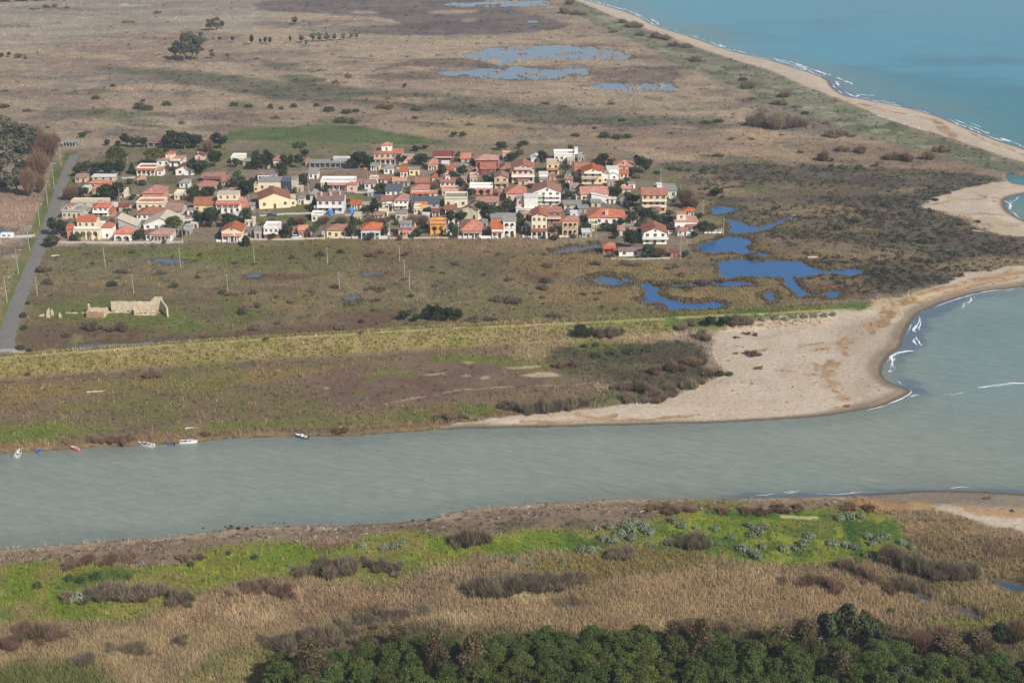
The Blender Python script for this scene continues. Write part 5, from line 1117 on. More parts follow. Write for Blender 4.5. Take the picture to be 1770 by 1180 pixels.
    if up:
        for u in (up if isinstance(up, list) else [up]):
            f0, f1, y0, y1, uh, ur, urise, uwc, urc, unw = u[:10]
            zz = hh+.222 if roof == 'flat' else hh-.1
            volume(root, 'upper_', a+W_*f0, a+W_*f1, y0, y1, zz, zz+uh, ur, urise, uwc, urc, u[10] if len(u) > 10 else None, .35)
            for q in range(unw): window(root, a+W_*(f0+(f1-f0)*(q+.5)/unw), y0, zz+uh*.34, .9, uh*.42, None)
    for f0, fy, ch in chim:
        mb = MB(); zc = hh+rise*.3; x = a+W_*f0; y = wy+(d-wy)*fy; mb.box(x-.35, x+.35, y-.35, y+.35, hh+.05, hh+rise*.9+ch); mb.box(x-.45, x+.45, y-.45, y+.45, hh+rise*.9+ch+.001, hh+rise*.9+ch+.15); mb.build('chimney', paint((214, 200, 186), 'stucco'), rf)
    return root
# ------------------------------------------------------------------ the village, house by house
# left part, back to front
house(111, 134, 252, 245, 243, 'flat', 'DG', 'g', 'grey open shed at the far end of the road', 'with a flat roof on posts', d=5, name='shed', catg='shed', porch=(0, 1, 3, 2.3, 'flat', 5, 'g', 'GR'), dr=False, win=1)
house(257, 299, 254, 245, 243, 'flat', 'GR', 'p', 'grey abandoned house among the dark pines', 'with open dark bays', d=7, porch=(0, 1, 2.5, 2.6, 'flat', 5, 'p', 'GR'), name='farmhouse')
house(337, 353, 277, 269, 263, 'gf', 'PK', 'r', 'small dark red gabled hut', 'standing alone at the back of the village', d=5, name='hut', catg='hut', chim=[(.3, .5, .3)])
house(272, 315, 288, 277, 272, 'hip', 'W', 'm', 'white house with a cream upper tower', 'and orange tower roof', d=10, win=4, up=(.3, .62, 3, 8, 2.6, 'hip', .9, 'CR', 'o', 1), chim=[(.45, .3, 2.2)], balc=[(.55, .95, 1.02, 1.5, 'CR', True)])
house(304, 336, 303, 293, 284, 'gf', 'W', 'r', 'plain white gabled house', 'its gable end facing the river', d=10, win=2, gw=1)
house(238, 270, 303, 292, 288, 'flat', 'W', 'b', 'long white house with a red tiled band', 'and white parapet', d=8, win=4, par='W', porch=(0, 1, 2., 2.9, 'tile', 5, 'o', 'W'), wings=[(1.08, 1.4, -1.5, 3.5, 2.6, 'shed', .5, 'W', 'o')])
house(160, 198, 314, 306, 303, 'shed', 'BE', 'w', 'low shed with a pale wavy roof', 'behind the peach house', d=5, name='shed', catg='shed', dr=False)
house(155, 190, 325, 317, 311, 'hip', 'SA', 'o', 'peach house with broken orange roofs', 'among dark trees near the road', win=3, wings=[(.75, 1.05, -2, 2.5, 2.2, 'shed', .5, 'PK', 'o')])
house(247, 282, 349, 334.5, 320.5, 'hip', 'CO', 'o', 'coral house with a wide orange hip roof', 'and a dark porch at its right', win=3, fl=1, porch=(.62, 1.03, 2.2, 2.6, 'tile', 3, 'o', 'CO'))
house(124, 186, 359, 350, 348, 'flat', 'BE', 'e', 'long pale roofless shell', 'along the second row by the road', d=5, par='BE', name='warehouse', catg='shed', win=4)
house(237, 283, 363, 352, 349, 'flat', 'CR', 'm', 'low cream house with a flat pinkish roof', 'between coral house and red roofed bungalow', d=8, win=4, par='CR')
house(206, 223, 366, 357, 353, 'gs', 'BE', 'r', 'small shed with a dark red roof', 'left of the long red roofed bungalow', name='shed', catg='shed', win=1)
house(237, 282, 380, 371, 357.5, 'hip', 'W', 'b', 'long white bungalow under a red tiled hip roof', 'in the third row', win=5)
house(286, 314, 373, 365, 351, 'gs', 'BE', 'b', 'plain brown roofed barn', 'right of the long white bungalow', win=2, sidew=False, name='barn', catg='barn')
house(162, 188, 374, 359, 350, 'hip', 'W', 'o', 'house of many small orange roofs', 'with a dark lower porch', fl=2, win=3, balc=[(0, 1, .5, 1.4, 'W', True)], up=(.2, .65, 2, 6, 1.6, 'pyr', 1.2, 'CO', 'o', 1), wings=[(1.02, 1.35, 0, 4, 2.4, 'shed', .7, 'CO', 'o')])
house(108, 141, 378, 366, 363, 'flat', 'BE', 'g', 'low grey flat-roofed house beside the road', 'with rubble on its roof', d=9, win=4, par='GR', up=(.2, .5, 3, 7, 1.5, 'flat', 0, 'PK', 'm', 1))
house(336, 371, 367, 354, 341, 'gs', 'YE', 'b', 'yellow house with a red tiled gable roof', 'behind the white railing', win=3, fl=1)
house(206, 236, 401, 391, 377, 'shedr', 'GR', 'e', 'blue-grey barn with a beige sloping roof', 'behind the arched pyramid-roofed house', d=8, name='barn', catg='barn', win=2)
house(249, 308, 397, 388, 375, 'gf', 'W', 'e', 'wide white barn with a beige gable roof', 'the largest roof of the front left rows', d=13, win=4, name='barn', catg='barn', chim=[(.6, .4, .2)])
house(128, 172, 416, 398, 396, 'flat', 'CR', 'e', 'big cream front villa with arches', 'by the road corner, orange roofs on both sides', d=11, arc=(4, 0, 1), par='W', up=[(.12, .85, 2.5, 9, 3.0, 'gs', 1.4, 'CR', 'o', 3)], wings=[(-.3, -.02, 2, 8, 4.6, 'gs', 1.4, 'CO', 'o'), (1.02, 1.45, 3, 9, 4.8, 'hip', 1.4, 'W', 'o')])
house(198, 226, 418, 406, 389, 'pyr', 'W', 'o', 'white arched house under an orange pyramid roof', 'in the front row', d=9, arc=(2, 0, 1), win=2)
house(260, 297, 417, 405, 394, 'hip', 'W', 'm', 'front house with a grey-brown hip roof', 'and a white columned porch', win=4, porch=(.2, .95, 2.2, 2.7, 'flat', 5, 'm', 'PK'), wings=[(-.22, -.02, 1, 6, 2.7, 'shed', .8, 'W', 'r')])
# second block
house(400, 422, 284, 274, 270, 'flat', 'YE', 'w', 'pale yellow cube house', 'at the back beside dark round trees', d=8, par='W', win=2)
house(473, 487, 289, 277, 265, 'pyr', 'CR', 'o', 'narrow cream house with a steep orange roof', 'between two dark trees', d=7, win=1, fl=1)
house(536, 608, 288, 281, 278, 'flat', 'GR', 'g', 'long grey open-fronted shed', 'on many concrete posts at the back', d=6, name='shed', catg='shed', porch=(0, 1, 3., 2.4, 'flat', 9, 'g', 'GR'), win=6, wings=[(-.1, -.01, 0, 5, 2.6, 'shed', .6, 'BE', 'o'), (.55, .95, 2, 6, 3.8, 'flat', 0, 'GR', 'w')])
house(350, 388, 316, 307, 298, 'gs', 'BR', 'b', 'brown roofed house with a dark deep porch', 'right of the plain white gabled house', win=2, porch=(.1, .85, 2.5, 2.4, 'tile', 4, 'r', 'BR'))
house(335, 371, 334, 324, 312, 'hip', 'CR', 'o', 'orange hip roof half hidden by dark trees', 'behind the yellow house', win=3)
house(386, 407, 345, 334, 325, 'hip', 'CR', 'b', 'small red roof showing behind the cream block', 'with the white shed roof', win=2)
house(446, 478, 312, 303, 299, 'flat', 'GR', 'p', 'grey house with white arches', 'behind the cream and navy house', d=8, win=3, arc=(3, 0, .6, 'W'))
house(447, 502, 331, 315, 312, 'flat', 'CR', 'g', 'cream flat-roofed house with a navy blue side', 'in the second row', d=10, win=4, wings=[(.72, 1.02, -.25, 8, 4.9, 'flat', 0, 'NV', 'k'), (1.03, 1.2, 1, 7, 5.6, 'flat', 0, 'BE', 'g'), (-.12, -.01, -1, 5, 3.4, 'flat', 0, 'YE', 'e')])
house(375, 416, 369, 349, 346, 'flat', 'W', 'b', 'cream two-storey block with a red eave band', 'and a white shed roof on top', d=9, fl=2, win=4, up=[(.04, .9, 1.5, 7.5, 2.9, 'flat', 0, 'CR', 'e', 3)], wings=[(.95, 1.2, 1, 7, 5.2, 'gs', 1.2, 'CO', 'o')], porch=(0, 1, 1.6, 4.3, 'tile', 5, 'o', 'W'))
house(449, 502, 360, 344, 334, 'gf', (246, 224, 186), 'b', 'large cream hall with a low gable roof', 'standing askew in the third row', d=13, rz=12, win=3, sidew=False, name='hall', catg='hall', wings=[(1.01, 1.18, 2, 8, 3.6, 'shed', .4, 'CR', 'e')])
house(555, 613, 329, 316, 311, 'flat', 'PK', 'w', 'long pink house with a white parapet', 'facing a green plot', d=9, win=6, par='W', wings=[(.78, 1.08, -2.5, 3, 3.2, 'hip', 1.1, 'PK', 'o')], porch=(.2, .75, 2, 2.9, 'tile', 4, 'm', 'PK'))
house(549, 594, 369, 346, 333, 'gs', (216, 214, 214), 'p', 'grey two-storey house under a plum-coloured roof', 'with balconies and blue tanks', fl=2, win=4, balc=[(0, .5, .5, 1.6, 'W', True), (.62, 1, .5, 1.6, 'W', False)], chim=[(.15, .3, .8), (.5, .3, .8), (.85, .35, .8)], wings=[(-.12, .0, 0, 6, 3, 'flat', 0, 'W', 'w')])
house(384, 419, 417, 399, 387, 'gf', 'CR', 'o', 'gabled orange front house', 'behind a white arched gate', d=9, win=3, gw=1, porch=(.05, .95, 2.2, 2.7, 'tile', 4, 'o', 'W'))
house(424, 436, 408, 400, 395, 'shed', 'PK', 'p', 'tiny pink hut with a plum roof', 'right of the gabled orange front house', d=4, name='hut', catg='hut', win=1)
house(440, 452, 412, 398, 394, 'flat', 'GR', 'g', 'narrow grey-green shed', 'left of the white two-storey front house', d=5, name='shed', catg='shed', win=1)
house(457, 482, 412, 395, 391, 'flat', 'W', 'w', 'white two-storey front house with a brick-red base', 'and white parapet', d=8, fl=2, win=3, par='W', balc=[(0, 1, .5, 1.3, 'W', True)], wings=[(.1, 1.05, -2.4, -.1, 1.2, 'flat', 0, 'BR', 'b')])
house(505, 512, 408, 399, 396, 'flat', 'OR', 'o', 'tiny yellow-orange shed', 'behind the parked white car', d=4, name='shed', catg='shed', win=1, dr=False)
house(517, 531, 411, 397, 389.5, 'gs', 'CO', 'f', 'small bright orange house', 'between front garden and palm tree', win=2, fl=1)
house(565, 598, 411, 398, 387, 'hip', 'YE', 'o', 'yellow front house under an orange hip roof', 'behind a pale wall', win=3, wings=[(-.22, -.08, -2, 1, 2.6, 'flat', 0, 'BE', 'e')])
# third block
house(647, 695, 284, 266, 258, 'hip', 'PK', 'o', 'large three-level orange-roofed villa', 'alone at the back behind a brick wall', d=11, fl=2, win=5, porch=(.05, .95, 2, 2.8, 'flat', 6, 'm', 'W'), balc=[(.0, .45, .5, 1.6, 'SA', True)], up=(.26, .62, 3, 8, 3.6, 'pyr', 1.3, 'W', 'o', 1), wings=[(1.02, 1.4, 2, 8, 3.4, 'flat', 0, 'SA', 'm')])
house(748, 783, 281, 270, 266, 'flat', 'RE', 'r', 'dark red flat-roofed house', 'with a white stripe', d=8, par='RE', win=3, porch=(.1, .95, 1.5, 2.9, 'flat', 4, 'w', 'RE'))
house(797, 813, 281, 276, 267, 'gs', 'GR', 'o', 'small open barn with an orange roof', 'right of the dark red house', d=7, name='barn', catg='barn', win=1)
house(679, 702, 321, 316, 309, 'gs', 'BE', 'm', 'low pinkish roof between brown field and dark house', 'almost without visible walls', d=6, win=2)
house(667, 693, 338, 333, 321, 'shed', 'W', 'k', 'white bungalow with a dark grey roof', 'in the middle of the village', d=10, win=3)
house(718, 742, 323, 318, 309, 'gs', 'BR', 'b', 'brown roof rising behind the white house', 'with two orange eaves', d=7, win=2)
house(711, 741, 341, 328, 319, 'hip', 'W', 'o', 'white house with two orange eaves', 'one above the other', d=8, win=3, porch=(-.02, 1.08, 2., 2.1, 'tile', 4, 'o', 'CO'))
house(761, 786, 323, 316, 308, 'gs', 'W', 'b', 'brown roofed house topped by a white arch', 'beside bare shrubs', d=8, win=3, up=(.35, .65, 2.2, 3., 2.4, 'flat', 0, 'W', 'w', 1))
house(764, 791, 338, 331, 327, 'flat', 'PK', 'm', 'low salmon bungalow', 'behind the cream flat house with a grey roof', d=7, win=3, par='PK')
house(769, 807, 359, 344, 339, 'flat', 'CR', 'g', 'cream flat house with a weathered grey roof', 'in the third row', d=10, win=3, par='CR')
house(682, 705, 361, 347, 335, 'hip', 'W', 'b', 'house with a rounded red-brown hip roof', 'and white balconies', fl=2, win=3, balc=[(0, 1, .45, 1.3, 'W', True)], wings=[(-1., -.06, 1, 7, 3.2, 'shed', 1.2, 'YE', 'b')])
house(711, 758, 360, 352, 340, 'shed', 'GR', 'k', 'long dark-roofed house with a yellow arched porch', 'right of the rounded red roof', d=10, win=3, wings=[(.16, .58, -3.4, -.2, 2.9, 'flat', 0, 'OR', 'f')])
house(684, 703, 382, 370, 367, 'flat', 'BE', 'g', 'beige box-shaped house', 'amid brown winter shrubs', d=6, win=2)
house(747, 759, 377, 367, 363, 'gs', 'BR', 'r', 'little brick-red cabin with cream windows', 'in the fourth row', d=5, win=2, name='cabin', catg='cabin', shut='w')
house(625, 658, 411, 397, 384, 'hip', 'GR', 'o', 'grey open-porched house with an orange hip roof', 'right of the dark hedge', win=3, porch=(0, 1, 2.4, 2.8, 'flat', 5, 'w', 'W'))
house(689, 711, 410, 398, 394, 'flat', 'PK', 'p', 'pink house with blue tarpaulins on its roof', 'in the front row', d=8, win=2, up=(.1, .95, 3.5, 7, 1.6, 'shed', .4, 'GR', 'g', 2), porch=(.35, .75, 2.4, 2.5, 'tile', 2, 'f', 'PK'))
house(744, 770, 407, 389, 385, 'flat', 'OR', 'f', 'yellow-orange cube house with two arches', 'in the front row', d=8, arc=(2, 0, 1), par='OR', win=2)
# centre right block
house(822, 861, 289, 277, 267, 'hip', 'RE', 'o', 'dark red house under a pale orange roof', 'at the back of the dense quarter', win=3, balc=[(.2, .8, .5, 1.2, 'W', True)])
house(869, 883, 277, 269, 264, 'flat', 'W', 'm', 'small white house with a brown roof edge', 'behind a dark tree', d=7, win=2, par='SA')
house(831, 856, 303, 292, 281, 'gs', 'RE', 'b', 'crimson house with a brown gable roof', 'in front of the dark red house', win=2, wings=[(-.3, -.03, 1, 6, 2.2, 'shedr', .8, 'PK', 'm')])
house(865, 881, 302, 293, 282, 'hip', 'BR', 'b', 'brown hip roof tucked left of the large brown villa', '', win=1)
house(885, 923, 317, 292, 276, 'gf', 'PK', 'b', 'large brown gabled villa', 'with stacked balconies and a pink upper floor', d=12, fl=2, win=4, gw=1, balc=[(-.02, 1.02, .5, 1.8, 'W', True), (.1, .9, .98, 1.2, 'PK', True)])
house(918, 934, 281, 274, 269, 'gf', 'W', 'w', 'little white gabled house at the far edge', 'left of the long white flat house', d=7, win=1)
house(958, 993, 279, 268, 264, 'flat', 'W', 'w', 'long white flat-roofed house', 'with a red-marked white sign tower', d=9, win=4, par='W', up=[(1.0, 1.16, 1, 3, 3.2, 'flat', 0, 'W', 'w', 0)])
house(945, 966, 302, 284, 280, 'flat', 'YE', 'e', 'yellow two-storey house with red balcony band', 'left of the date palm', d=8, fl=2, win=2, par='SA', balc=[(0, 1, .5, 1.2, 'CO', True)])
house(855, 878, 326, 307, 296, 'gf', 'SA', 'b', 'tall peach gabled house with two dark arches', 'below the crimson house', d=9, fl=2, win=2, porch=(0, 1, 1.3, 2.6, 'tile', 3, 'm', 'SA'))
house(932, 947, 314, 301, 298, 'flat', 'W', 'w', 'plain white tower block', 'between the brown villa and white chalet', d=5, win=0, dr=False, sidew=False, name='tower', catg='tower')
house(812, 851, 338, 326, 322, 'flat', 'CO', 'w', 'coral arcaded house with three arches', 'and white parapet', d=8, arc=(3, 0, 1), par='W', win=3)
house(825, 861, 357, 351, 342, 'gs', 'PK', 'm', 'long low house with a faded pink-brown roof', 'below the coral arcade', d=8, win=3, par=None)
house(875, 909, 348, 335, 321, 'hip', 'PK', 'o', 'pink house with a bright orange hip roof', 'behind the white cubic block', win=3)
house(892, 929, 371, 361, 359, 'flat', 'W', 'w', 'white cubic block of stacked terraces', 'in the heart of the village', d=10, win=3, up=[(.38, 1.02, 1, 8, 4.6, 'flat', 0, 'W', 'w', 0), (.03, .34, 2.5, 7, 3.8, 'flat', 0, 'PK', 'g', 1)])
house(922, 969, 354, 332, 316, 'gf', 'W', 'b', 'big white chalet with green balconies', 'and a wide gable facing the river', d=12, fl=3, win=4, gw=1, balc=[(.4, 1.0, .35, 1.4, 'W', True), (.4, 1.0, .67, 1.4, 'W', True), (-.08, .34, .67, 1.4, 'LG', True), (-.08, .34, .35, 1.4, 'LG', True)])
house(926, 970, 386, 367, 356, 'hip', 'BR', 'b', 'brick house with white rails and red hip roof', 'behind the cream gabled house', fl=2, win=4, balc=[(.45, 1.02, .5, 1.5, 'W', False)], chim=[(.25, .3, .3), (.6, .4, .3)])
house(919, 945, 411, 374, 364, 'gf', 'CR', 'b', 'tall cream gabled front house', 'with a porch and red roof', d=10, fl=3, win=3, gw=1, porch=(-.04, 1.06, 2.2, 3.4, 'tile', 4, 'b', 'W'))
house(972, 999, 408, 384, 374, 'hip', 'SA', 'o', 'two-storey peach house with rows of arches', 'under an orange hip roof', fl=2, arc=(3, 0, 1, 'SA', 2), win=3, d=9)
house(798, 828, 379, 361, 349, 'gf', 'CR', 'b', 'beige gabled house turned sideways', 'among dark trees in the fourth row', d=10, rz=-24, win=2, gw=1)
house(797, 832, 411, 398, 378, 'hip', 'GR', 'o', 'broad orange-red roof reaching low', 'over a shaded front porch', d=11, win=3, porch=(.1, .95, 2., 2.5, 'tile', 4, 'm', 'W'))
house(850, 869, 411, 394, 380, 'gs', 'W', 'o', 'narrow white house with a red sloping roof', 'and white columns', d=8, win=2, porch=(0, 1, 1.8, 2.6, 'flat', 3, 'o', 'W'))
house(849, 866, 385, 379, 371, 'shed', 'BE', 'g', 'grey flat-topped outbuilding', 'behind the narrow white house', d=6, win=1, name='shed', catg='shed')
house(870, 891, 410, 384, 369, 'shed', 'W', 'g', 'unfinished white two-storey house', 'with a broken grey roof', d=8, fl=2, win=2, arc=(2, 0, 1, 'W', 2))
house(976, 998, 344, 338, 333, 'shed', 'GR', 'g', 'low grey sheet-roofed garage', 'right of the white chalet', d=6, win=1, name='garage', catg='garage')
house(975, 1004, 362, 354, 347, 'shed', 'BE', 'g', 'grey patched workshop roof', 'left of the long orange-roofed bungalow', d=7, win=2, name='workshop', catg='workshop')
# right block
house(994, 1026, 308, 295, 282, 'gs', 'YE', 'b', 'brown roof at the back of the twin-gabled villa', '', d=9, win=2)
house(1006, 1043, 318, 298, 285, 'gf', 'YE', 'o', 'twin-gabled yellow villa with white balconies', 'under bright orange roofs', d=10, fl=2, win=3, gw=1, balc=[(-.03, .75, .5, 1.8, 'GR', True), (.1, .9, .95, 1.4, 'W', True)], wings=[(.95, 1.25, 2, 8, 4.4, 'shedr', .8, 'W', 'g')])
house(1049, 1069, 309, 293, 288, 'flat', 'W', 'w', 'small white flat house with a round gable', 'right of the twin-gabled villa', d=7, win=2, wings=[(.2, .98, -2.6, -.1, 2.6, 'gf', 1.0, 'W', 'w')])
house(1063, 1094, 296, 288, 277, 'hip', 'PK', 'o', 'orange hip-roofed cottage at the far right back', 'with a white dormer', win=3, chim=[(.55, .15, .5)], name='cottage', catg='cottage')
house(1075, 1090, 334, 330, 325, 'gs', 'PK', 'o', 'tiny red-roofed shed', 'beside the blue and yellow tanks', d=5, name='shed', catg='shed', win=1)
house(1004, 1050, 349, 335, 323, 'gs', 'CR', 'o', 'cream house with an orange roof and white stair wall', 'left of the dark palms', d=10, win=4, wings=[(.38, .98, -2.4, -.1, 2.9, 'shedr', 1.6, 'W', 'w'), (-.18, -.01, 1, 6, 2.5, 'flat', 0, 'CR', 'e')])
house(1017, 1080, 388, 376, 361, 'hip', 'W', 'o', 'long bungalow under a wide orange hip roof', 'with two white chimneys', win=5, chim=[(.48, .12, .6), (.52, .12, .8)])
house(1109, 1151, 368, 337, 325, 'gs', 'SA', 'b', 'tall three-storey house with a red roof', 'its balconies facing the marsh', d=9, fl=3, win=4, balc=[(0, 1, .36, 1.5, 'CR', True), (0, 1, .68, 1.5, 'CR', True)])
house(1134, 1169, 354, 330, 318, 'shed', 'LG', 'g', 'pale green house with a grey sloping roof', 'partly behind the three-storey house', d=11, fl=2, win=3, balc=[(.6, 1.05, .5, 1.4, 'LG', True)], up=[(.05, .3, 3, 7, 2., 'flat', 0, 'W', 'w', 0)])
house(1166, 1206, 401, 384, 381, 'flat', 'W', 'm', 'white terraced house on the pond side', 'behind a white balustrade', d=9, win=3, porch=(.5, .95, 1.6, 2.8, 'tile', 3, 'b', 'W'), up=(.1, .5, 2.5, 7, 2.6, 'flat', 0, 'CR', 'm', 1))
house(1112, 1152, 422, 402, 390, 'gf', 'W', 'b', 'white gabled house with a brown chalet roof', 'nearest to the ponds', d=11, fl=2, win=3, gw=1, balc=[(-.05, 1.05, .5, 1.5, 'W', True)])
house(1042, 1063, 438, 428, 419, 'hip', 'BR', 'o', 'orange-roofed pavilion', 'on the marsh below the village', d=6, win=1, name='pavilion', catg='pavilion', porch=(0, 1, 1.5, 2.4, 'tile', 3, 'o', 'BR'))
house(1070, 1107, 443, 433.5, 429, 'gs', 'W', 'p', 'long white shed with a flat plum roof', 'right of the orange pavilion', d=5, win=2, name='shed', catg='shed', dr=False, sidew=False)
house(1159, 1172, 445, 437, 434, 'shed', 'BR', 'r', 'rusty red brick hut', 'right of the last garden', d=4, win=1, name='hut', catg='hut')
house(1073, 1086, 356, 349, 345, 'shed', 'GR', 'g', 'small grey lean-to', 'left of the three-storey house', d=5, win=1, name='shed', catg='shed')

# outbuildings tucked between the houses
for i, (x, yb, w, hp, dp, wc, rc, rf) in enumerate([(145, 372, 14, 7, 5, 'BE', 'g', 'flat'), (150, 385, 12, 8, 5, 'PK', 'm', 'shed'), (196, 362, 10, 6, 4, 'W', 'w', 'flat'), (228, 300, 10, 6, 4, 'GR', 'g', 'shed'), (320, 292, 10, 6, 4, 'GR', 'e', 'shed'), (330, 372, 12, 7, 4, 'W', 'g', 'flat'), (426, 286, 12, 6, 4, 'GR', 'g', 'shed'), (460, 292, 10, 5, 4, 'BE', 'm', 'shed'), (432, 364, 14, 9, 4, 'GR', 'g', 'shed'), (518, 332, 10, 7, 4, 'BE', 'e', 'flat'), (488, 411, 10, 8, 4, 'CO', 'b', 'shed'), (534, 408, 8, 8, 4, 'BE', 'g', 'flat'), (604, 408, 9, 8, 4, 'GR', 'p', 'shed'), (668, 408, 10, 9, 4, 'W', 'g', 'flat'), (656, 350, 12, 7, 5, 'GR', 'k', 'shed'), (702, 322, 12, 6, 4, 'GR', 'p', 'shed'), (748, 342, 14, 8, 5, 'CR', 'm', 'shed'), (736, 360, 9, 6, 4, 'W', 'g', 'flat'), (716, 406, 9, 8, 4, 'PK', 'o', 'shed'), (776, 406, 9, 8, 4, 'W', 'g', 'flat'), (814, 312, 12, 7, 4, 'W', 'g', 'flat'), (790, 296, 10, 6, 4, 'BE', 'b', 'shed'), (802, 346, 8, 8, 4, 'W', 'm', 'shed'), (846, 310, 8, 6, 4, 'GR', 'k', 'flat'), (866, 340, 9, 8, 4, 'CO', 'o', 'shed'), (884, 364, 10, 8, 4, 'GR', 'g', 'flat'), (904, 320, 16, 7, 5, 'BE', 'm', 'shed'), (940, 318, 12, 7, 4, 'W', 'g', 'shed'), (955, 312, 12, 8, 4, 'CO', 'b', 'shed'), (982, 308, 12, 7, 4, 'BE', 'g', 'flat'), (990, 342, 14, 7, 5, 'BR', 'b', 'shed'), (1008, 368, 16, 8, 5, 'GR', 'g', 'shed'), (992, 376, 12, 8, 4, 'W', 'w', 'flat'), (1030, 358, 16, 6, 5, 'BE', 'g', 'shed'), (1056, 322, 12, 6, 4, 'GR', 'm', 'flat'), (1092, 326, 12, 7, 4, 'W', 'g', 'flat'), (1058, 352, 12, 7, 4, 'W', 'w', 'shed'), (1096, 372, 10, 8, 4, 'BE', 'g', 'shed'), (906, 400, 10, 9, 4, 'W', 'g', 'flat'), (954, 402, 10, 9, 4, 'BE', 'b', 'shed'), (838, 392, 9, 8, 4, 'GR', 'g', 'flat'), (762, 388, 9, 8, 4, 'BE', 'm', 'shed'), (640, 340, 9, 8, 4, 'GR', 'w', 'flat'), (622, 322, 9, 6, 4, 'W', 'o', 'shed')]):
    hq = min(HOUSES[:96], key=lambda h_: abs(h_['px']-x)+2.*abs(h_['py']-yb)); dx, dy = x-hq['px'], yb-hq['py']; half = (hq['x1']-hq['x0'])/2
    rel = 'in front of' if dy > 1.5 and abs(dx) < half else 'behind' if dy < -1.5 and abs(dx) < half else 'left of' if dx < 0 else 'right of'
    cn = dict(BE='beige', PK='pink', W='white', GR='grey', CO='coral', CR='cream', BR='brown')[wc]
    house(x-w/2, x+w/2, yb, yb-hp, yb-hp-4, rf, wc, rc, ' '.join(f'{"flat-topped" if rf == "flat" else "lean-to"} {cn} annex {rel} the {hq["short"]}'.split()[:16])+(' by the lane' if i == 42 else ''), '', d=dp, win=1, name='annex', catg='annex', sidew=False)

_rv = random.Random(21); _lab = set(h_['short'] for h_ in HOUSES); NB0 = len(HOUSES); made = 0; tries = 0
while made < 62 and tries < 4000:
    tries += 1; x = _rv.uniform(120, 1200) if _rv.random() < .45 else _rv.uniform(640, 1080); yb = _rv.uniform(272, 412); w = _rv.uniform(9, 19); hp = _rv.uniform(6.5, 10.5)
    if yb < 300-(x > 240)*10-(x > 800)*12 or (x > 1100 and yb < 345) or (300 < x < 640 and 286 < yb < 304) or (150 < x < 240 and 305 < yb < 322): continue
    if any(h_['x0']-2 < x+w/2 and x-w/2 < h_['x1']+2 and h_['yr']-1 < yb < h_['py']+4 for h_ in HOUSES): continue
    if any(h_['x0']-1 < x+w/2 and x-w/2 < h_['x1']+1 and yb-hp-5 < h_['py']-1 and yb > h_['py'] and yb-hp*.5 < h_['py'] for h_ in HOUSES): continue
    wc = _rv.choice(['W', 'W', 'CR', 'CR', 'BE', 'GR', 'PK', 'YE', 'SA']); rf = _rv.choice(['flat', 'flat', 'shed', 'gs', 'hip']); rc = _rv.choice(['g', 'w', 'e', 'm'] if rf == 'flat' else ['o', 'b', 'b', 'm', 'o', 'g'])
    cn = dict(BE='beige', PK='pink', W='white', GR='grey', CR='cream', YE='yellow', SA='peach')[wc]; rn = dict(o='orange', b='brown', m='pink-brown', g='grey', w='white', e='beige')[rc]
    hq = min(HOUSES[:96], key=lambda h_: abs(h_['px']-x)+2.*abs(h_['py']-yb)); dx, dy = x-hq['px'], yb-hq['py']; half = (hq['x1']-hq['x0'])/2
    rel = 'in front of' if dy > 1.5 and abs(dx) < half else 'behind' if dy < -1.5 and abs(dx) < half else 'left of' if dx < 0 else 'right of'
    sh = f'small {cn} {rn}-roofed house {rel} the '+hq['short']
    if len(sh.split()) > 16 or sh in _lab: continue
    _lab.add(sh); made += 1
    house(x-w/2, x+w/2, yb, yb-hp, yb-hp-(4 if rf == 'flat' else _rv.uniform(5, 9)), rf, wc, rc, sh, '', d=_rv.uniform(5, 7.5) if rf in ('flat', 'shed') else None, win=2, name='small_house', sidew=False, par=wc if rf == 'flat' and _rv.random() < .5 else None, porch=(.05, .7, 1.4, 2.3, 'flat', 3, rc, 'W') if _rv.random() < .3 else None)
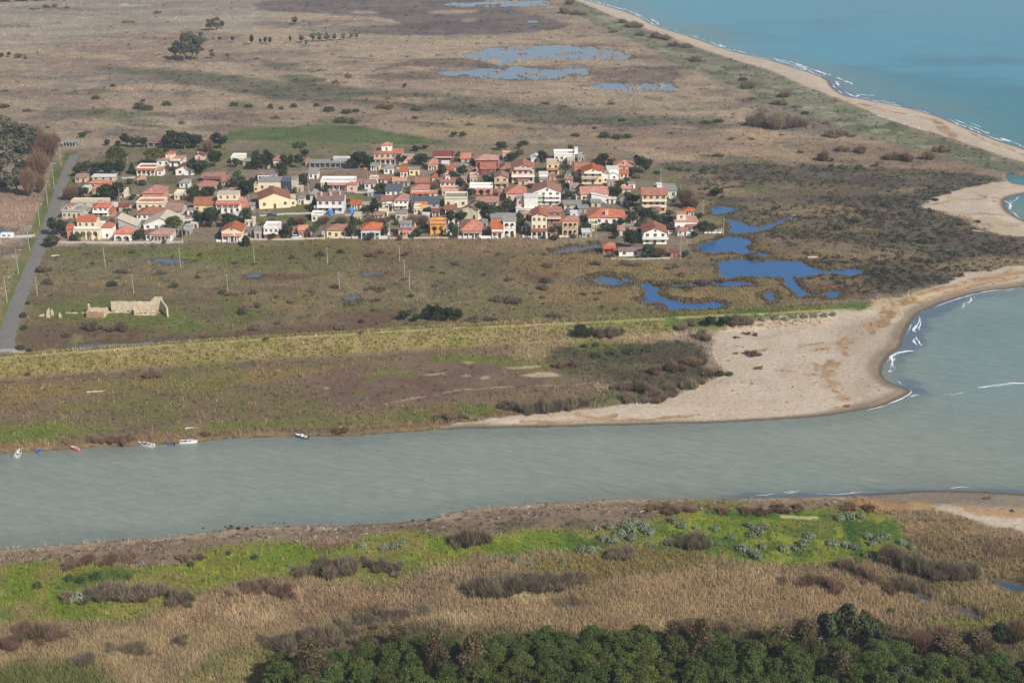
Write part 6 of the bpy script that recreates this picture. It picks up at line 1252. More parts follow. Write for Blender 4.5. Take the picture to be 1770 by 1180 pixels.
# ------------------------------------------------------------------ trees and bushes
# village trees: (kind, x, base y, height px, width px)
VT = [('round', 186, 251, 10, 12), ('round', 219, 253, 22, 20), ('olive', 235, 254, 18, 18), ('round', 249, 254, 18, 12), ('olive', 204, 252, 9, 11), ('round', 298, 256, 28, 32), ('round', 320, 257, 26, 30), ('round', 338, 256, 22, 26), ('round', 378, 256, 25, 30),
 ('pine', 268, 284, 24, 30), ('pine', 203, 290, 32, 32), ('round', 171, 302, 20, 22), ('round', 188, 304, 24, 24), ('round', 207, 303, 22, 22), ('cypress', 229, 300, 18, 9), ('olive', 139, 305, 22, 20), ('olive', 152, 296, 18, 18), ('round', 183, 347, 26, 26), ('round', 203, 345, 28, 28), ('olive', 143, 342, 20, 22), ('bare', 124, 345, 24, 26),
 ('round', 346, 301, 26, 34), ('round', 371, 288, 27, 26), ('round', 446, 293, 25, 20), ('round', 462, 292, 30, 22), ('round', 497, 293, 28, 24), ('stone', 520, 289, 38, 24), ('round', 517, 290, 22, 14), ('olive', 408, 288, 14, 18), ('olive', 432, 292, 12, 14), ('round', 620, 291, 27, 32), ('round', 635, 290, 20, 18), ('round', 692, 283, 15, 20), ('round', 729, 284, 16, 26),
 ('round', 338, 346, 24, 24), ('round', 360, 346, 24, 26), ('olive', 410, 323, 20, 26), ('round', 424, 346, 32, 28), ('olive', 440, 322, 14, 16), ('araucaria', 489, 307, 24, 20), ('olive', 522, 314, 14, 16), ('round', 348, 391, 28, 26), ('round', 366, 393, 32, 30), ('round', 396, 392, 22, 26), ('round', 414, 391, 18, 22), ('olive', 428, 388, 28, 22), ('cypress', 425, 424, 17, 13),
 ('olive', 387, 409, 15, 18), ('olive', 416, 409, 15, 18), ('olive', 497, 412, 24, 22), ('palm', 542, 412, 24, 20), ('olive', 607, 411, 22, 16), ('cypress', 564, 331, 16, 7), ('cypress', 544, 364, 24, 9), ('palm', 221, 374, 16, 18), ('pine', 301, 402, 24, 28), ('olive', 240, 414, 15, 17), ('palm', 139, 418, 16, 16), ('olive', 128, 418, 12, 15), ('round', 100, 406, 30, 30), ('olive', 112, 403, 20, 20), ('olive', 90, 426, 18, 26),
 ('round', 651, 367, 22, 22), ('olive', 672, 366, 12, 14), ('olive', 657, 334, 8, 14), ('olive', 608, 411, 24, 16), ('olive', 666, 410, 18, 12), ('olive', 640, 415, 13, 14), ('olive', 726, 408, 15, 20), ('olive', 783, 411, 26, 16), ('round', 780, 385, 20, 20), ('round', 796, 386, 22, 20), ('olive', 765, 306, 22, 14), ('olive', 800, 305, 18, 18), ('olive', 795, 321, 14, 14), ('bare', 712, 390, 18, 22), ('bare', 730, 388, 17, 24), ('bare', 750, 330, 18, 16), ('bare', 640, 388, 14, 22), ('bare', 660, 390, 14, 20),
 ('round', 844, 319, 18, 20), ('round', 833, 376, 26, 26), ('olive', 848, 376, 22, 20), ('round', 886, 278, 13, 20), ('round', 938, 281, 20, 15), ('palm', 977, 309, 28, 22), ('olive', 898, 401, 32, 18), ('olive', 877, 364, 20, 18), ('olive', 983, 346, 18, 18), ('olive', 954, 409, 16, 16), ('olive', 787, 412, 18, 14), ('olive', 862, 372, 16, 16),
 ('round', 1041, 284, 20, 20), ('olive', 1057, 286, 12, 18), ('round', 1105, 294, 27, 18), ('olive', 1118, 298, 22, 24), ('olive', 1092, 303, 14, 22), ('palm', 1054, 343, 24, 22), ('round', 1064, 346, 22, 20), ('olive', 1094, 353, 18, 22), ('olive', 1085, 346, 14, 16), ('olive', 1104, 370, 14, 18), ('round', 1117, 382, 20, 24), ('olive', 1139, 389, 18, 26), ('round', 1156, 390, 16, 22), ('olive', 1094, 384, 18, 18), ('olive', 1074, 390, 14, 16), ('olive', 1046, 399, 14, 18), ('olive', 1058, 399, 12, 18), ('olive', 1171, 347, 20, 12), ('bare', 1186, 358, 30, 28), ('bare', 1198, 362, 22, 20), ('olive', 1216, 404, 20, 22), ('olive', 1230, 402, 16, 18), ('round', 1091, 428, 28, 28), ('olive', 1120, 445, 22, 24), ('bare', 1140, 444, 18, 24), ('olive', 1184, 444, 10, 12), ('round', 1238, 338, 14, 20), ('olive', 1130, 372, 12, 20),
 ('olive', 690, 352, 12, 16), ('olive', 470, 345, 12, 14), ('olive', 585, 345, 9, 14), ('olive', 230, 345, 9, 12), ('olive', 247, 320, 9, 14), ('olive', 225, 318, 9, 12), ('bare', 360, 262, 20, 20), ('bare', 325, 300, 14, 14), ('olive', 740, 372, 14, 16), ('olive', 1000, 402, 12, 14), ('olive', 1012, 400, 12, 14), ('olive', 815, 340, 14, 14), ('olive', 935, 372, 14, 14), ('olive', 856, 312, 14, 14),
 ('olive', 1005, 330, 12, 14), ('olive', 950, 345, 12, 12), ('olive', 1152, 400, 14, 14), ('olive', 480, 410, 12, 14), ('olive', 548, 395, 12, 14), ('bare', 520, 388, 14, 22), ('bare', 560, 386, 13, 22), ('bare', 590, 388, 14, 22), ('bare', 470, 388, 13, 22)]
TDESC = {'round': ['dark green round tree', 'dense dark evergreen'], 'olive': ['olive-green garden tree', 'bushy green tree'], 'pine': ['broad dark pine'], 'stone': ['tall umbrella pine with a bare trunk'], 'cypress': ['slim dark cypress'], 'bare': ['leafless grey-brown tree'], 'palm': ['date palm with arching fronds'], 'araucaria': ['tiered dark conifer']}
_seen = {}
VTREES = []
for t in VT:
    kind, x, y, hp, wp = t
    # the nearest houses give the tree its address
    best = sorted(HOUSES, key=lambda h_: abs(h_['px']-x)+2.2*abs(h_['py']-y))[:4]
    lab = None
    for hq in best:
        dx, dy = x-hq['px'], y-hq['py']; half = (hq['x1']-hq['x0'])/2
        rel = 'in front of' if dy > 1.5 and abs(dx) < half else 'behind' if dy < -1.5 and abs(dx) < half else 'left of' if dx < 0 else 'right of'
        for ds in TDESC[kind]:
            c = f"{ds} {rel} the {hq['short']}"
            if len(c.split()) > 16: c = ' '.join(c.split()[:16])
            if c not in _seen: lab = c; break
        if lab: break
    if lab is None:
        lab = f"{('smaller' if hp < 15 else 'larger')} {TDESC[kind][0]} {rel} the {best[0]['short']}"
    _seen[lab] = 1
    o = plant_px(kind, x, y+1, hp*(1.18 if kind not in ('palm', 'cypress') else 1.05), wp*1.28, label=lab)
    VTREES.append(o)
    if lab.split()[0] in ('dark', 'dense', 'olive-green', 'bushy'): o['group'] = 'garden trees among the village houses'
# small garden shrubs between the houses
for q in range(400):
    hq = random.choice(HOUSES); px = random.uniform(hq['x0']-16, hq['x1']+16); py = hq['py']+random.uniform(-22, 7)
    if any(h_['x0']-3 < px < h_['x1']+3 and h_['yr']-2 < py < h_['py']+1.5 for h_ in HOUSES) or px < 118 or px > 1215: continue
    kd = random.choice(['bush', 'bush', 'olive', 'olive', 'gbush', 'tambrown', 'tam', 'round'])
    plant_px(kd, px, py, random.uniform(6, 15), random.uniform(9, 22), label={'bush': 'small dark shrub in the gardens between the village houses', 'gbush': 'small green shrub in the gardens between the village houses', 'tambrown': 'small brown winter shrub in the village gardens', 'tam': 'small grey winter shrub in the village gardens', 'round': 'small dark evergreen in the gardens between the village houses', 'olive': 'small leafy tree in the gardens between the village houses'}[kd], group='small shrubs in the village gardens')
# eucalyptus grove left of the road
GROVE = [('euca', 12, 262, 62, 60, 'grey-green eucalyptus at the back left of the roadside grove'), ('euca', 38, 285, 74, 56, 'tall loose eucalyptus in the middle of the roadside grove'), ('euca', 4, 310, 78, 60, 'big eucalyptus cut by the left picture edge'), ('bare', 62, 268, 60, 50, 'bare brown tree at the back of the roadside grove'), ('bare', 84, 282, 56, 44, 'bare reddish-brown tree nearest to the asphalt road bend'), ('bare', 70, 312, 58, 46, 'bare brown tree in the centre of the roadside grove'), ('round', 42, 302, 26, 30, 'dark evergreen crown low inside the roadside grove'), ('euca', 28, 335, 48, 36, 'grey eucalyptus at the front of the grove'), ('bare', 52, 340, 56, 34, 'bare grey tree at the front of the grove'), ('bare', 70, 334, 36, 24, 'small bare tree at the front right of the grove'), ('euca', -28, 290, 70, 60, 'eucalyptus left beyond the roadside grove'), ('bare', 95, 262, 36, 30, 'thin bare tree behind the grove by the field'), ('olive', 10, 330, 26, 34, 'low dark tree at the front left of the grove')]
for k, x, y, hp, wp, lb in GROVE: plant_px(k, x, y, hp, wp, label=lb, group='trees of the roadside grove', rz=None)
# far trees on the plain
cluster('euca', [(303, 102, 32, 24), (318, 106, 48, 34), (332, 104, 50, 34), (342, 104, 42, 30), (347, 82, 28, 22), (326, 80, 26, 28)], 'grey eucalyptus of the lone clump', 'on the far reed plain', 'far eucalyptus clump')
cluster('euca', [(363, 54, 22, 18), (374, 53, 24, 22), (384, 50, 14, 14)], 'pale grey tree of the small clump', 'behind the lone eucalyptus clump', 'pale far clump')
cluster('euca', [(367, 102, 18, 12), (392, 100, 8, 6), (395, 104, 12, 6)], 'small grey tree right of the lone eucalyptus clump', 'on the plain', 'small far trees')
cluster('round', [(380, 72, 9, 7), (402, 74, 12, 7), (435, 77, 18, 12), (450, 76, 11, 7), (459, 77, 14, 8), (467, 77, 14, 8), (502, 75, 14, 6)], 'small dark far tree', 'standing right of the lone clump', 'scattered far trees')
cluster('euca', [(521, 74, 14, 14), (530, 80, 12, 8), (541, 73, 16, 12), (552, 73, 17, 14), (565, 72, 16, 14), (578, 71, 13, 12), (594, 70, 13, 9), (607, 67, 10, 10), (617, 68, 10, 8), (510, 43, 14, 16)], 'grey tree in the far row', 'along the reed swamp edge', 'far row of trees')
cluster('round', [(2, 100, 9, 14), (16, 99, 10, 8)], 'tiny dark tree', 'at the left edge of the far plain', None)
cluster('bare', [(32, 101, 10, 18), (44, 103, 6, 8)], 'small bare bush tree', 'near the left edge of the far plain', None)
cluster('round', [(10, 3, 9, 30), (40, 2, 9, 30), (70, 1, 8, 30), (100, 0, 7, 26)], 'dark tree of the far wood', 'in the top left corner', 'far wood edge trees')
cluster('tam', [(58, 17, 6, 16), (80, 14, 7, 14), (95, 13, 8, 14), (115, 15, 6, 10), (272, 24, 7, 14), (215, 40, 6, 14), (228, 39, 4, 18)], 'dark grey bush', 'on the far upper left plain', 'far dark bushes')
cluster('tam', [(975, 24, 16, 24), (995, 26, 14, 26), (988, 8, 12, 20), (1010, 26, 8, 20)], 'dark bush mass', 'where the far coast begins', 'far coastal bushes')
cluster('tam', [(1076, 40, 10, 18), (1092, 47, 12, 26), (1106, 48, 9, 18), (1060, 56, 7, 20), (1106, 62, 8, 18), (1135, 66, 14, 24), (1152, 69, 11, 24), (1165, 80, 10, 20), (1185, 82, 9, 24), (1200, 106, 11, 26)], 'dark grey bush', 'in the dunes beside the far beach', 'dune bushes along the far beach')
cluster('tam', [(1310, 218, 30, 40), (1338, 222, 34, 46), (1366, 220, 26, 40), (1392, 218, 20, 30), (1295, 152, 14, 30), (1360, 168, 16, 30), (1345, 180, 12, 30), (1440, 236, 18, 36), (1460, 235, 14, 30)], 'big grey tamarisk', 'behind the dunes in the right distance', 'tamarisks behind the dunes')
cluster('tambrown', [(1424, 278, 24, 30), (1455, 262, 14, 22), (1485, 264, 16, 24), (1545, 276, 18, 34), (1565, 278, 20, 24), (1606, 276, 20, 26), (1626, 262, 14, 24), (1515, 288, 12, 14)], 'brown twiggy bush', 'among reeds right of the far beach bend', 'bushes in the reeds below the beach')
cluster('gbush', [(1136, 300, 7, 16), (1160, 294, 8, 14), (1176, 295, 8, 14), (1190, 296, 7, 14), (1215, 297, 8, 14), (1388, 287, 6, 9), (1437, 289, 7, 10), (1455, 290, 7, 11), (1485, 292, 10, 16)], 'clipped green hedge bush', 'on the boundary right of the village', 'hedge bushes right of the village')
cluster('bush', [(240, 188, 14, 24), (255, 191, 12, 22), (288, 183, 10, 20), (195, 150, 6, 12), (165, 172, 9, 16), (405, 184, 9, 20), (430, 186, 8, 18), (248, 176, 6, 10)], 'dark green bush', 'in the scrub band behind the grove', 'bushes in the left scrub band')
cluster('bush', [(568, 193, 11, 26), (600, 196, 9, 24), (615, 194, 7, 16), (590, 212, 12, 26), (610, 214, 10, 18), (547, 184, 7, 14), (508, 186, 9, 14), (468, 188, 12, 10)], 'dark green bush', 'in the scrub behind the green field', 'bushes behind the green field')
cluster('olive', [(785, 237, 11, 14), (800, 237, 10, 16), (700, 152, 8, 9), (866, 260, 18, 22), (720, 262, 12, 20), (735, 258, 9, 16)], 'solitary green tree', 'on the plain behind the dense quarter', 'solitary trees behind the village')
cluster('bush', [(1045, 238, 12, 26), (1068, 240, 10, 26), (1085, 238, 8, 20), (1220, 213, 6, 24), (1240, 211, 6, 24), (995, 235, 6, 20), (905, 250, 8, 24)], 'dark green shrub', 'on the open plain behind the right quarter', 'shrubs behind the right quarter')
cluster('tambrown', [(660, 188, 12, 20), (672, 189, 12, 18), (580, 145, 10, 14), (604, 135, 8, 10), (600, 133, 8, 10)], 'pale brown bush', 'in the middle of the far plain', None)
for q in range(90):
    px = random.uniform(-60, 1500); py = random.uniform(92, 286)
    if px > 960+py*3.0 or (90 < px < 1120 and py > 232) or (370 < px < 800 and 212 < py < 262) or (760 < px < 1190 and py < 165): continue
    kd = random.choice(['bush', 'tam', 'tambrown', 'tambrown', 'tam']); sz = random.uniform(.5, 1.5)*(py/200.)**.5
    plant_px(kd, px, py, 6*sz, 16*sz, label={'bush': 'small dark green bush scattered on the reed plain behind the village', 'tam': 'small grey bush scattered on the reed plain behind the village', 'tambrown': 'small brown bush scattered on the reed plain behind the village'}[kd], group='small bushes scattered on the reed plain')
for q in range(110):
    px = random.uniform(60, 1240); py = random.uniform(425, 585)
    if py > 600-px*.05 or (90 < px < 300 and 505 < py < 570) or (1000 < px and py < 455) or lookup(pond_d, *G(px, py, .6)) < 3: continue
    kd = random.choice(['tam', 'tam', 'tambrown', 'bush']); sz = random.uniform(.5, 1.5)
    plant_px(kd, px, py, 8*sz, 15*sz, label={'bush': 'small dark tuft bush scattered on the marsh below the village', 'tam': 'small grey bush scattered on the marsh below the village', 'tambrown': 'small brown bush scattered on the marsh below the village'}[kd], group='small bushes scattered on the marsh')
# bushes on the marsh
cluster('tam', [(215, 472, 13, 26), (206, 470, 10, 16), (278, 474, 12, 22), (302, 496, 14, 18), (78, 470, 13, 26), (82, 490, 12, 22)], 'grey twiggy bush', 'on the marsh between road and ruin', 'bushes on the left marsh')
cluster('bush', [(68, 470, 11, 14), (48, 526, 7, 10), (40, 548, 10, 14), (36, 604, 9, 20), (50, 608, 8, 14), (42, 570, 12, 14)], 'dark green roadside shrub', 'along the right edge of the lower road', 'shrubs along the lower road')
cluster('tam', [(160, 570, 20, 30), (190, 572, 14, 24), (212, 572, 22, 26), (150, 562, 12, 20)], 'grey bramble bush', 'in front of the ruined stone building', 'bushes in front of the ruin')
cluster('tam', [(425, 534, 12, 30), (445, 530, 10, 18), (440, 568, 12, 26), (505, 524, 8, 14), (520, 550, 8, 12), (585, 568, 10, 26), (605, 526, 12, 22), (622, 522, 12, 18)], 'small grey bush', 'on the middle marsh left of the green thicket', 'bushes on the middle marsh')
cluster('tambrown', [(640, 500, 10, 24), (655, 502, 10, 26), (640, 443, 12, 24), (652, 440, 10, 20), (700, 442, 9, 18), (580, 498, 9, 20), (540, 505, 8, 14), (400, 510, 10, 20)], 'brown-grey bush', 'near the poles of the middle marsh', 'bushes near the marsh poles')
cluster('round', [(700, 553, 20, 26), (718, 556, 15, 20), (742, 553, 28, 30), (757, 555, 30, 30), (774, 556, 27, 28), (790, 555, 22, 22)], 'dark evergreen of the thicket', 'alone on the marsh by the levee', 'evergreen thicket by the levee')
cluster('tam', [(860, 520, 14, 24), (885, 522, 16, 26), (895, 525, 14, 22), (820, 554, 14, 26), (846, 554, 12, 24), (958, 550, 14, 26), (968, 548, 12, 20), (940, 500, 12, 22)], 'grey tamarisk', 'on the marsh right of the evergreen thicket', 'tamarisks right of the thicket')
cluster('tam', [(1150, 494, 10, 20), (1190, 500, 10, 22), (1220, 494, 14, 26), (1245, 486, 14, 24), (1100, 460, 10, 22), (1080, 458, 10, 24), (1030, 458, 9, 20), (1300, 446, 12, 24)], 'grey bush', 'on the banks around the blue ponds', 'bushes around the blue ponds')
cluster('tam', [(262, 652, 22, 24), (272, 652, 18, 20), (47, 642, 8, 10), (460, 588, 8, 12), (625, 578, 9, 8), (650, 572, 5, 8)], 'dark bush', 'on the levee slope', 'bushes on the levee slope')
cluster('round', [(1003, 583, 24, 28), (1020, 584, 20, 22)], 'dark rounded evergreen', 'at the right end of the levee reeds', None)
cluster('tam', [(1038, 582, 20, 26), (1056, 582, 24, 26), (1070, 580, 22, 24)], 'tall grey tamarisk', 'right of the dark rounded evergreens', 'tamarisks behind the spit')
cluster('round', [(1226, 565, 20, 26), (1252, 564, 22, 28)], 'dark green bush tree', 'on the levee end beside the sand', None)
cluster('tam', [(1272, 562, 24, 30), (1290, 560, 20, 26), (1195, 560, 12, 26), (1180, 568, 16, 26), (1210, 585, 20, 24), (1225, 590, 16, 20)], 'grey tamarisk', 'at the levee end above the spit', 'tamarisks at the levee end')
cluster('silver', [(1318, 554, 9, 12), (1340, 552, 10, 16), (1356, 553, 8, 14), (1372, 550, 10, 16), (1390, 549, 9, 16), (1408, 548, 9, 14), (1425, 547, 9, 14), (1440, 545, 8, 12)], 'grey agave-like shrub', 'on the dune edge above the spit', 'grey shrubs on the dune edge')
cluster('tam', [(870, 704, 14, 22), (890, 708, 20, 26), (912, 712, 26, 34), (935, 714, 32, 40), (962, 710, 30, 38), (985, 706, 26, 32), (1005, 704, 22, 28), (760, 722, 10, 26), (775, 724, 14, 26), (800, 722, 10, 22)], 'large grey tamarisk', 'along the river shore left of the spit', 'tamarisks on the river shore')
cluster('tam', [(1080, 674, 22, 34), (1110, 678, 26, 36), (1135, 688, 28, 36), (1160, 684, 28, 36), (1190, 672, 22, 34), (1085, 694, 18, 28), (1110, 696, 14, 24), (1140, 696, 16, 26), (1205, 664, 16, 28)], 'grey tamarisk', 'on the inner edge of the sand spit', 'tamarisks on the spit edge')
cluster('tambrown', [(1130, 645, 18, 26), (1160, 640, 24, 30), (1178, 642, 18, 26), (1195, 630, 18, 28), (1215, 626, 14, 24), (1225, 646, 14, 24), (970, 634, 14, 22), (990, 632, 12, 20)], 'brown dense shrub', 'in the dark scrub patch behind the spit', 'shrubs in the dark scrub patch')
cluster('bush', [(1030, 616, 10, 26), (1060, 612, 9, 28), (1090, 610, 10, 26), (1120, 606, 9, 24), (1010, 600, 8, 14), (1030, 598, 8, 14), (1245, 648, 9, 22), (1260, 648, 7, 18)], 'low dark green shrub', 'around the dark scrub patch behind the spit', 'dark shrubs behind the spit')
cluster('tam', [(1300, 614, 11, 26), (1292, 578, 7, 14), (1306, 580, 6, 12), (1272, 584, 5, 10)], 'small grey bush', 'alone on the bare sand of the spit', 'bushes on the bare sand')
# bushes on the near bank of the far shore
cluster('tambrown', [(160, 762, 12, 22), (170, 764, 13, 22), (200, 768, 18, 26), (218, 769, 22, 26), (210, 762, 14, 20), (355, 752, 10, 16), (580, 746, 10, 20), (595, 746, 12, 20)], 'brown bush', 'on the far bank near the moored boats', 'bushes by the moored boats')
# right plain
cluster('bush', [(1600, 345, 6, 12), (1617, 347, 6, 12), (1690, 385, 6, 14), (1500, 368, 8, 20), (1530, 356, 8, 20), (1560, 372, 8, 20), (1480, 384, 9, 22), (1450, 396, 8, 22), (1595, 420, 9, 22), (1630, 405, 8, 20), (1650, 440, 9, 24), (1530, 470, 8, 22)], 'dark low bush', 'on the scrub plain inside the sand bays', 'dark bushes on the right scrub plain')
# silver shrubs on the meadow
SILV = [(1026, 914, 12, 20), (1053, 914, 12, 20), (1078, 908, 10, 22), (1096, 906, 12, 26), (1088, 920, 18, 30), (1112, 914, 14, 26), (1124, 922, 14, 22), (1072, 926, 14, 26), (1042, 932, 12, 20), (1060, 936, 12, 24), (1092, 932, 12, 22)]
cluster('silver', SILV, 'silvery grey shrub of the big clump', 'on the green meadow', 'big silver clump on the meadow')
cluster('silver', [(1005, 953, 12, 22), (1022, 954, 13, 22), (1032, 950, 9, 14)], 'silvery shrub', 'below the big silver clump', None)
cluster('silver', [(1166, 902, 13, 22), (1180, 912, 12, 18), (1204, 914, 8, 14), (1154, 940, 11, 20), (1124, 944, 9, 20), (1237, 916, 10, 18), (1226, 940, 9, 18), (1242, 942, 9, 16), (1263, 932, 11, 15)], 'silvery shrub', 'in the middle of the green meadow', 'silver shrubs in mid meadow')
cluster('silver', [(1297, 910, 12, 20), (1322, 914, 14, 18), (1312, 922, 16, 26), (1298, 926, 10, 22), (1284, 952, 14, 26), (1300, 956, 12, 22), (1318, 946, 10, 16), (1308, 964, 12, 22), (1320, 946, 8, 14)], 'silvery grey shrub', 'in the right part of the green meadow', 'silver shrubs right of mid meadow')
cluster('silver', [(1355, 950, 10, 22), (1399, 929, 10, 24), (1388, 944, 16, 20), (1374, 950, 9, 14), (1440, 942, 11, 26), (1462, 944, 11, 20), (1476, 948, 12, 18), (1468, 972, 13, 22)], 'pale silver shrub', 'beside the grassy track', 'silver shrubs beside the grassy track')
cluster('silver', [(1452, 898, 11, 20), (1470, 895, 11, 20), (1488, 894, 10, 20), (1500, 930, 11, 20), (1516, 936, 14, 22), (1532, 930, 11, 20), (1508, 942, 10, 16), (1560, 940, 11, 20), (1577, 948, 10, 16), (1498, 962, 10, 18)], 'grey silvery shrub', 'at the meadow end by the beach', 'silver shrubs by the beach')
cluster('silver', [(627, 946, 11, 18), (664, 950, 11, 20), (680, 948, 13, 20), (694, 944, 13, 18), (843, 967, 9, 18), (866, 963, 8, 16), (890, 972, 14, 14), (917, 980, 9, 14), (974, 974, 10, 14), (500, 978, 6, 12), (447, 960, 5, 16)], 'silvery grey shrub', 'in the left half of the meadow', 'silver shrubs left in the meadow')
cluster('silver', [(137, 1038, 18, 34)], 'pale silver bush', 'left among grey brambles in the foreground', None)
# tamarisks of the foreground
FGT = [[(560, 988, 30, 50), (585, 994, 36, 56), (605, 986, 34, 50), (632, 980, 24, 30), (660, 986, 22, 40), (685, 988, 20, 36), (520, 992, 20, 40)], [(795, 942, 26, 34), (815, 944, 36, 46), (835, 940, 26, 34)], [(830, 1026, 40, 56), (860, 1030, 46, 62), (895, 1026, 40, 58), (925, 1020, 34, 52), (955, 1012, 30, 48), (980, 1008, 24, 40), (1005, 1006, 22, 36)]]
cluster('tam', FGT[0], 'big grey-brown tamarisk', 'left of the reddish scrub in the near meadow', 'left foreground tamarisks')
cluster('tam', FGT[1], 'grey tamarisk', 'standing alone on the bright near meadow', 'tamarisks alone in the meadow')
cluster('tam', FGT[2], 'purple-grey tamarisk', 'in the thicket above the pine wood', 'tamarisk thicket above the pine wood')
cluster('tam', [(1180, 944, 28, 34), (1200, 946, 30, 40), (1218, 944, 22, 30), (1060, 964, 22, 30), (1078, 962, 24, 34), (985, 1010, 16, 24)], 'rounded grey tamarisk', 'among silver shrubs on the near meadow', 'tamarisks among silver shrubs')
cluster('tam', [(1530, 970, 36, 44), (1552, 978, 42, 50), (1580, 992, 44, 54), (1605, 994, 40, 50), (1630, 1000, 34, 46), (1655, 1002, 36, 46), (1680, 998, 30, 40), (1560, 1020, 30, 40), (1585, 1022, 26, 36)], 'dark grey tamarisk', 'in the large thicket near the south beach', 'tamarisk thicket near the south beach')
cluster('tambrown', [(1465, 984, 26, 36), (1490, 996, 24, 36), (1510, 1008, 26, 38), (1545, 1024, 24, 36), (1395, 1012, 26, 40), (1415, 1010, 22, 34), (1440, 1018, 28, 40), (1352, 1008, 16, 26)], 'brownish twiggy bush', 'between the meadow and the near reeds', 'twiggy bushes above the near reeds')
cluster('tam', [(118, 1036, 24, 30), (188, 1032, 34, 44), (215, 1034, 38, 48), (245, 1034, 34, 48), (275, 1030, 30, 44), (305, 1044, 30, 40), (325, 1042, 28, 40), (160, 1036, 26, 40)], 'grey bramble mound', 'across the left foreground meadow', 'bramble mounds in the left meadow')
cluster('tambrown', [(50, 1100, 30, 44), (75, 1104, 36, 50), (100, 1104, 30, 44), (10, 1122, 30, 40), (22, 1116, 24, 36)], 'reddish brown shrub', 'in the left foreground scrub', 'shrubs in the left foreground')
cluster('tam', [(222, 1128, 26, 34), (246, 1130, 28, 36), (310, 1112, 22, 30), (148, 1150, 34, 40), (190, 1124, 16, 26)], 'grey twiggy shrub', 'in the reeds of the left foreground', 'twiggy shrubs in the left reeds')
cluster('tam', [(470, 1118, 30, 44), (500, 1124, 38, 54), (535, 1120, 40, 56), (570, 1112, 38, 54), (605, 1100, 32, 48), (640, 1078, 24, 40), (665, 1072, 24, 40), (690, 1068, 22, 36), (730, 1062, 20, 36), (590, 1086, 22, 34)], 'purplish grey tamarisk', 'along the ditch left of the pine wood', 'tamarisks along the ditch')
cluster('tambrown', [(430, 1018, 18, 36), (460, 1020, 22, 40), (492, 1030, 26, 34), (500, 1022, 18, 30), (395, 1030, 12, 16)], 'low brown bush', 'at the edge of the near meadow', 'bushes at the meadow edge')
cluster('tambrown', [(1130, 880, 10, 26), (1160, 884, 14, 30), (1185, 882, 12, 30), (1250, 886, 12, 28), (1290, 886, 12, 30), (1320, 888, 14, 30), (1350, 884, 13, 30), (1380, 880, 12, 28), (1470, 878, 12, 28), (1500, 880, 12, 26)], 'low brown shrub', 'on the bank along the near shore', 'shrubs along the near shore')
cluster('bush', [(351, 916, 6, 6), (390, 912, 5, 5), (400, 913, 9, 9), (412, 914, 6, 8), (427, 914, 5, 8), (474, 906, 5, 6), (483, 905, 5, 6), (491, 906, 5, 6), (714, 900, 5, 7), (742, 899, 5, 9)], 'tiny dark tuft', 'on the near river bank', 'dark tufts on the near bank')
cluster('tambrown', [(150, 972, 16, 40), (190, 972, 18, 40), (225, 968, 14, 34), (320, 968, 14, 30), (345, 966, 14, 26), (120, 980, 10, 30)], 'greyish bank bush', 'above the near meadow on the left', 'bank bushes on the left')
cluster('gbush', [(120, 1002, 12, 18), (140, 1006, 12, 20), (165, 1000, 14, 20), (65, 1014, 10, 20), (220, 1000, 9, 16), (330, 978, 10, 14), (395, 958, 8, 12), (440, 965, 8, 16), (1540, 1060, 12, 16)], 'leafy bright green clump', 'in the left near meadow', 'leafy clumps in the near meadow')
# ------------------------------------------------------------------ pine wood in the foreground
WOODTOP = [(480, 1186), (520, 1172), (600, 1180), (640, 1150), (700, 1150), (760, 1146), (820, 1140), (880, 1136), (960, 1134), (1030, 1130), (1100, 1128), (1180, 1132), (1260, 1142), (1350, 1152), (1420, 1150), (1500, 1152), (1580, 1160), (1680, 1166), (1780, 1172), (1900, 1180)]
pts = []; tries = 0
while len(pts) < 235 and tries < 30000:
    tries += 1
    px = random.uniform(470, 1860); py = random.uniform(1125, 1300)
    if py < np.interp(px, [p[0] for p in WOODTOP], [p[1] for p in WOODTOP]): continue
    x, y, z = on(px, py)
    if all((x-a)**2+(y-b)**2 > 4.1**2 for a, b, *_ in pts): pts.append((x, y, z, px, py))
for x, y, z, px, py in pts:
    edge = py-float(np.interp(px, [p[0] for p in WOODTOP], [p[1] for p in WOODTOP]))
    right = px > 1520
    hm = random.uniform(7.0, 9.2)*(.86 if edge < 14 else 1)*(.82 if right else 1)
    kind = 'pine'
    if right and random.random() < .22: kind = 'olive'
    lab = ('dark green pine on the upper fringe of the foreground wood' if edge < 16 else 'dark green pine crown deep in the foreground wood left of centre' if px < 900 else 'dark green pine crown in the middle of the foreground wood' if px < 1350 else 'dark green pine crown at the right end of the foreground wood')
    if kind == 'olive': lab = 'olive-green broadleaf tree among pines at the right foreground'
    plant(kind, x, y, z, hm, random.uniform(6.0, 7.6)*(.85 if kind == 'olive' else 1), label=lab, group='pines of the foreground wood' if kind == 'pine' else 'broadleaf trees at the right foreground')
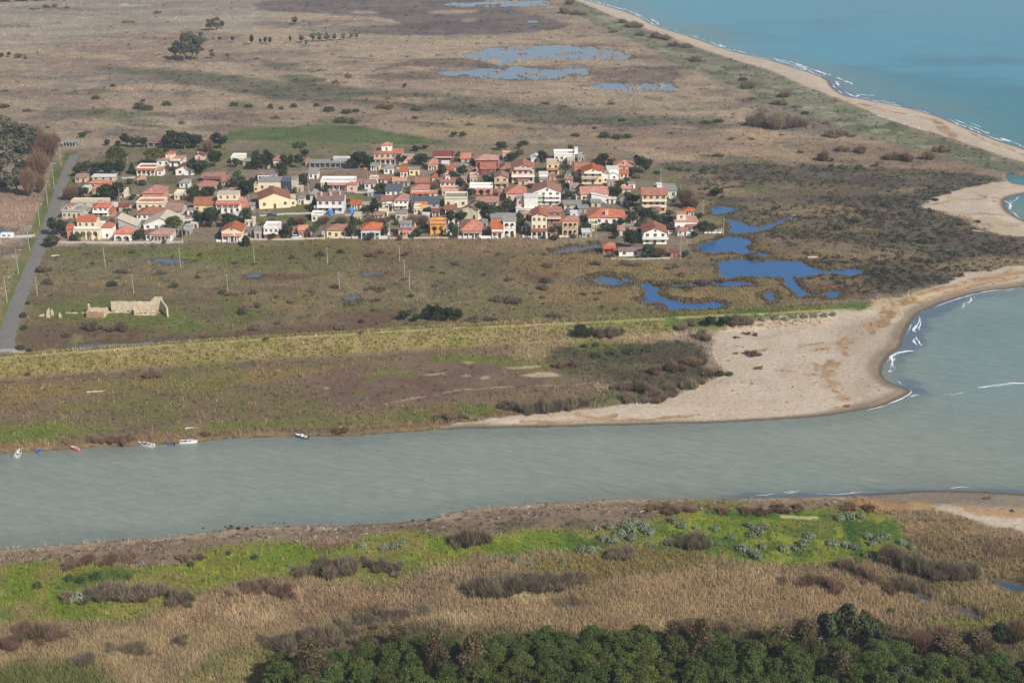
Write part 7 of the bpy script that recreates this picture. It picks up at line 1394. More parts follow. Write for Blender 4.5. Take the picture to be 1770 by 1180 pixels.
for k, px, py, hp, wp, lb in (('brownpine', 545, 1206, 96, 92, 'olive-brown tree at the left end of the pine wood'), ('brownpine', 755, 1194, 100, 62, 'grey-olive poplar standing in the pine wood'), ('brownpine', 818, 1202, 102, 62, 'pinkish brown poplar in the left pine wood'), ('brownpine', 1210, 1160, 86, 74, 'round brown tree in the middle of the pine wood'), ('brownpine', 1160, 1154, 78, 42, 'thin brown tree left of the round brown one'), ('bare', 1350, 1124, 52, 50, 'pale bare tree behind the right pine wood'), ('brownpine', 1340, 1150, 70, 66, 'brown tree on the upper fringe of the wood'), ('brownpine', 1390, 1150, 70, 70, 'brownish tree left of the big round evergreen'),
    ('brownpine', 690, 1130, 46, 60, 'orange-brown tree at the upper left fringe of the wood'), ('brownpine', 640, 1146, 44, 60, 'rusty tree left of the first pines'), ('bare', 1195, 1095, 26, 60, 'low brown thicket tree behind the pine wood'), ('bare', 1245, 1098, 28, 50, 'low bare tree behind the pine wood'), ('bare', 600, 1160, 48, 44, 'bare grey tree left of the pines'), ('brownpine', 1450, 1205, 74, 66, 'brown tree low at the bottom edge'), ('bare', 1630, 1118, 36, 60, 'bare grey tree on the right fringe'), ('bare', 1590, 1128, 40, 50, 'pale twiggy tree on the right fringe'), ('bare', 1755, 1112, 44, 50, 'bare brown tree at the right picture edge'), ('round', 1725, 1122, 50, 36, 'dark evergreen by the right picture edge'), ('brownpine', 1690, 1130, 36, 80, 'olive thicket tree right of the ditch'), ('brownpine', 1640, 1136, 36, 80, 'brown olive thicket tree below the ditch'), ('pine', 945, 1122, 40, 36, 'small pine poking above the wood edge')):
    plant_px(k, px, py, hp, wp, label=lb)
cluster('olive', [(1430, 1120, 66, 56), (1462, 1118, 72, 66), (1496, 1118, 62, 60), (1520, 1122, 50, 46)], 'dome of the big dark evergreen', 'rising right of centre above the wood', 'big dark evergreen clump')
# ------------------------------------------------------------------ roads
def strip(name, line, w, lift, mat, label, wend=None):
    P_ = [on(*p)[:2] for p in smooth_pts(line, False, 2)]; Q_ = []
    for a, b in zip(P_[:-1], P_[1:]):
        n = max(1, int(math.hypot(b[0]-a[0], b[1]-a[1])/3))
        Q_ += [(a[0]+(b[0]-a[0])*k/n, a[1]+(b[1]-a[1])*k/n) for k in range(n)]
    Q_.append(P_[-1]); V = []; NC = 5
    for i, p in enumerate(Q_):
        a = Q_[max(0, i-1)]; b = Q_[min(len(Q_)-1, i+1)]; d = Vector((b[0]-a[0], b[1]-a[1])).normalized(); n = (-d.y, d.x)
        ww = w if wend is None else wend(i/(len(Q_)-1.))
        for c in range(NC):
            t = (c/(NC-1.)-.5)*ww*(1+.13*random.uniform(-1, 1)); x, y = p[0]+n[0]*t, p[1]+n[1]*t; V.append((x, y, hz(x, y)+lift-(.12 if c in (0, NC-1) else 0)))
    o = mesh_np(name, V, 4, gridquads(len(Q_), NC), mat); o['kind'] = 'structure'; o['label'] = label; return o
asphalt = paint((130, 125, 118), 'concrete'); gravel = paint((176, 168, 156), 'concrete')
strip('road', [(128, 268), (116, 296), (105, 324), (92, 363), (76, 410), (55, 461), (35, 511), (18, 562), (6, 603), (2, 616)], 5.6, .10, asphalt, 'grey asphalt road running along the village to the levee', lambda t: 5.2+1.0*t+3.5*max(0, t-.9)*10)
strip('lane', [(0, 606), (20, 605), (40, 608), (56, 612)], 4.5, .13, gravel, 'gravel turning place at the foot of the levee', lambda t: 6-4.6*t)
# ------------------------------------------------------------------ poles
concrete = paint((184, 178, 168), 'concrete'); darkwood = paint((88, 74, 66), 'concrete'); metalg = paint((150, 152, 155), 'metal')
def pole_meshes(arm, mat):
    a = MB(); a.cyl(0, 0, -.4, 9, .15, 8, 0, .09); c = MB(); c.box(-.8, .8, -.07, .07, 8.45, 8.6)
    ins = MB()
    for x in (-.7, 0, .7): ins.cyl(x, 0, 8.601 if x else 9.001, 8.85 if x else 9.2, .06, 6)
    return a, c, ins
def pole(px, py, top, label, group, kind='utility_pole', mat=None, arm=True, rz=0):
    x, y, z = on(px, py); k = pxm(py); E = PITCH+math.atan2(py-590, F); hh = (py-top)/(k*math.cos(E))
    o = bpy.data.objects.new(kind, None); COL.objects.link(o); o.location = (x, y, z); o['label'] = label; o['category'] = 'pole'; o['group'] = group; o.rotation_euler.z = rz; s = hh/9.
    key = (arm, mat.name if mat else '')
    if key not in _PM:
        a, c, i = pole_meshes(arm, mat); m = mat or concrete
        def mm(b, n, mt):
            ob = b.build(n, mt); me = ob.data; bpy.data.objects.remove(ob); return me
        _PM[key] = [('post', mm(a, 'post', m))]
        if arm == 'lamp':
            l = MB(); l.box(-.05, 1.7, -.05, .05, 8.7, 8.8); h_ = MB(); h_.box(1.4, 2.1, -.16, .16, 8.55, 8.69); _PM[key] += [('lamp_arm', mm(l, 'lamp_arm', metalg)), ('lamp_head', mm(h_, 'lamp_head', paint((210, 210, 205), 'metal')))]
        elif arm: _PM[key] += [('crossarm', mm(c, 'crossarm', metalg)), ('insulator', mm(i, 'insulator', darkwood))]
    for n, me in _PM[key]:
        ch = bpy.data.objects.new(n, me); COL.objects.link(ch); ch.parent = o; ch.scale = (1.0, 1.0, s)
    return o
_PM = {}
RP = [(12.5, 523, 478), (32, 474, 431), (51, 432, 391), (69, 392, 352), (83, 356, 320), (94, 326, 282), (106, 288, 246)]
for i, p in enumerate(RP): pole(*p, f'{nth(i, 7, "near")} concrete lamp pole along the left side of the asphalt road', 'poles along the asphalt road', 'lamp_pole', arm='lamp', rz=.2)
pole(65, 512, 478, 'concrete pole on the marsh right of the asphalt road', 'poles on the marsh', arm=True)
MP1 = [(182, 463, 428), (312, 463, 428), (440, 457, 425), (566, 456, 428), (691, 454, 426)]
for i, p in enumerate(MP1): pole(*p, f'{nth(i, 5)} of five poles in the line just below the village', 'upper pole line on the marsh')
MP2 = [(231, 507, 474), (394, 508, 474), (587, 501, 470), (708, 500, 467), (699, 476, 448)]
for p, l in zip(MP2, ('faint pole above the ruined building', 'thin pole in the left middle of the marsh', 'pale pole in the centre of the marsh', 'pale pole at the right of the lower line', 'short pole between the two pole lines')): pole(*p, l, 'lower pole line on the marsh')
for p, l in zip([(207, 349, 327), (221, 284, 265), (226, 255, 234), (320, 346, 323), (200, 385, 368), (316, 419, 385), (430, 346, 307), (533, 330, 304), (437, 392, 366), (627, 287, 266), (636, 316, 297), (642, 316, 299), (662, 373, 352), (674, 414, 384), (1030, 413, 390), (1022, 408, 386), (1142, 315, 292), (1176, 333, 319), (1214, 374, 346), (1250, 408, 378), (1176, 447, 407), (793, 413, 388)],
    ('pole left of the coral hip-roofed house', 'pole behind the long white house with red band', 'pole on the reed strip behind the village', 'pole right of the coral hip-roofed house', 'pole beside the blue-grey barn', 'pole at the corner of the front garden wall', 'tall pole among trees left of the cream hall', 'pole left of the long pink house', 'pole behind the gabled orange front house', 'pole left of the three-level orange-roofed villa', 'left pole of the close pair on the brown field', 'right pole of the close pair on the brown field', 'pole left of the rounded red-brown roof', 'pole between pink tarpaulin house and grey porched house', 'pale pole at the right end of the front wall', 'thin pole beside the long orange-roofed bungalow', 'pole in the field right of the white gable house', 'small pole behind the grey bare tree', 'pole right of the white terraced house', 'pole by the pond at the balustrade end', 'tall pole right of the white chalet by the ponds', 'thin pole left of the broad orange-red roof')):
    pole(*p, l, 'poles in and around the village')
pole(991, 309, 266, 'tall dark wooden pole beside the date palm', 'poles in and around the village', mat=darkwood)
# ------------------------------------------------------------------ garden walls
def gwall(line, hgt, col, label, name='garden_wall', kind='stucco', th=.22, posts=False, catg='wall'):
    P_ = [on(*p) for p in line]; o = bpy.data.objects.new(name, None); COL.objects.link(o); o.location = P_[0]; o['label'] = label; o['category'] = catg
    mb = MB(); pb = MB(); x0, y0, z0 = P_[0]
    for a, b in zip(P_[:-1], P_[1:]):
        d = Vector((b[0]-a[0], b[1]-a[1])); L0 = d.length; d.normalize(); n = Vector((-d.y, d.x))*th/2
        A = (a[0]-x0, a[1]-y0); B = (b[0]-x0, b[1]-y0); za = a[2]-z0; zb = b[2]-z0
        c = [(A[0]-n.x, A[1]-n.y, za), (B[0]-n.x, B[1]-n.y, zb), (B[0]+n.x, B[1]+n.y, zb), (A[0]+n.x, A[1]+n.y, za)]
        if posts:
            q = max(1, int(L0/2.2))
            for k in range(q+1):
                t = k/q; xx = A[0]+(B[0]-A[0])*t; yy = A[1]+(B[1]-A[1])*t; pb.box(xx-.14, xx+.14, yy-.14, yy+.14, za-.3, za+hgt+.12)
            h1 = hgt*.45
        else: h1 = hgt
        low = [(p[0], p[1], p[2]-.3) for p in c]; hi = [(p[0], p[1], p[2]+h1) for p in c]
        mb.face(hi)
        for k in range(4): mb.face([low[k], low[(k+1) % 4], hi[(k+1) % 4], hi[k]])
        if posts:
            r = [(p[0], p[1], p[2]+hgt-.1) for p in c]; r2 = [(p[0], p[1], p[2]+hgt) for p in c]; pb.face(r2)
            for k in range(4): pb.face([r[k], r[(k+1) % 4], r2[(k+1) % 4], r2[k]])
    mb.build('wall', paint(col, kind), o)
    if posts: pb.build('railing', paint(col, kind), o)
    else:
        cb = MB(); a = P_[0]
        for p in (P_[0], P_[-1]): cb.box(p[0]-x0-.2, p[0]-x0+.2, p[1]-y0-.2, p[1]-y0+.2, p[2]-z0-.3, p[2]-z0+hgt+.25)
        cb.build('pillar', paint(col, kind), o)
    return o
for l, hgt, col, lb, ps in (([(101, 420), (160, 421), (225, 421), (316, 420)], .9, (190, 184, 176), 'grey front wall of the leftmost front gardens', False), ([(375, 418), (400, 418), (417, 418)], .9, (236, 230, 224), 'white wall beside the arched gate', False), ([(433, 415), (490, 415), (556, 413)], .7, (196, 186, 170), 'long pale wall below the small orange house', False), ([(570, 412), (596, 412), (618, 412)], .8, (226, 214, 188), 'cream wall below the yellow front house', False),
    ([(655, 413), (672, 413)], 1.4, (216, 210, 200), 'short white wall left of the pink house', False), ([(674, 413), (740, 412), (786, 412)], .6, (206, 188, 160), 'low sandy wall below the yellow cube house', False), ([(792, 412), (815, 412)], 1.1, (240, 236, 230), 'bright white wall left under the broad orange-red roof', False), ([(830, 412), (850, 412)], 1.1, (240, 236, 230), 'bright white wall right of the broad orange-red roof', False), ([(904, 410), (925, 411), (947, 411)], .8, (236, 232, 226), 'white wall in front of the tall cream gabled house', False), ([(948, 411), (972, 410), (1000, 410)], .8, (226, 220, 210), 'white wall in front of the arched peach house', False), ([(1000, 410), (1022, 409)], .8, (190, 188, 180), 'grey wall at the right end of the front row', False),
    ([(1155, 404), (1180, 404), (1215, 403), (1247, 403)], 1.3, (232, 230, 226), 'white balustrade in front of the white terraced house', True), ([(1057, 448), (1090, 449), (1158, 447)], .5, (190, 184, 170), 'low pale wall before the long white shed', False), ([(506, 353), (538, 353)], 1.8, (236, 228, 220), 'white yard wall right of the cream hall', False), ([(535, 334), (550, 334)], .8, (206, 200, 190), 'short wall left of the long pink house', False), ([(612, 334), (643, 334)], .7, (190, 186, 178), 'wall right of the long pink house', False), ([(615, 354), (644, 354)], 1.6, (176, 172, 166), 'ragged grey wall below the green plot', False), ([(213, 339), (240, 339)], .6, (200, 196, 188), 'low wall left of the coral house', False), ([(290, 338), (316, 338)], .6, (200, 196, 188), 'low wall right of the coral house', False),
    ([(212, 309), (233, 308)], .7, (186, 182, 176), 'low wall left of the long white house', False), ([(318, 381), (342, 381)], 1.2, (238, 236, 232), 'white ornamental railing below the yellow house', True), ([(630, 293), (668, 293)], .9, (204, 136, 104), 'orange brick wall in front of the three-level villa', False), ([(686, 292), (720, 291)], .7, (206, 188, 170), 'pale wall right of the brick wall', False), ([(787, 286), (815, 286)], .8, (176, 178, 166), 'grey-green wall under the open orange barn', False), ([(-10, 412), (30, 411), (60, 409)], 1.0, (186, 184, 180), 'pale wall beside the white caravan', False), ([(655, 368), (700, 368)], .6, (206, 200, 190), 'low wall below the rounded red-brown roof', False), ([(1028, 391), (1060, 391), (1100, 390)], .8, (150, 156, 146), 'grey-green fence wall below the long bungalow', False), ([(450, 374), (490, 371), (545, 369)], .6, (190, 186, 178), 'low wall below the cream hall', False), ([(597, 373), (640, 372)], .6, (180, 178, 170), 'low wall right of the plum-roofed house', False)):
    gwall(l, hgt, col, lb, posts=ps)
# arched gate of the front house
o = bpy.data.objects.new('garden_gate', None); COL.objects.link(o); o.location = on(404, 419); o['label'] = 'white pointed garden gate arch in front of the orange gabled house'; o['category'] = 'gate'
mb = MB(); mb.box(-1.6, -1.2, -.2, .2, -.3, 2.4); mb.box(1.2, 1.6, -.2, .2, -.3, 2.4); mb.build('gate_post', paint((238, 234, 228)), o)
mb = MB(); roof_mesh(mb, -1.5, 1.5, -.3, .3, 2.41, 'gf', 1.0, .3, .2); mb.build('arch', paint((238, 234, 228)), o); mb = MB(); mb.box(-1.19, 1.19, -.05, .05, 0, 1.6); mb.build('gate_leaf', SHUT['br'], o)
# ------------------------------------------------------------------ water tanks
tankm = {'b': paint((72, 148, 214), 'metal'), 'd': paint((50, 92, 176), 'metal'), 'y': paint((236, 196, 92), 'metal')}
def tank(px, py, label, c='b', z=0., r=.75, hh=1.5):
    x, y, zz = on(px, py); o = bpy.data.objects.new('water_tank', None); COL.objects.link(o); o.location = (x, y, zz+z); o['label'] = label; o['category'] = 'tank'; o['group'] = 'plastic water tanks of the village'
    mb = MB(); mb.cyl(0, 0, -.05, hh*.8, r, 12); mb.cyl(0, 0, hh*.8+.001, hh, r, 12, 0, r*.4); mb.build('barrel', tankm[c], o); mb = MB(); mb.cyl(0, 0, hh+.001, hh+.12, r*.3, 8); mb.build('lid', tankm['d'], o)
for a in ((186, 400, 'left blue tank of the pair beside the arched villa', 'b', 0, 1.0, 2.), (192, 400, 'right blue tank of the pair beside the arched villa', 'b', 0, 1.0, 2.), (314, 379, 'blue tank left of the white ornamental railing', 'b', 0, .8, 1.4), (571, 371, 'bright blue tank before the plum-roofed house', 'b', 0, 1.1, 2.4), (607, 367, 'bright blue tank right of the plum-roofed house', 'b', 0, 1.1, 2.4), (380, 405, 'dark blue tank left of the orange gabled front house', 'd', 0, .9, 1.8), (815, 310, 'blue tank among bushes behind the coral arcade', 'b', 0, .9, 1.6), (921, 315, 'blue tank left of the plain white tower block', 'd', 0, .9, 1.6), (951, 278, 'dark blue tank left of the long white flat house', 'd', 0, 1.2, 1.8), (1084, 323, 'blue tank beside the tiny red-roofed shed', 'd', 0, 1.0, 2.2), (1078, 325, 'yellow tank beside the tiny red-roofed shed', 'y', 0, 1.2, 1.8), (694, 409, 'blue tank by the pink house', 'd', 0, .6, 1.2)):
    tank(a[0], a[1], a[2], a[3], a[4], a[5], a[6])
# ------------------------------------------------------------------ cars, caravan
tyre = paint((40, 40, 42), 'metal')
def car(px, py, col, label, rz=0, van=False):
    x, y, z = on(px, py); o = bpy.data.objects.new('parked_van' if van else 'parked_car', None); COL.objects.link(o); o.location = (x, y, z); o.rotation_euler.z = rz; o['label'] = label; o['category'] = 'van' if van else 'car'; o['group'] = 'cars parked in the village'
    m = paint(col, 'metal'); prof = [(-2.1, .35), (2.1, .35), (2.12, .75), (1.9, .95), (1.0, 1.0), (-1.9, 1.0), (-2.1, .8)]; b = MB(); n = len(prof)
    L_ = [(p[0], -.85, p[1]) for p in prof]; Rr = [(p[0], .85, p[1]) for p in prof]; b.face(L_); b.face(Rr[::-1])
    for k in range(n): b.face([L_[k], Rr[k], Rr[(k+1) % n], L_[(k+1) % n]][::-1])
    b.build('body', m, o)
    t = 1.75 if van else 1.45; c = MB(); lo = [(-1.85, -.8), (1.0, -.8), (1.0, .8), (-1.85, .8)]; up_ = [(-1.6, -.65), (.35, -.65), (.35, .65), (-1.6, .65)]
    A = [(p[0], p[1], 1.001) for p in lo]; B = [(p[0], p[1], t) for p in up_]
    for k in range(4): c.face([A[k], A[(k+1) % 4], B[(k+1) % 4], B[k]], 0)
    c.build('window', glassm, o); rfm = MB(); rfm.extrude([[(p[0], p[1], t+.06) for p in up_]], .055); rfm.build('roof', m, o)
    for wx_ in (-1.3, 1.3):
        for wy_ in (-.88, .88):
            w_ = MB(); i = len(w_.v)
            for s in (-.1, .1):
                for k in range(10): a = 2*math.pi*k/10; w_.v.append((wx_+.32*math.cos(a), wy_+s, .32+.32*math.sin(a)))
            for k in range(10): w_.f.append((k, (k+1) % 10, 10+(k+1) % 10, 10+k)); w_.m.append(0)
            w_.f += [tuple(range(9, -1, -1)), tuple(range(10, 20))]; w_.m += [0, 0]; w_.build('wheel', tyre, o)
for a in ((513, 412, (232, 232, 232), 'white car parked before the tiny yellow-orange shed', .1), (985, 322, (190, 186, 182), 'pale grey car in the yard right of the white tower', .2), (992, 329, (150, 150, 156), 'grey car lower in the yard right of the tower', -.3), (976, 330, (80, 84, 92), 'dark car beside the white chalet', 1.2), (1000, 323, (206, 200, 190), 'beige car by the yellow twin-gabled villa', .4), (985, 366, (120, 122, 126), 'grey car below the patched workshop', .3), (1000, 372, (200, 200, 204), 'silver car left of the long bungalow', 1.4), (1038, 352, (170, 174, 180), 'silver car under the dark palms', .2), (655, 383, (170, 60, 54), 'red car on the lane before the grey porched house', .1), (720, 366, (220, 220, 222), 'white car before the yellow arched porch', .2), (470, 374, (70, 76, 90), 'dark blue car in front of the cream hall', .1), (120, 392, (170, 172, 176), 'silver car beside the low grey flat house', .5)):
    car(*a)
o = bpy.data.objects.new('caravan', None); COL.objects.link(o); o.location = on(13, 412); o['label'] = 'white caravan parked by the ditch left of the road'; o['category'] = 'caravan'
mb = MB(); S_ = [(-2.6, .5), (2.6, .5), (2.7, 1.2), (2.3, 2.5), (-2.4, 2.5), (-2.7, 1.3)]
mb.face([(p[0], -1.1, p[1]) for p in S_]); mb.face([(p[0], 1.1, p[1]) for p in S_[::-1]])
for k in range(6): a, b_ = S_[k], S_[(k+1) % 6]; mb.face([(b_[0], -1.1, b_[1]), (a[0], -1.1, a[1]), (a[0], 1.1, a[1]), (b_[0], 1.1, b_[1])][::-1])
mb.build('body', paint((240, 240, 238), 'metal'), o); window(o, -1, -1.1, 1.3, 1.2, .6); window(o, 1.2, -1.1, 1.3, 1., .6)
for sx in (-.4, .4):
    mb = MB(); mb.box(sx-.3, sx+.3, -1.15, -.95, 0, .6); mb.build('wheel', tyre, o)
# ------------------------------------------------------------------ boats
def boat(px, py, Lm, rz, hull, label, inner=(206, 204, 198), motor=True, seat=(70, 74, 84), console=False):
    x, y, _ = on(px, py); x, y = G(px, py, .1); o = bpy.data.objects.new('moored_boat', None); COL.objects.link(o); o.location = (x, y, 0); o.rotation_euler.z = rz; o['label'] = label; o['category'] = 'boat'; o['group'] = 'small boats moored at the far bank'
    N = 10; Bm = Lm*.19; prof = []
    for k in range(N+1):
        t = k/N; wv = Bm*(1-.12*(1-t))*(1-max(0, (t-.45)/.55)**2.2) if t > .45 else Bm*(.88+.12*t/.45); shear = .55+.28*t**2; prof.append(((t-.5)*Lm, max(wv, .02), shear))
    def loft(fw, fz, inside=False):
        V = []
        for xx, wv, sh in prof: V.append([(xx, -wv*fw, sh*1.), (xx, -wv*fw*.82, fz), (xx, 0, fz-.12), (xx, wv*fw*.82, fz), (xx, wv*fw, sh*1.)])
        return V
    out = loft(1, -.12); inn = loft(.86, .16); hm = MB()
    for k in range(N):
        for j in range(4):
            f = [out[k][j], out[k+1][j], out[k+1][j+1], out[k][j+1]]; hm.face(f[::-1]); f = [inn[k][j], inn[k+1][j], inn[k+1][j+1], inn[k][j+1]]; hm.face(f, 1)
        for j in (0, 4): f = [out[k][j], out[k+1][j], inn[k+1][j], inn[k][j]]; hm.face(f if j == 0 else f[::-1])
    hm.face(out[0]); hm.face(inn[0][::-1], 1)
    hm.build('hull', [paint(hull, 'metal'), paint(inner, 'metal')], o)
    for t in (.3, .58):
        sx = (t-.5)*Lm; mb = MB(); mb.box(sx-.16, sx+.16, -Bm*.8, Bm*.8, .4, .46); mb.build('seat', paint(seat, 'metal'), o)
    if console:
        mb = MB(); mb.box(-.1*Lm, .02*Lm, -.35, .35, .18, 1.05); mb.build('console', paint((226, 226, 224), 'metal'), o)
    if motor:
        mo = MB(); mo.box(-Lm/2-.5, -Lm/2-.12, -.18, .18, .55, 1.0); mo.box(-Lm/2-.38, -Lm/2-.22, -.08, .08, -.3, .549); mo.build('outboard_motor', paint((232, 232, 230) if hull[0] > 200 else (60, 62, 68), 'metal'), o)
boat(32, 784, 4.6, R(95), (236, 236, 234), 'white motorboat moored stern towards the river, leftmost of the boats', console=True)
boat(68, 779, 2.6, R(80), (66, 112, 190), 'small blue dinghy at the far bank', motor=False, inner=(96, 140, 206))
boat(130, 776, 3.4, R(150), (226, 84, 54), 'small orange-red rowing boat', inner=(236, 220, 210), motor=False)
boat(252, 769, 5.2, R(158), (234, 232, 226), 'long cream open boat with dark seat and outboard', seat=(44, 48, 60))
boat(293, 767, 3.6, R(145), (150, 152, 160), 'grey open boat beside the broadside white one', inner=(120, 124, 132))
boat(326, 764, 5.0, R(4), (240, 240, 238), 'white boat lying broadside to the far bank', motor=False)
boat(521, 755, 4.4, R(155), (80, 92, 116), 'dark blue and white boat alone farther right', inner=(232, 232, 232), console=True)
# ------------------------------------------------------------------ ruined building
ruin = bpy.data.objects.new('ruined_building', None); COL.objects.link(ruin); rx, ry, rzz = on(236, 538); ruin.location = (rx, ry, rzz); ruin['label'] = 'ruined sandstone building with broken walls on the marsh'; ruin['category'] = 'ruin'
rm = paint((214, 196, 164), 'ruin'); rmb = paint((178, 142, 116), 'ruin')
def ragged(x0, x1, y0, y1, tops, mat, name, axis_=0, z0=-.3):
    """wall along x (or y) whose top follows the given heights"""
    mb = MB(); n = len(tops)-1
    for k in range(n):
        a, b = k/n, (k+1)/n; ta, tb = tops[k], tops[k+1]
        if axis_ == 0:
            xa, xb = x0+(x1-x0)*a, x0+(x1-x0)*b; c = [(xa, y0, ta), (xb, y0, tb), (xb, y1, tb), (xa, y1, ta)]
        else:
            ya, yb_ = y0+(y1-y0)*a, y0+(y1-y0)*b; c = [(x0, ya, ta), (x1, ya, ta), (x1, yb_, tb), (x0, yb_, tb)]
        mb.face(c); lo = [(p[0], p[1], z0) for p in c]
        for q in range(4): mb.face([lo[q], lo[(q+1) % 4], c[(q+1) % 4], c[q]])
    return mb.build(name, mat, ruin)
def rx_(px): return (px-236)/pxm(538)
random.seed(5)
J = lambda b, s=.12: b+random.uniform(-s, s)
ragged(rx_(193), rx_(262), 0, .7, [J(3.6) for _ in range(15)], rm, 'back_wall'); ragged(rx_(262)+.001, rx_(282), .0, .75, [4.0, 4.8, 5.4, 5.4, 5.3, 5.4, 5.2], rm, 'tall_wall')
ragged(rx_(190), rx_(280), -1.9, -1.3, [J(.5, .35) for _ in range(30)], rm, 'low_wall'); ragged(rx_(240), rx_(276), -4.5, -3.9, [max(.15, J(.6, .45)) for _ in range(14)], rm, 'inner_wall')
_sw = ragged(0, .6, -7.2, 0, [3.4, 3.7, 3.9, 4.0, 4.1, 4.3, 4.4], rm, 'side_wall', 1); _sw.location = (rx_(279.5), -.06, 0); _sw.rotation_euler.z = R(28)
ragged(rx_(237), rx_(237)+.6, -4.2, -1.95, [2.6, 2.7, 2.9, 2.6, 2.5], rm, 'pillar', 1)
ragged(rx_(160), rx_(189), -7.4, -6.8, [J(2.3, .15) for _ in range(10)], rmb, 'brick_front'); ragged(rx_(160), rx_(160)+.5, -6.79, -2.2, [2.3, 2.4, 2.2, 2.1], rm, 'brick_side', 1); ragged(rx_(188), rx_(188)+.5, -6.79, -2.2, [2.2, 2.4, 2.3, 2.4], rm, 'brick_side', 1); ragged(rx_(158), rx_(190), -2.19, -1.65, [J(2.0, .2) for _ in range(10)], rm, 'brick_back')
ragged(rx_(156), rx_(156)+.6, -2, -1.2, [3.4, 3.6, 3.0], rm, 'stump', 1)
ragged(rx_(118), rx_(155), -2.6, -2.1, [max(.06, J(.28, .3)) for _ in range(24)], rm, 'rubble_wall')
for px0, w_, y0, tp in ((92, 1.2, -7.5, [1.2, 2.6, 3.2, 2.2, 1.]), (96, .9, -5, [1.6, 2.4, 1.2]), (113, .9, -7.5, [1.2, 2.0, 1.4, .8]), (90, .7, -4.5, [2.0, 2.6, 2.2])): ragged(rx_(px0), rx_(px0)+w_, y0, y0+.7, tp, rm, 'broken_pillar')
ragged(rx_(75), rx_(91), -6.0, -5.5, [.3, .7, .9, 1.1, 1.0], rm, 'fallen_wall')
random.seed(9)
# ------------------------------------------------------------------ driftwood, stumps and litter
wood = paint((108, 80, 60), 'ruin'); pale = paint((206, 192, 170), 'ruin')
def stump(px, py, s, label):
    x, y, z = on(px, py); o = bpy.data.objects.new('driftwood_stump', None); COL.objects.link(o); o.location = (x, y, z); o['label'] = label; o['category'] = 'driftwood'
    V = []; paths = [[((-.9*s, 0, .3*s), .34*s), ((0, .05, .42*s), .42*s), ((.8*s, .1*s, .5*s), .3*s)]]; mesh_np('log', *(lambda a: (a[0], 4, a[1]))(tube_mesh(paths, 8)), wood, parent=o)
    rp = [[((.7*s, .1*s, .5*s), .16*s), ((1.1*s, .5*s*math.cos(a), .5*s+.5*s*math.sin(a)), .09*s), ((1.25*s, .8*s*math.cos(a), max(.05, .45*s+.75*s*math.sin(a))), .03*s)] for a in (0, 1.2, 2.4, 3.6, 5.0)]
    mesh_np('root', *(lambda a: (a[0], 4, a[1]))(tube_mesh(rp, 6)), wood, parent=o)
stump(1310, 638, 1.2, 'dark driftwood stump alone on the bare sand spit'); stump(1271, 612, .8, 'small dark log near the upper sand edge'); stump(1463, 703, .8, 'dark log near the water at the spit'); stump(1705, 862, .8, 'small dark log on the wet south beach')
def logp(px0, py0, px1, py1, r, label, mat=pale):
    a = Vector(on(px0, py0)); b = Vector(on(px1, py1)); o = bpy.data.objects.new('driftwood_log', None); COL.objects.link(o); o.location = a; d = b-a; o['label'] = label; o['category'] = 'driftwood'
    mesh_np('log', *(lambda q: (q[0], 4, q[1]))(tube_mesh([[((0, 0, r), r), ((d.x*.5, d.y*.5+.1, r+d.z*.5), r*.9), ((d.x, d.y, r*.7+d.z), r*.6)]], 7)), mat, parent=o)
logp(1396, 447, 1414, 446, .45, 'pale bleached log beside the largest pond'); logp(1368, 374, 1376, 374, .4, 'pale log at the tip of the narrow pond'); logp(150, 679, 180, 677, .25, 'pale plank on the left floodplain'); logp(320, 742, 338, 740, .3, 'pale pole lying above the broadside boat'); logp(88, 444, 103, 442, .3, 'pale plank pile on the marsh near the road'); logp(1680, 400, 1700, 402, .35, 'bleached log inside the upper sand bay'); logp(588, 742, 594, 743, .5, 'pale rock on the far bank beside brown bushes')
# orange tent shelter on the near beach and blue tarp
def tent(px, py, s, col, label):
    x, y, z = on(px, py); o = bpy.data.objects.new('beach_shelter', None); COL.objects.link(o); o.location = (x, y, z); o['label'] = label; o['category'] = 'shelter'
    m = paint(col, 'metal'); b = MB(); b.extrude([[(-s, -s*.6, .05), (0, -s*.6, s*1.3), (0, s*.6, s*1.3), (-s, s*.6, .05)], [(0, -s*.6, s*1.3), (s, -s*.6, .05), (s, s*.6, .05), (0, s*.6, s*1.3)]], .04); b.build('canopy', m, o)
    p = MB(); p.cyl(0, -s*.55, 0, s*1.2, .04, 6); p.cyl(0, s*.55, 0, s*1.2, .04, 6); p.build('pole', wood, o)
tent(1430, 873, .65, (228, 112, 74), 'small orange shelter on the path to the south beach'); tent(1750, 884, .6, (70, 96, 160), 'small blue shelter on the south beach')
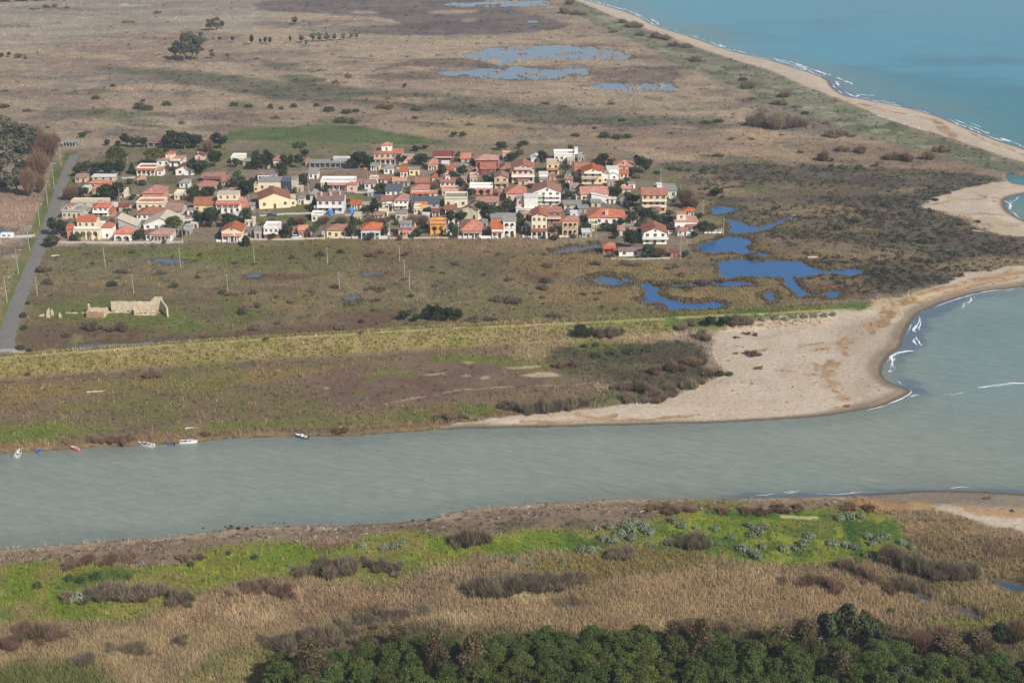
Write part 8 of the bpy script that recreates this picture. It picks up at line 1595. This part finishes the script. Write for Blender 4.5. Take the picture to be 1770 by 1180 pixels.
# scattered litter and stones on the near bank: nobody could count it
n = 420; px = RNG.uniform(-100, 1500, n); yb = np.interp(px, [p[0] for p in RIVER_S], [p[1] for p in RIVER_S]); py = yb+RNG.uniform(1, 24, n)
cs_ = []; Vs = []; Fs = []
for k in range(n):
    x, y, z = on(px[k], py[k]); s = RNG.uniform(.06, .2); a = RNG.random()*3.1; ca, sa = math.cos(a)*s*RNG.uniform(1, 3.5), math.sin(a)*s
    i = len(Vs)
    for dz in (0, s*.7):
        for q in ((-1, -1), (1, -1), (1, 1), (-1, 1)): f = 1 if dz == 0 else .7; Vs.append((x+(q[0]*ca-q[1]*sa)*f, y+(q[0]*sa*2+q[1]*s)*f, z+dz))
    Fs += [(i, i+1, i+5, i+4), (i+1, i+2, i+6, i+5), (i+2, i+3, i+7, i+6), (i+3, i, i+4, i+7), (i+4, i+5, i+6, i+7)]
    c = C(*[(206, 196, 180), (180, 162, 140), (176, 160, 140), (150, 128, 108), (120, 100, 86)][RNG.integers(5)]); cs_ += [c]*8
add_stuff('bank_rubble', np.array(Vs), 4, np.array(Fs), np.array(cs_), 'pale stones and driftwood bits strewn along the near bank')
# twigs of wrack on the sand spit
n = 2600; px = RNG.uniform(1200, 1790, n); py = RNG.uniform(460, 735, n); x, y = G(px, py, .9); dd = lookup(np.stack([sand_in, sea_d, Z], 1), x, y); cc = lookup(CA, x, y)
sel = (dd[:, 0] > .5) & (dd[:, 1] > 2) & (RNG.random(n) < np.where(cc[:, 0]/np.maximum(cc[:, 2], .01) > 2.0, 1., .10)); x, y, z = x[sel], y[sel], dd[sel, 2]; m = len(x)
P0 = np.stack([x, y, z+.06], 1); V, Fc = leaf_quads(P0, RNG.uniform(.3, 1.1, m), np.tile([0, 0, 1.], (m, 1)), 3., 4.); V[:, 2] += .04
add_stuff('beach_wrack', V, 4, Fc, np.repeat(np.array([C(150, 112, 72)*u for u in RNG.uniform(.5, 1.3, m)]), 4, 0), 'brown reed wrack and twigs washed up on the sand spit')
